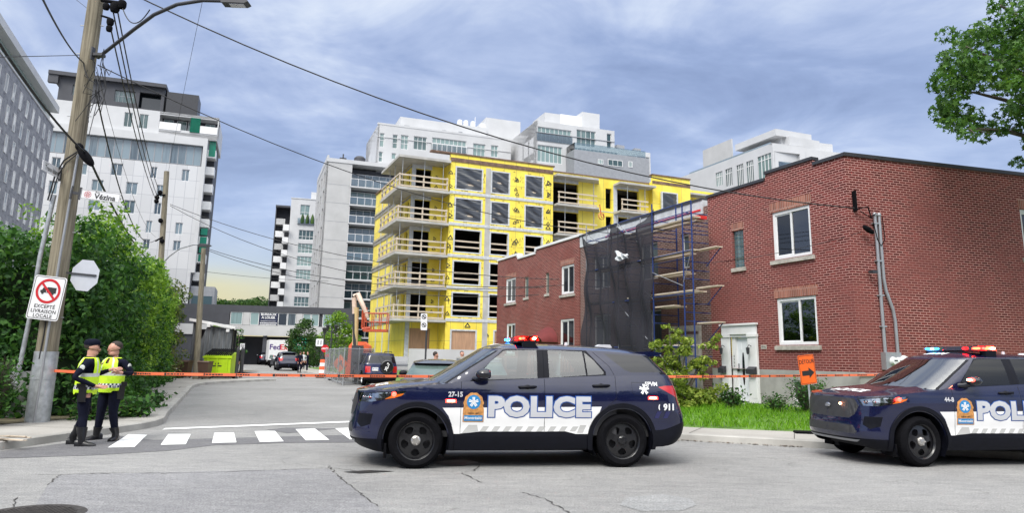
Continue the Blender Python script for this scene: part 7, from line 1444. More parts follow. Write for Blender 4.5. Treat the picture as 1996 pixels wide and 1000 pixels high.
    if vest:
        mb = MB(); n = 40; rings = [(.86, .205, .150), (.90, .212, .158), (.945, .212, .158), (.99, .208, .155), (1.02, .206, .153), (1.10, .204, .150), (1.16, .205, .150), (1.22, .208, .152), (1.28, .210, .153), (1.33, .205, .150), (1.38, .195, .143), (1.43, .185, .128), (1.475, .130, .105), (1.49, .095, .095)]
        vs_ = []
        for i, (z, rx, ry) in enumerate(rings):
            for j in range(n):
                a_ = 2 * math.pi * j / n; wob = 1 + .018 * math.sin(j * 1.9 + z * 23) + .012 * math.sin(j * .7 + z * 41); lz = lean * min(1, max(0, (z - .9) / .55)); zz = z + (.03 if i == 0 and abs(math.cos(a_)) > .6 else 0); vs_.append((rx * math.cos(a_) * wob + lz.x, ry * math.sin(a_) * wob - .005 + lz.y, zz))
        fs = []; ms = []
        for i in range(len(rings) - 1):
            for j in range(n):
                a_ = 2 * math.pi * (j + .5) / n; zc_ = (rings[i][0] + rings[i + 1][0]) / 2
                if 1.24 < zc_ < 1.46 and abs(math.cos(a_)) > .80: continue         # armholes
                if zc_ < 1.48 and abs(math.cos(a_)) < .10 and math.sin(a_) < 0 and zc_ > 1.40: continue
                m_ = 0
                if 1.16 < zc_ < 1.22: m_ = 1
                elif .945 < zc_ < 1.02: m_ = (2 if (i + j) % 2 else 3)
                elif zc_ > 1.22 and .45 < abs(math.cos(a_)) < .62: m_ = 1
                if abs(math.cos(a_)) < .05 and math.sin(a_) < 0: m_ = 2
                fs.append((i * n + j, i * n + (j + 1) % n, (i + 1) * n + (j + 1) % n, (i + 1) * n + j)); ms.append(m_)
        mb.v = vs_; mb.f = fs; mb.m = ms; obj('vest', mb, [MATS['vest_lime'], MATS['vest_silver'], MATS['check_navy'], MATS['decal_white']], t, 60)
    if vest:
        mb = MB(); mb.lathe([(.175, .955), (.178, .96), (.178, 1.0), (.175, 1.005)], 24, Matrix.Diagonal((1, .74, 1, 1)));
        gx_ = J.get('holster', -1); 
        obj('belt', mb, MATS['boot_black'], t, 50); mb = MB(); mb.box(gx_ * .19 - .035, gx_ * .19 + .035, -.05, .05, .74, .99); mb.box(gx_ * .19 - .02, gx_ * .19 + .03, -.02, .09, .97, 1.05); obj('holster', mb, MATS['boot_black'], t); mb = MB(); mb.ball((gx_ * .17, -.12, .97), (.03, .03, .035), 8); mb.box(-gx_ * .16 - .03, -gx_ * .16 + .03, -.15, -.10, .90, 1.0); obj('pouch', mb, MATS['plastic_silver'], t, 50)
        mb = MB(); sp_ = Vector((.185, 0, 1.36)) + lean
        s_ = J.get('patch', 1); eb = Vector(J['elbowR' if s_ < 0 else 'elbowL']); sh_ = Vector((s_ * .185, 0, 1.425)) + lean; q_ = sh_.lerp(eb, .38); mb.ball(q_ + Vector((s_ * .052, .0, 0)), (.012, .036, .045), 10)
        obj('shoulder_patch', mb, MATS['vest_silver'], t)
    return t
p1_, p2_ = G(150, 869), G(203, 859)
person('capped officer in lime vest with his back half turned, hand on his belt', (p1_.x, p1_.y + .03, 0), R(112), dict(elbowL=(.27, -.08, 1.18), handL=(.12, -.30, 1.28), handLdir=(-.2, -1, .2), elbowR=(-.30, .12, 1.15), handR=(-.20, -.16, 1.00), handRdir=(.2, -1, -.15), kneeL=(.10, -.02, .50), footL=(.15, .10, 0), kneeR=(-.09, -.03, .50), footR=(-.16, -.06, 0), footLdir=(.15, -1, 0), footRdir=(-.2, -1, 0), head=(.1, -1, -.1), lean=(0, -.02, 0), holster=-1, patch=-1),
       cap=True, vest=True, group='police officers on foot', boots=2)
person('bareheaded officer in lime vest facing us, one hand raised to his chest', (p2_.x, p2_.y + .02, 0), R(-14), dict(elbowL=(.33, .04, 1.20), handL=(.34, -.20, 1.22), handLdir=(-.2, -.9, .2), elbowR=(-.30, -.02, 1.20), handR=(-.13, -.22, 1.34), handRdir=(.8, -.2, .12), handRup=(0, -.3, 1), kneeL=(.12, -.03, .50), footL=(.17, .02, 0), kneeR=(-.12, -.02, .50), footR=(-.17, .0, 0), footLdir=(.35, -1, 0), footRdir=(-.35, -1, 0), head=(-.38, -1, -.22), holster=1),
       hair='hair_dark', vest=True, group='police officers on foot', boots=1)
ST = dict(elbowL=(.25, .03, 1.15), handL=(.24, -.05, .90), elbowR=(-.25, .03, 1.15), handR=(-.24, -.05, .90), kneeL=(.09, -.02, .50), footL=(.10, 0, 0), kneeR=(-.09, -.02, .50), footR=(-.10, 0, 0))
def stand(px, py, rz, label, **k): v = G(px, py); return person(label, (v.x, v.y, 0), R(rz), dict(ST, **k.pop('J', {})), fingers=False, face=False, boots=False, group='people standing down the street', **k)
stand(583, 727, 170, 'person all in black, left of the two beside the black SUV'); stand(598, 725, -60, 'person in black with white shirt collar, right of the two beside the black SUV', J=dict(elbowL=(.3, -.1, 1.2), handL=(.1, -.3, 1.2)), top='uniform')
stand(590, 722, 10, 'person in a pale shirt glimpsed between the two in black', top='cloth_white', hair='hair_grey'); stand(470, 727, 100, 'person in dark clothes standing behind the posts near the green dumpster'); stand(461, 728, 150, 'person in dark clothes left of the posts by the green dumpster')
v = AY(842, 712, 26.0); person('man in black leaning over beside the maroon hatchback', (v.x, v.y, -.0), R(120), dict(ST, lean=(0, -.12, -.06), head=(0, -1, -.5)), fingers=False, face=False, boots=False, group='people standing down the street')
v = AY(900, 706, 29.5); person('person with glasses and red top behind the silver car', (v.x, v.y, 0), R(20), dict(ST), top='cloth_red', fingers=False, face=True, boots=False, group='people standing down the street')
# ============================================================= poles, wires, signs, street things
m, b = _m('pole_wood'); v = noise(3., 6, stretch=(9, 9, .35)); v2 = noise(1.2, 4); Lk.new(mixc(1., ramp(v, [(.3, (.10, .085, .06)), (.55, (.235, .205, .15)), (.75, (.31, .28, .21))]), ramp(v2, [(.3, (.75, .75, .75)), (.7, (1.12, 1.12, 1.1))]), 'MULTIPLY'), b.inputs['Base Color']); b.inputs['Roughness'].default_value = .9; bumpn(b, v, .5, .01)
mat('wire_black', (.012, .012, .014), .6, var=0); mat('sign_white', (.70, .70, .72), .4, var=.03); mat('sign_back', (.50, .52, .57), .45, metal=.2, var=.05); mat('sign_red', (.50, .012, .02), .4, var=0); mat('sign_orange', (.85, .14, .015), .45, var=.05); mat('tape_orange', (.72, .15, .06), .4, var=.05)
mat('bin_lime', (.42, .62, .01), .45, var=.08, scale=2); mat('bin_brown', (.09, .05, .035), .6, var=.1); mat('tarp_grey', (.13, .14, .15), .6, var=.3, scale=2.5, stretch=(3, 1, .5)); mat('lift_red', (.42, .07, .03), .5, var=.2, scale=8); mat('lift_tan', (.55, .40, .20), .5, var=.1); mat('barrier_orange', (.75, .13, .05), .5, var=.1)
PD = 14.9
A0, A1 = AY(70, 838, PD), AY(193, -40, PD); A0.z = .0; tp = (A1 - A0).normalized()
def onpole(y): return A0.lerp(A1, (838 - y) / 878.)
def tr(v): return v - A0
up_ = thing('utility_pole', 'leaning weathered wooden utility pole with street name signs, lower left', 'utility pole', A0)
mb = MB(); mb.tube([tr(A0) + Vector((0, 0, -.1)), tr(onpole(420)), tr(A1)], [.205, .185, .155], 20); obj('pole', mb, MATS['pole_wood'], up_, 60)
mb = MB(); mb.tube([tr(onpole(838)), tr(onpole(702))], [.222, .218], 20, False); mb.tube([tr(onpole(752)), tr(onpole(750))], .226, 20); obj('metal_sleeve', mb, MATS['galv'], up_, 60)
mb = MB(); mb.tube([tr(AY(64, 836, PD - .2)), tr(AY(117, 500, PD - .2)), tr(AY(152, 300, PD - .17))], .025, 8); obj('conduit', mb, MATS['plastic_silver'], up_, 60)
mb = MB(); mb.tube([tr(AY(34, 735, PD - .1)), tr(AY(60, 610, PD - .1)), tr(AY(78, 500, PD - .12)), tr(AY(106, 380, PD - .12))], .045, 10); obj('conduit', mb, MATS['galv'], up_, 60)
mb = MB(); mb.tube([tr(AY(76, 700, PD - .22)), tr(AY(84, 660, PD - .21)), tr(AY(92, 610, PD - .2)), tr(AY(98, 570, PD - .2))], .012, 5); obj('cable', mb, MATS['wire_black'], up_)
mb = MB(); mb.tube([tr(AY(93, 390, PD - .2)), tr(AY(108, 340, PD - .2)), tr(AY(125, 312, PD - .22)), tr(AY(150, 296, PD - .25))], .016, 6); mb.tube([tr(AY(97, 392, PD - .2)), tr(AY(113, 342, PD - .22)), tr(AY(128, 318, PD - .25)), tr(AY(150, 300, PD - .27))], .012, 6); obj('cable', mb, MATS['wire_black'], up_)
for y_ in (640, 480, 250, 120, 60): c_ = tr(onpole(y_)); mb = MB(); mb.tube([c_ - Vector((.27, 0, 0)), c_ + Vector((.25, .0, 0))], .012, 5); obj('bolt', mb, MATS['galv'], up_)
mb = MB()
for (x, y, r_) in ((215, 42, .075), (213, 55, .065), (224, 14, .10), (238, 8, .09), (207, 12, .07)): mb.lathe([(0, -r_), (r_ * .8, -r_), (r_, -r_ * .4), (r_, r_ * .6), (r_ * .7, r_), (0, r_)], 10, T(tr(AY(x, y, PD - .2))))
mb.tube([tr(AY(198, 0, PD - .1)), tr(AY(240, 6, PD - .2))], .04, 6); mb.tube([tr(AY(198, 30, PD - .1)), tr(AY(214, 35, PD - .2))], .025, 6); obj('insulator', mb, MATS['rubber'], up_, 50)
mb = MB(); rt2 = random.Random(3); c0 = tr(AY(185, 150, PD - .22))
for i in range(16): a = c0 + Vector((rt2.uniform(-.1, .15), 0, rt2.uniform(-.5, .7))); b_ = c0 + Vector((rt2.uniform(-.25, .35), rt2.uniform(-.2, .1), rt2.uniform(-1.4, .2))); mb.tube([a, (a + b_) / 2 + Vector((rt2.uniform(-.2, .2), 0, rt2.uniform(-.25, .1))), b_], .009, 4)
obj('loose_cables', mb, MATS['wire_black'], up_)
mb = MB(); mb.prism([(-.13, -.16), (.13, -.16), (0, .2)], -.04, .04, 'y', T(tr(AY(28, 732, PD - .1)))); obj('bracket', mb, MATS['galv'], up_)
# lamp arm on the pole
mb = MB(); mb.tube([tr(AY(191, 112, PD)), tr(AY(225, 85, PD - .4)), tr(AY(262, 56, PD - .8)), tr(AY(300, 28, PD - 1.1)), tr(AY(345, 8, PD - 1.4)), tr(AY(395, 0, PD - 1.6)), tr(AY(438, 1, PD - 1.8))], .038, 8); la_ = obj('lamp_arm', mb, MATS['metal_dark'], up_, 60)
lh = tr(AY(460, 4, PD - 1.85)); mb = MB(); mb.prism([(-.28, .02), (-.2, .07), (.22, .05), (.27, -.02), (.2, -.06), (-.25, -.05)], -.11, .11, 'y', T(lh)); obj('lamp_head', mb, MATS['metal_dark'], la_); mb = MB(); mb.box(-.1, .18, -.08, .08, -.075, -.062, T(lh)); obj('lens', mb, MATS['decal_silver'], la_)
mb = MB(); q = tr(AY(193, 108, PD - .15)); mb.box(-.1, .12, -.1, .05, -.03, .03, T(q)); mb.box(-.12, -.09, -.12, .0, -.12, .16, T(q)); obj('arm_bracket', mb, MATS['metal_dark'], up_)
# --- signs on the pole
def board(w_, h_, r_=.03, n=5):
    P_ = []
    for cx, cz, a0 in ((w_ / 2 - r_, h_ / 2 - r_, 0), (-w_ / 2 + r_, h_ / 2 - r_, 90), (-w_ / 2 + r_, -h_ / 2 + r_, 180), (w_ / 2 - r_, -h_ / 2 + r_, 270)):
        P_ += [(cx + r_ * math.cos(R(a0 + 90 * i / n)), cz + r_ * math.sin(R(a0 + 90 * i / n))) for i in range(n + 1)]
    return P_
def ring2(mb, r0, r1, y, c=(0, 0), n=40):
    mb.add([(c[0] + r * math.cos(2 * math.pi * i / n), y, c[1] + r * math.sin(2 * math.pi * i / n)) for r in (r0, r1) for i in range(n)], [(i, (i + 1) % n, n + (i + 1) % n, n + i) for i in range(n)])
sc_ = AY(91, 581, PD - .32); s_ = thing('traffic_sign', 'white no trucks sign reading EXCEPTÉ LIVRAISON LOCALE on the leaning pole', 'sign', sc_); s_.rotation_euler = (0, R(5.5), R(8)); s_.scale = (.87, 1, .93)
mb = MB(); mb.prism(board(.70, .95, .06), -.004, .0, 'y'); obj('plate', mb, MATS['sign_white'], s_)
mb = MB(); P_ = board(.66, .91, .05); Q_ = board(.635, .885, .045); n = len(P_); mb.add([(x, -.006, z) for x, z in P_] + [(x, -.006, z) for x, z in Q_], [(i, (i + 1) % n, n + (i + 1) % n, n + i) for i in range(n)]); obj('border', mb, MATS['decal_dark'], s_)
mb = MB(); ring2(mb, .215, .268, -.010, (0, .15)); c45 = T((0, -.010, .15)) @ RY(R(45)); mb.box(-.24, .24, -.001, .0, -.024, .024, c45); obj('red_ring', mb, MATS['sign_red'], s_)
mb = MB(); mb.box(-.03, .17, -.0075, -.007, .11, .235); mb.add([(-.03, -.007, .11), (-.17, -.007, .11), (-.17, -.007, .16), (-.135, -.007, .165), (-.12, -.007, .215), (-.045, -.007, .215), (-.045, -.007, .13)], [(0, 1, 2, 3, 4, 5, 6)]); mb.lathe([(0, 0), (.028, 0)], 14, T((-.115, -.0085, .10)) @ RX(math.pi / 2)); mb.lathe([(0, 0), (.028, 0)], 14, T((.105, -.0085, .10)) @ RX(math.pi / 2)); obj('truck_symbol', mb, MATS['decal_dark'], s_)
mb = MB(); text(mb, 'EXCEPTÉ', .105, T((0, -.007, -.19)), bold=.002, spacing=1.1); text(mb, 'LIVRAISON', .105, T((0, -.007, -.295)), bold=.002, spacing=1.08); text(mb, 'LOCALE', .105, T((0, -.007, -.395)), bold=.002, spacing=1.1); obj('sign_text', mb, MATS['decal_dark'], s_)
sc_ = AY(165.5, 537, PD - .1); s_ = thing('stop_sign', 'blank grey back of an octagonal stop sign right of the leaning pole', 'sign', sc_); s_.rotation_euler = (0, R(5), R(-10))
mb = MB(); mb.prism([(.345 * math.cos(R(22.5 + 45 * i)), .345 * math.sin(R(22.5 + 45 * i))) for i in range(8)], 0, .004, 'y'); obj('plate', mb, MATS['sign_back'], s_); mb = MB(); mb.box(-.42, .27, -.035, -.002, -.0, .035); obj('bracket', mb, MATS['metal_dark'], s_)
sc_ = AY(196, 382, PD - .25); s_ = thing('street_sign', 'white street name sign reading Rue Vézina on the leaning pole', 'sign', sc_); s_.rotation_euler = (0, R(4.5), R(10))
mb = MB(); mb.box(-.385, .385, 0, .012, -.105, .105); obj('plate', mb, MATS['sign_white'], s_); mb = MB(); P_ = board(.75, .19, .004); Q_ = board(.738, .178, .004); n = len(P_); mb.add([(x, -.002, z) for x, z in P_] + [(x, -.002, z) for x, z in Q_], [(i, (i + 1) % n, n + (i + 1) % n, n + i) for i in range(n)]); text(mb, 'Vézina', .155, T((.09, -.003, -.022)), bold=.004); text(mb, 'Rue', .05, T((-.07, -.003, .068)), bold=.001); obj('sign_text', mb, MATS['decal_dark'], s_)
mb = MB()
for k in range(8): a = 2 * math.pi * k / 8; ring2(mb, .017, .024, -.003, (-.25 + .048 * math.cos(a), .048 * math.sin(a)), 12)
ring2(mb, .012, .018, -.0035, (-.25, 0), 12); obj('rosette', mb, MATS['sign_red'], s_); mb = MB(); mb.box(-.42, -.385, -.01, .03, -.13, .13); mb.box(-.55, -.42, .0, .02, -.03, .03); mb.box(-.58, -.55, -.01, .03, -.14, .14); obj('bracket', mb, MATS['metal_dark'], s_)
sc_ = AY(103, 331, PD - .45); s_ = thing('street_sign', 'street name sign for Trans Island seen at a steep angle on the leaning pole', 'sign', sc_); s_.rotation_euler = (0, 0, R(98))
mb = MB(); mb.box(-.42, .34, 0, .012, -.105, .105); obj('plate', mb, MATS['sign_white'], s_); mb = MB(); text(mb, 'Trans Island', .14, T((-.03, -.003, -.02)), bold=.002, sx=.85); text(mb, 'Avenue', .045, T((-.27, -.003, .068))); obj('sign_text', mb, MATS['decal_dark'], s_); mb = MB(); mb.box(.34, .38, -.02, .04, -.15, .15); obj('bracket', mb, MATS['metal_dark'], s_)
# --- second pole, lamp, plain pole
b2 = AY(303, 700, 40.); b2.z = 0; t2 = AY(325, 334, 40.); p2o = thing('utility_pole', 'weathered wooden utility pole rising from the far end of the hedge', 'utility pole', b2); mb = MB(); mb.tube([(0, 0, 0), t2 - b2], [.17, .14], 12); obj('pole', mb, MATS['pole_wood'], p2o, 60)
mb = MB()
for x, y in ((312, 375), (306, 385), (305, 392), (316, 470), (313, 430)): mb.ball(AY(x, y, 39.8) - b2, .14, 8)
mb.tube([AY(306, 380, 39.8) - b2, AY(322, 380, 39.8) - b2], .05, 5); mb.tube([AY(303, 470, 39.8) - b2, AY(318, 462, 39.8) - b2], .05, 5); obj('insulator', mb, MATS['rubber'], p2o)
mb = MB(); mb.tube([AY(313, 517, 40) - b2, AY(330, 500, 39.7) - b2, AY(350, 485, 39.4) - b2, AY(377, 477, 39.2) - b2, AY(392, 477, 39.) - b2], .035, 7); am = obj('lamp_arm', mb, MATS['galv'], p2o, 60); mb = MB(); mb.prism([(-.35, .0), (-.2, .10), (.3, .07), (.38, 0), (.2, -.06), (-.3, -.05)], -.14, .14, 'y', T(AY(398, 479, 39) - b2)); obj('lamp_head', mb, MATS['metal_dark'], am)
b3 = G(381, 744); t3 = AY(397, 484, b3.y); o_ = thing('utility_pole', 'plain grey pole standing beside the green dumpster', 'utility pole', b3); mb = MB(); mb.tube([(0, 0, 0), t3 - b3], [.17, .12], 12); obj('pole', mb, MATS['pole_wood'], o_, 60)
# --- wires
def wire(a, b_, sag, r_=.012, label='thin black overhead wire', via=None, n=18):
    pts = catenary(a, b_, sag, n) if not via else [Vector(p_) for p_ in via]
    mb = MB(); mb.tube(pts, r_, 5); return tag(obj('overhead_wire', mb, MATS['wire_black'], None, 60), label, 'wire', 'overhead wires')
hs_ = Vector((C1.x + .1, C1.y - .15, 5.55))
wire(AY(205, -38, PD), hs_, .95, .017, 'thick service cable crossing the whole picture down to the brick corner house')
wire(AY(190, 126, PD), AY(1262, 458, 26), .9, .012, 'thin cable from the leaning pole to the scaffolded house')
wire(AY(-60, -10, 9.), AY(166, 298, PD - .3), .15, .022, 'thick cable bundle coming from the left edge down to the black splice case'); wire(AY(172, 305, PD - .3), AY(312, 520, 39.8), .5, .026, 'thick cable running from the splice case to the second pole')
mb = MB(); mb.ball((0, 0, 0), (.28, .09, .095), 14); mb.ball((-.26, 0, .02), (.10, .07, .08), 10); o_ = obj('splice_case', mb, MATS['rubber'], None, 60); o_.location = AY(167, 305, PD - .32); o_.rotation_euler = (0, R(48), 0); tag(o_, 'black cable splice case hanging beside the leaning pole', 'splice case')
wire(AY(75, -20, 8), AY(163, 122, PD - .15), .1, .014, 'cable slanting from the top edge to the left side of the leaning pole'); wire(AY(163, 122, PD - .2), AY(172, 150, PD - .2), .05, .012, 'short cable tail hugging the leaning pole')
wire(AY(-20, 111, 9), AY(155, 107, PD), .0, .007, 'nearly level thin wire at the far left'); wire(AY(138, -10, PD + 2), AY(178, 22, PD), .0, .006, 'very thin wire at the top left of the leaning pole')
for (x, y, x2, y2, s2) in ((217, 60, 305, 392, 'leftmost'), (221, 24, 308, 386, 'middle'), (229, 20, 311, 374, 'rightmost')): wire(AY(x, y, PD - .2), AY(x2, y2, 39.8), .35, .016, s2 + ' of three black lines running between the two wooden poles')
wire(AY(186, 176, PD - .2), AY(303, 468, 39.8), 1.2, .017, 'drooping cable from the tangle on the leaning pole to the second pole'); wire(AY(188, 130, PD - .2), AY(304, 462, 39.8), .7, .006, 'hair thin wire beside the drooping cable')
wire(AY(397, -10, 20), AY(328, 336, 40), -.3, .007, 'thin wire dropping steeply from the top edge to the second pole top')
wire(AY(238, 12, PD - .2), AY(292, 18, PD - 1.), .35, .012, 'slack loop of cable between the insulators and the lamp arm')
for i, (x, y, x2, y2, s2) in enumerate(((332, 398, 1090, 545, .9), (332, 401, 1100, 556, 1.5), (402, 484, 1060, 560, .8), (402, 487, 1050, 575, .9))): wire(AY(x, y, 40), AY(x2, y2, 31.5), s2, .016, ('highest', 'second highest', 'third', 'lowest')[i] + ' of four wires sagging across the street end to the far brick house')
wire(AY(402, 530, 70), AY(640, 548, 100), .2, .02, 'faint low wire in front of the yellow patch of sky')
wire(AY(1390, 512, 22.), Vector((C1.x + .2, C1.y - .2, 4.9)), .1, .008, 'thin wire across the upper window of the brick corner house')
# --- orange tape
def tape(pts, label, marks=True):
    P_ = [Vector(p_) for p_ in pts]; mb = MB(); mk = MB(); V = []; k = 0; n = len(P_)
    for i, p_ in enumerate(P_): tw = .004 * math.sin(i * 1.3); V += [p_ + Vector((0, tw, .027)), p_ + Vector((0, -tw, -.027))]
    mb.add(V, [(2 * i, 2 * i + 1, 2 * i + 3, 2 * i + 2) for i in range(n - 1)]); o_ = tag(obj('warning_tape', mb, MATS['tape_orange']), label, 'tape')
    if marks:
        for i in range(n - 1):
            a, b_ = P_[i], P_[i + 1]; L = (b_ - a).length; u = (b_ - a) / L; d = .08; nn = Vector((0, -.004, 0))
            while d < L - .1:
                w3 = rnd.uniform(.02, .05); ph = (k // 9) % 2
                if k % 9 < 7: c_ = a + u * d; h_ = .012 if k % 9 else .022; mk.add([c_ - Vector((0, 0, h_)) + nn, c_ + u * w3 - Vector((0, 0, h_)) + nn, c_ + u * w3 + Vector((0, 0, h_)) + nn, c_ + Vector((0, 0, h_)) + nn], [(0, 1, 2, 3)]); d += w3 + .012
                else: d += .11
                k += 1
        obj('printed_text', mk, MATS['decal_dark'], o_)
q0, q1, q2_ = AY(82, 722, 15.15), AY(252, 728.5, 13.45), AY(1716, 731, 18.55)
tape([q0, q0.lerp(q1, .5) + Vector((0, 0, -.01)), q1], 'orange police tape strung from the leaning pole to the bareheaded officer', False)
tape([q1.lerp(q2_, i / 16) - Vector((0, 0, .22 * (i / 16) * (1 - i / 16))) for i in range(17)], 'long orange police tape with black print stretched across the street behind the police car')
# --- detour sign and base
b4 = G(1586, 858); s_ = thing('detour_sign', 'orange DÉTOUR sign with a black right arrow on a steel post', 'sign', b4)
mb = MB(); mb.tube([(0, 0, .1), (-.04, 0, 1.15), (-.08, 0, 1.70)], .022, 6); obj('post', mb, MATS['galv'], s_); pl = T((-.06, -.03, 1.42)) @ RZ(R(20)) @ RY(R(-6)); mb = MB(); mb.prism(board(.42, .60, .03), -.004, 0, 'y', pl); pt_ = obj('plate', mb, MATS['sign_orange'], s_)
mb = MB(); text(mb, 'DÉTOUR', .115, pl @ T((0, -.008, .16)), bold=.001, sx=.85); mb.add([pl @ Vector(p_) for p_ in ((-.15, -.008, -.12), (.03, -.008, -.12), (.03, -.008, -.18), (.17, -.008, -.07), (.03, -.008, .04), (.03, -.008, -.02), (-.15, -.008, -.02))], [(0, 1, 2, 3, 4, 5, 6)]); P_ = board(.39, .57, .025); Q_ = board(.375, .555, .02); n = len(P_); mb.add([pl @ Vector((x, -.006, z)) for x, z in P_] + [pl @ Vector((x, -.006, z)) for x, z in Q_], [(i, (i + 1) % n, n + (i + 1) % n, n + i) for i in range(n)]); obj('sign_text', mb, MATS['decal_dark'], pt_)
for z_, x_ in ((.0, 0), (.085, .03)): mb = MB(); mb.prism([(-.42, z_), (.42, z_), (.38, z_ + .08), (-.38, z_ + .08)], -.18, .18, 'y', T((x_, 0, .0)) @ RZ(R(-12))); obj('rubber_base', mb, MATS['rubber'], s_)
# --- parking sign in front of the yellow building
def post_sign(px, base_y, d, top_y, panels, label, name='parking_sign', m_='sign_white', pm='metal_dark'):
    b_ = AY(px, base_y, d); b_.z = 0; s_ = thing(name, label, 'sign', b_); zt2 = AY(px, top_y, d).z; mb = MB(); mb.tube([(0, .03, 0), (0, .03, zt2)], .035, 7); obj('post', mb, MATS[pm], s_)
    for (x, y, w2, h2, kind) in panels:
        c_ = AY(x, y, d) - b_; mb = MB(); mb.prism(board(w2, h2, min(w2, h2) * .12), -.02, 0, 'y', T(c_)); p_ = obj('plate', mb, MATS[m_], s_); mb = MB()
        if kind == 'no': ring2(mb, w2 * .26, w2 * .36, -.025 + c_.y, (c_.x, c_.z + h2 * .12), 24); mb.box(-w2 * .28, w2 * .28, -.03, -.025, -.02, .02, T((c_.x, c_.y, c_.z + h2 * .12)) @ RY(R(45))); obj('symbol', mb, MATS['decal_dark'], p_)
        elif kind == 'bar': mb.box(c_.x - w2 * .25, c_.x - w2 * .15, -.03, -.025, c_.z - h2 * .3, c_.z + h2 * .3); mb.box(c_.x + w2 * .15, c_.x + w2 * .25, -.03, -.025, c_.z - h2 * .3, c_.z + h2 * .3); obj('symbol', mb, MATS['decal_dark'], p_)
    return s_
post_sign(828, 730, 27., 640, [(826.5, 620, .24, .32, 'no'), (826.5, 636, .24, .30, 'no')], 'stack of two white no parking signs on a black post by the yellow building')
post_sign(473, 720, 50., 668, [(472.5, 676, .30, .42, 'no')], 'small white no parking sign above the posts at the dumpster')
post_sign(623, 730, 62., 655, [(623, 668, .62, .62, 'bar')], 'white square lane sign with two black bars in front of the trees')
b_ = AY(634, 745, 55.); b_.z = 0; s_ = thing('stop_sign', 'small red octagonal ARRÊT sign down the street', 'sign', b_); c_ = AY(633.5, 680, 55.) - b_; mb = MB(); mb.tube([(0, .04, 0), (0, .04, c_.z)], .04, 6); obj('post', mb, MATS['metal_grey'], s_); mb = MB(); mb.prism([(c_.x + .30 * math.cos(R(22.5 + 45 * i)), c_.z + .30 * math.sin(R(22.5 + 45 * i))) for i in range(8)], -.02, 0, 'y'); o_ = obj('plate', mb, MATS['sign_red'], s_); mb = MB(); text(mb, 'ARRÊT', .17, T((c_.x, -.03, c_.z)), bold=.004); obj('sign_text', mb, MATS['decal_white'], o_); mb = MB(); mb.box(-.16, .16, -.02, 0, c_.z - .62, c_.z - .40); obj('sub_plate', mb, MATS['sign_red'], s_)
b_ = G(661, 742); s_ = thing('construction_sign', 'orange diamond road work sign beside the fence', 'sign', b_); c_ = AY(661.5, 709, b_.y) - b_; mb = MB(); mb.tube([(0, .04, 0), (0, .04, c_.z)], .03, 6); mb.box(-.6, .5, -.2, .2, 0, .1); mb.box(-.45, .5, -.2, .2, .12, .2); obj('stand', mb, MATS['rubber'], s_); mb = MB(); mb.prism([(-.48, c_.z), (0, c_.z - .55), (.48, c_.z), (0, c_.z + .55)], -.02, 0, 'y'); o_ = obj('plate', mb, MATS['sign_orange'], s_); mb = MB(); mb.ball((.06, -.03, c_.z + .15), (.07, .01, .07), 8); mb.add([(-.2, -.03, c_.z - .2), (-.08, -.03, c_.z - .2), (.02, -.03, c_.z - .02), (.12, -.03, c_.z - .2), (.2, -.03, c_.z - .2), (.08, -.03, c_.z + .1), (-.08, -.03, c_.z + .06)], [(0, 1, 2, 3, 4, 5, 6)]); obj('worker_symbol', mb, MATS['decal_dark'], o_)
for i, (x, ty, d) in enumerate(((627, 641, 66.), (641, 636, 62.))):
    b_ = AY(x, 735, d); b_.z = 0; zt2 = AY(x, ty, d).z; s_ = thing('street_lamp', ('black post lamp left of the pair above the lane sign', 'taller black post lamp right of the pair above the red stop sign')[i], 'street lamp', b_, 0, 'black post lamps'); mb = MB(); mb.tube([(0, 0, 0), (0, 0, zt2)], [.08, .05], 8); obj('post', mb, MATS['metal_dark'], s_); mb = MB()
    for x_ in (-.3, .3): mb.lathe([(.05, -.45), (.16, .0), (.24, .05), (0, .14)], 10, T((x_ * (i + .2), 0, zt2)))
    mb.tube([(-.3, 0, zt2 - .5), (.3, 0, zt2 - .5)], .03, 5); obj('lantern', mb, MATS['metal_dark'], s_, 50)
for i, (x, y, h_, lb2) in enumerate(((628, 737, 1.15, 'orange and white barrel standing at the left end of the fence'), (593, 712, 1.3, 'orange cone standing between the people in black'))):
    b_ = G(x, y); s_ = thing('traffic_barrel' if i == 0 else 'traffic_cone', lb2, 'traffic barrel' if i == 0 else 'cone', b_)
    k = 5
    for j in range(k): mb = MB(); r0 = .26 - (.17 if i else .05) * j / k; r1 = .26 - (.17 if i else .05) * (j + 1) / k; mb.lathe([(r0, .08 + h_ * j / k), (r1, .08 + h_ * (j + 1) / k - .002)], 14); obj('band', mb, MATS['barrier_orange' if j % 2 == 0 else 'decal_white'], s_, 60)
    mb = MB(); mb.box(-.35, .35, -.35, .35, 0, .08); obj('base', mb, MATS['rubber'], s_)
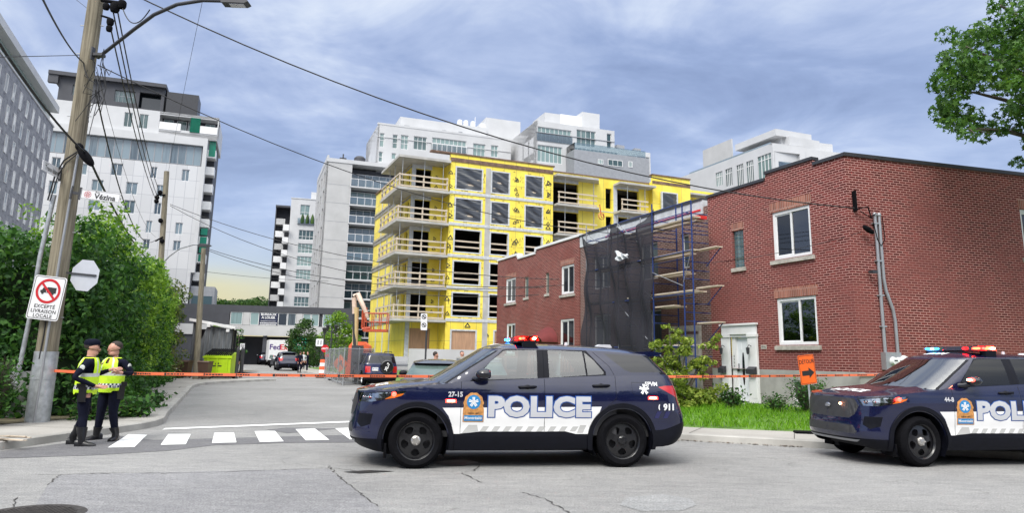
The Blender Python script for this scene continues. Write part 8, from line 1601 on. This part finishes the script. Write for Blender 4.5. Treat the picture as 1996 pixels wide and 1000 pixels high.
# --- construction fence, barriers, boom lift
m, b = _m('fence_mesh'); o = N['Material Output']; t_ = nd('ShaderNodeBsdfTransparent'); mx = nd('ShaderNodeMixShader'); b.inputs['Base Color'].default_value = (.33, .34, .35, 1); b.inputs['Metallic'].default_value = .3
mx.inputs[0].default_value = .42; Lk.new(t_.outputs[0], mx.inputs[1]); Lk.new(b.outputs[0], mx.inputs[2]); Lk.new(mx.outputs[0], o.inputs[0])
f0, f1, f2 = G(632, 739), G(668, 752), G(820, 745)
for a, b_ in ((f0, f1), (f1, f1.lerp(f2, .33))):
    L = (b_ - a).length; s_ = thing('construction_fence', 'grey chain link construction fence left of the dark blue SUV' if a is f0 else 'fence panel running behind the dark blue SUV', 'fence', a, math.atan2(b_.y - a.y, b_.x - a.x)); mb = MB(); mb.box(0, L, -.005, .005, .12, 1.85); obj('mesh_panel', mb, MATS['fence_mesh'], s_)
    k = max(2, int(L / 2.4))
    for i in range(k + 1): mb = MB(); mb.tube([(L * i / k, 0, 0), (L * i / k, 0, 1.95)], .028, 6); obj('post', mb, MATS['galv'], s_)
    mb = MB(); mb.tube([(0, 0, 1.88), (L, 0, 1.88)], .022, 5); mb.tube([(0, 0, .12), (L, 0, .12)], .022, 5); obj('rail', mb, MATS['galv'], s_)
fo = YO + Vector((math.sin(R(YA)) * 3.0, -math.cos(R(YA)) * 3.0)) if False else None
bl_ = AY(672, 735, 52.); bl_.z = 0; mb = MB(); mb.prism([(0, 0), (1.9, 0), (1.9, .6), (1.7, .8), (1.6, 2.2), (1.2, 2.5), (.4, 2.5), (.15, 2.2), (.1, .8), (0, .6)], 0, 1.0, 'y'); o_ = obj('water_barrier', mb, MATS['barrier_orange']); o_.location = bl_; tag(o_, 'orange plastic container behind the chain link fence', 'barrier')
bl_ = AY(694, 735, 50.); bl_.z = 0; lf = thing('boom_lift', 'red and tan boom lift raised in front of the grey tower', 'boom lift', bl_)
def L3(x, y, d=50.): return AY(x, y, d) - bl_
mb = MB(); mb.tube([L3(690, 735), L3(694, 600)], .20, 8); obj('tower_boom', mb, MATS['lift_tan'], lf, 60); mb = MB(); mb.tube([L3(690, 578), L3(697, 573), L3(712, 606), L3(716, 620)], [.17, .2, .16, .12], 7); mb.tube([L3(690, 580), L3(691, 612)], .17, 7); obj('upper_boom', mb, mat('lift_pale', (.60, .45, .36), .5), lf, 60)
mb = MB(); mb.tube([L3(714, 600), L3(712, 628)], .09, 6); mb.tube([L3(708, 604), L3(706, 640)], .09, 6); mb.tube([L3(706, 642), L3(722, 640)], .14, 6); obj('jib', mb, MATS['lift_red'], lf, 60)
mb = MB(); q = L3(733, 644)
for x_ in (-.75, -.25, .25, .75):
    for y_ in (-.35, .35): mb.tube([q + Vector((x_, y_, 0)), q + Vector((x_ * 1.05, y_, 1.15))], .035, 5)
for z_ in (.55, 1.15):
    for y_ in (-.35, .35): mb.tube([q + Vector((-.78, y_, z_)), q + Vector((.78, y_, z_))], .03, 5)
mb.box(-.8, .8, -.4, .4, -.12, .05, T(q)); obj('basket', mb, MATS['lift_red'], lf); mb = MB(); mb.tube([L3(690, 612, 49.9), L3(692, 690, 49.9)], .12, 6); mb.box(-.35, .35, -.3, .3, 0, 2.2); obj('control_box', mb, MATS['metal_dark'], lf)
# --- left side: dumpster, bins, tarp shelter, brick wall, posts
bw0 = Vector((-19.2, 40.9)); bw = bldg('brick_wall', 'strip of old red brick wall under the climbing vine at the hedge end', 'wall', bw0, 22); mb = MB(); mb.box(-6, .0, 0, 5, 0, 5.0); obj('wall', mb, MATS['brick_red_dull'], bw)
db_ = G(420, 743); dm = thing('dumpster', 'lime green steel dumpster with black ribbed lid by the tarp shelter', 'dumpster', db_ + Vector((0, .0, KZ)), R(8)); W2 = AY(455, 743, db_.y).x - AY(404, 743, db_.y).x
mb = MB(); mb.prism([(0, .15), (1.5, .15), (1.6, 1.45), (.0, 1.25)], -W2 / 2, W2 / 2, 'x'); mb.v = [(x, y, z) for x, y, z in mb.v]; mb.box(-W2 / 2 - .06, W2 / 2 + .06, -.05, .02, 1.12, 1.22)
for x_ in (-W2 / 2 + .2, 0, W2 / 2 - .2): mb.box(x_ - .04, x_ + .04, -.05, -.002, .2, 1.1)
obj('body', mb, MATS['bin_lime'], dm)
mb = MB()
for i in range(13): x_ = -W2 / 2 + W2 * i / 13; mb.add([(x_ + .02, -.02, 1.27), (x_ + W2 / 13 - .02, -.02, 1.27), (x_ + W2 / 13 - .02, 1.55, 1.62), (x_ + .02, 1.55, 1.62), (x_ + .05, -.02, 1.33), (x_ + W2 / 13 - .05, -.02, 1.33), (x_ + W2 / 13 - .05, 1.55, 1.68), (x_ + .05, 1.55, 1.68)], [(0, 1, 5, 4), (1, 2, 6, 5), (2, 3, 7, 6), (3, 0, 4, 7), (4, 5, 6, 7)])
obj('lid', mb, MATS['rubber'], dm); mb = MB(); mb.add([(-.12, -.012, .78), (.12, -.012, .78), (0, -.012, .98)], [(0, 1, 2)]); mb.box(-.25, .25, -.012, -.01, .66, .72); obj('logo', mb, MATS['decal_dark'], dm)
for x_ in (-.9, .9): mb = MB(); mb.lathe([(0, -.04), (.08, -.04), (.08, .04), (0, .04)], 10, T((x_, .2, .08)) @ RX(math.pi / 2)); obj('caster', mb, MATS['rubber'], dm)
for x, y, lb2 in ((358, 742, 'brown wheelie bin against the tarp, left of the grey pole'), (397, 744, 'brown wheelie bin between the grey pole and the dumpster')):
    s_ = thing('wheelie_bin', lb2, 'bin', G(x, y) + Vector((0, 0, KZ)), 0, 'brown wheelie bins'); mb = MB(); mb.add([(-.24, -.25, .05), (.24, -.25, .05), (.24, .25, .05), (-.24, .25, .05), (-.30, -.32, .88), (.30, -.32, .88), (.30, .32, .88), (-.30, .32, .88)], [(0, 3, 2, 1), (4, 5, 6, 7), (0, 1, 5, 4), (1, 2, 6, 5), (2, 3, 7, 6), (3, 0, 4, 7)]); obj('body', mb, MATS['bin_brown'], s_)
    mb = MB(); mb.prism([(-.35, .885), (.34, .885), (.30, .96), (-.28, .97)], -.32, .32, 'x'); obj('lid', mb, MATS['bin_brown'], s_)
    for q in (-.2, .2): mb = MB(); mb.lathe([(0, -.03), (.1, -.03), (.1, .03), (0, .03)], 10, T((q, .27, .1)) @ RY(math.pi / 2)); obj('wheel', mb, MATS['rubber'], s_)
sh0 = G(350, 738); sh = thing('shelter', 'grey tarp covered shelter with a sloping white edged roof behind the dumpster', 'shelter', sh0 + Vector((0, 1.2, 0)), R(8)); 
def lx(px, d): return AY(px, 700, d).x - sh0.x
mb = MB(); n = 60; V = []
Ls = 2.35
for i in range(n + 1):
    u = i / n; zt2 = 3.35 - .35 * u - (.9 * math.exp(-((u - .22) / .09) ** 2)); V += [(Ls * u, .12 * math.sin(u * 55) + .05 * math.sin(u * 131), .1), (Ls * u, .05 * math.sin(u * 55), 1.2 + zt2 * .2), (Ls * u, .02 * math.sin(u * 40), zt2)]
mb.add(V, [(3 * i + j, 3 * i + 3 + j, 3 * i + 4 + j, 3 * i + 1 + j) for i in range(n) for j in range(2)]); obj('tarp', mb, MATS['tarp_grey'], sh, 60)
mb = MB(); mb.prism([(-.2, 3.45), (Ls + .2, 3.02), (Ls + .2, 3.16), (-.2, 3.62)], -.3, 1.2, 'y'); obj('roof', mb, MATS['metal_white'], sh); mb = MB()
for x_ in (0, Ls): mb = MB(); mb.box(x_ - .05, x_ + .05, .1, .2, 0, 3.4 - .1 * x_); obj('post', mb, MATS['metal_dark'], sh)
mb = MB(); mb.box(.05, Ls, 1.1, 1.2, 0, 3.); obj('back_panel', mb, MATS['metal_dark'], sh); mb = MB(); mb.box(Ls - .3, Ls - .12, -.42, -.3, 2.82, 3.0); mb.box(.9, 1.08, -.42, -.3, 3.1, 3.3); obj('flood_lamp', mb, MATS['metal_white'], sh)
for x, y, lb2 in ((459, 743, 'left black bollard post right of the dumpster'), (468, 741, 'right black bollard post right of the dumpster')): b_ = G(x, y); s_ = thing('bollard', lb2, 'bollard', b_ + Vector((0, 0, KZ)), 0, 'black posts by the dumpster'); mb = MB(); mb.lathe([(.12, 0), (.1, .1), (.085, 1.5), (.10, 1.62), (.05, 1.75), (0, 1.76)], 10); obj('post', mb, MATS['metal_dark'], s_, 50)
# concrete block left of the pole, debris
cb_ = G(10, 832); mb = MB(); mb.prism(board(.75, .95, .08), 0, .5, 'y', T((0, 0, .48))); o_ = obj('concrete_block', mb, MATS['light_precast']); o_.location = cb_ + Vector((-.1, .6, KZ)); o_.rotation_euler = (0, 0, R(15)); tag(o_, 'pale concrete block half buried in weeds at the left edge', 'concrete block')
db2 = G(22, 876); s_ = thing('wood_scrap', 'broken strips of pale wood lying on the kerb at the lower left', 'wood scraps', db2 + Vector((0, 0, KZ)))
for i in range(5): mb = MB(); mb.box(-.35 + .04 * i, .3 - .05 * i, -.02, .02, .0, .015, T((rnd.uniform(-.1, .15), rnd.uniform(-.15, .15), .005 + .016 * i)) @ RZ(rnd.uniform(-.35, .35))); obj('board', mb, MATS['plank'], s_)
lf_ = MB()
for i in range(230):
    u = rnd.random(); q = Vector((3.2, 14.98)).lerp(Vector((5.6, 14.05)), u) + Vector((rnd.gauss(0, .05), rnd.gauss(-.1, .07))); a = rnd.uniform(0, 6.28); s = rnd.uniform(.012, .035); lf_.add([(q.x + s * math.cos(a + k) * (1 if k % 2 else .5), q.y + s * math.sin(a + k), .012 + rnd.random() * .01) for k in (0, 1.6, 3.1, 4.7)], [(0, 1, 2, 3)])
struct(obj('leaf_litter', lf_, mat('dead_leaf', (.10, .06, .035), .9, var=.4, scale=9)), 'stuff')
# --- the other side of the street, behind the viewer (it shows only as reflection in paint and glass)
hb_ = thing('house', 'row house across the street behind the viewpoint, seen only in reflections', 'house', (2, -11, 0)); mb = MB(); mb.box(-26, 26, -6, 0, 0, 6.6); obj('wall', mb, MATS['brick_brown'], hb_)
for i in range(9): window(hb_, -22 + i * 5.2, -20.4 + i * 5.2, 3.9, 5.4, y=.0, nv=2, dp=.05, glass='glass_dark'); window(hb_, -22 + i * 5.2, -20.4 + i * 5.2, 1., 2.5, y=.0, nv=2, dp=.05, glass='glass_dark')
for x_, lb2 in ((-9, 'left'), (3, 'middle'), (13, 'right')): tree((x_, -7.5, 0), 8.5, 3.4, 'leaf_dark', lb2 + ' one of three street trees behind the viewpoint, seen only in reflections', 'trees behind the viewpoint', .25, 60, 60, .35)
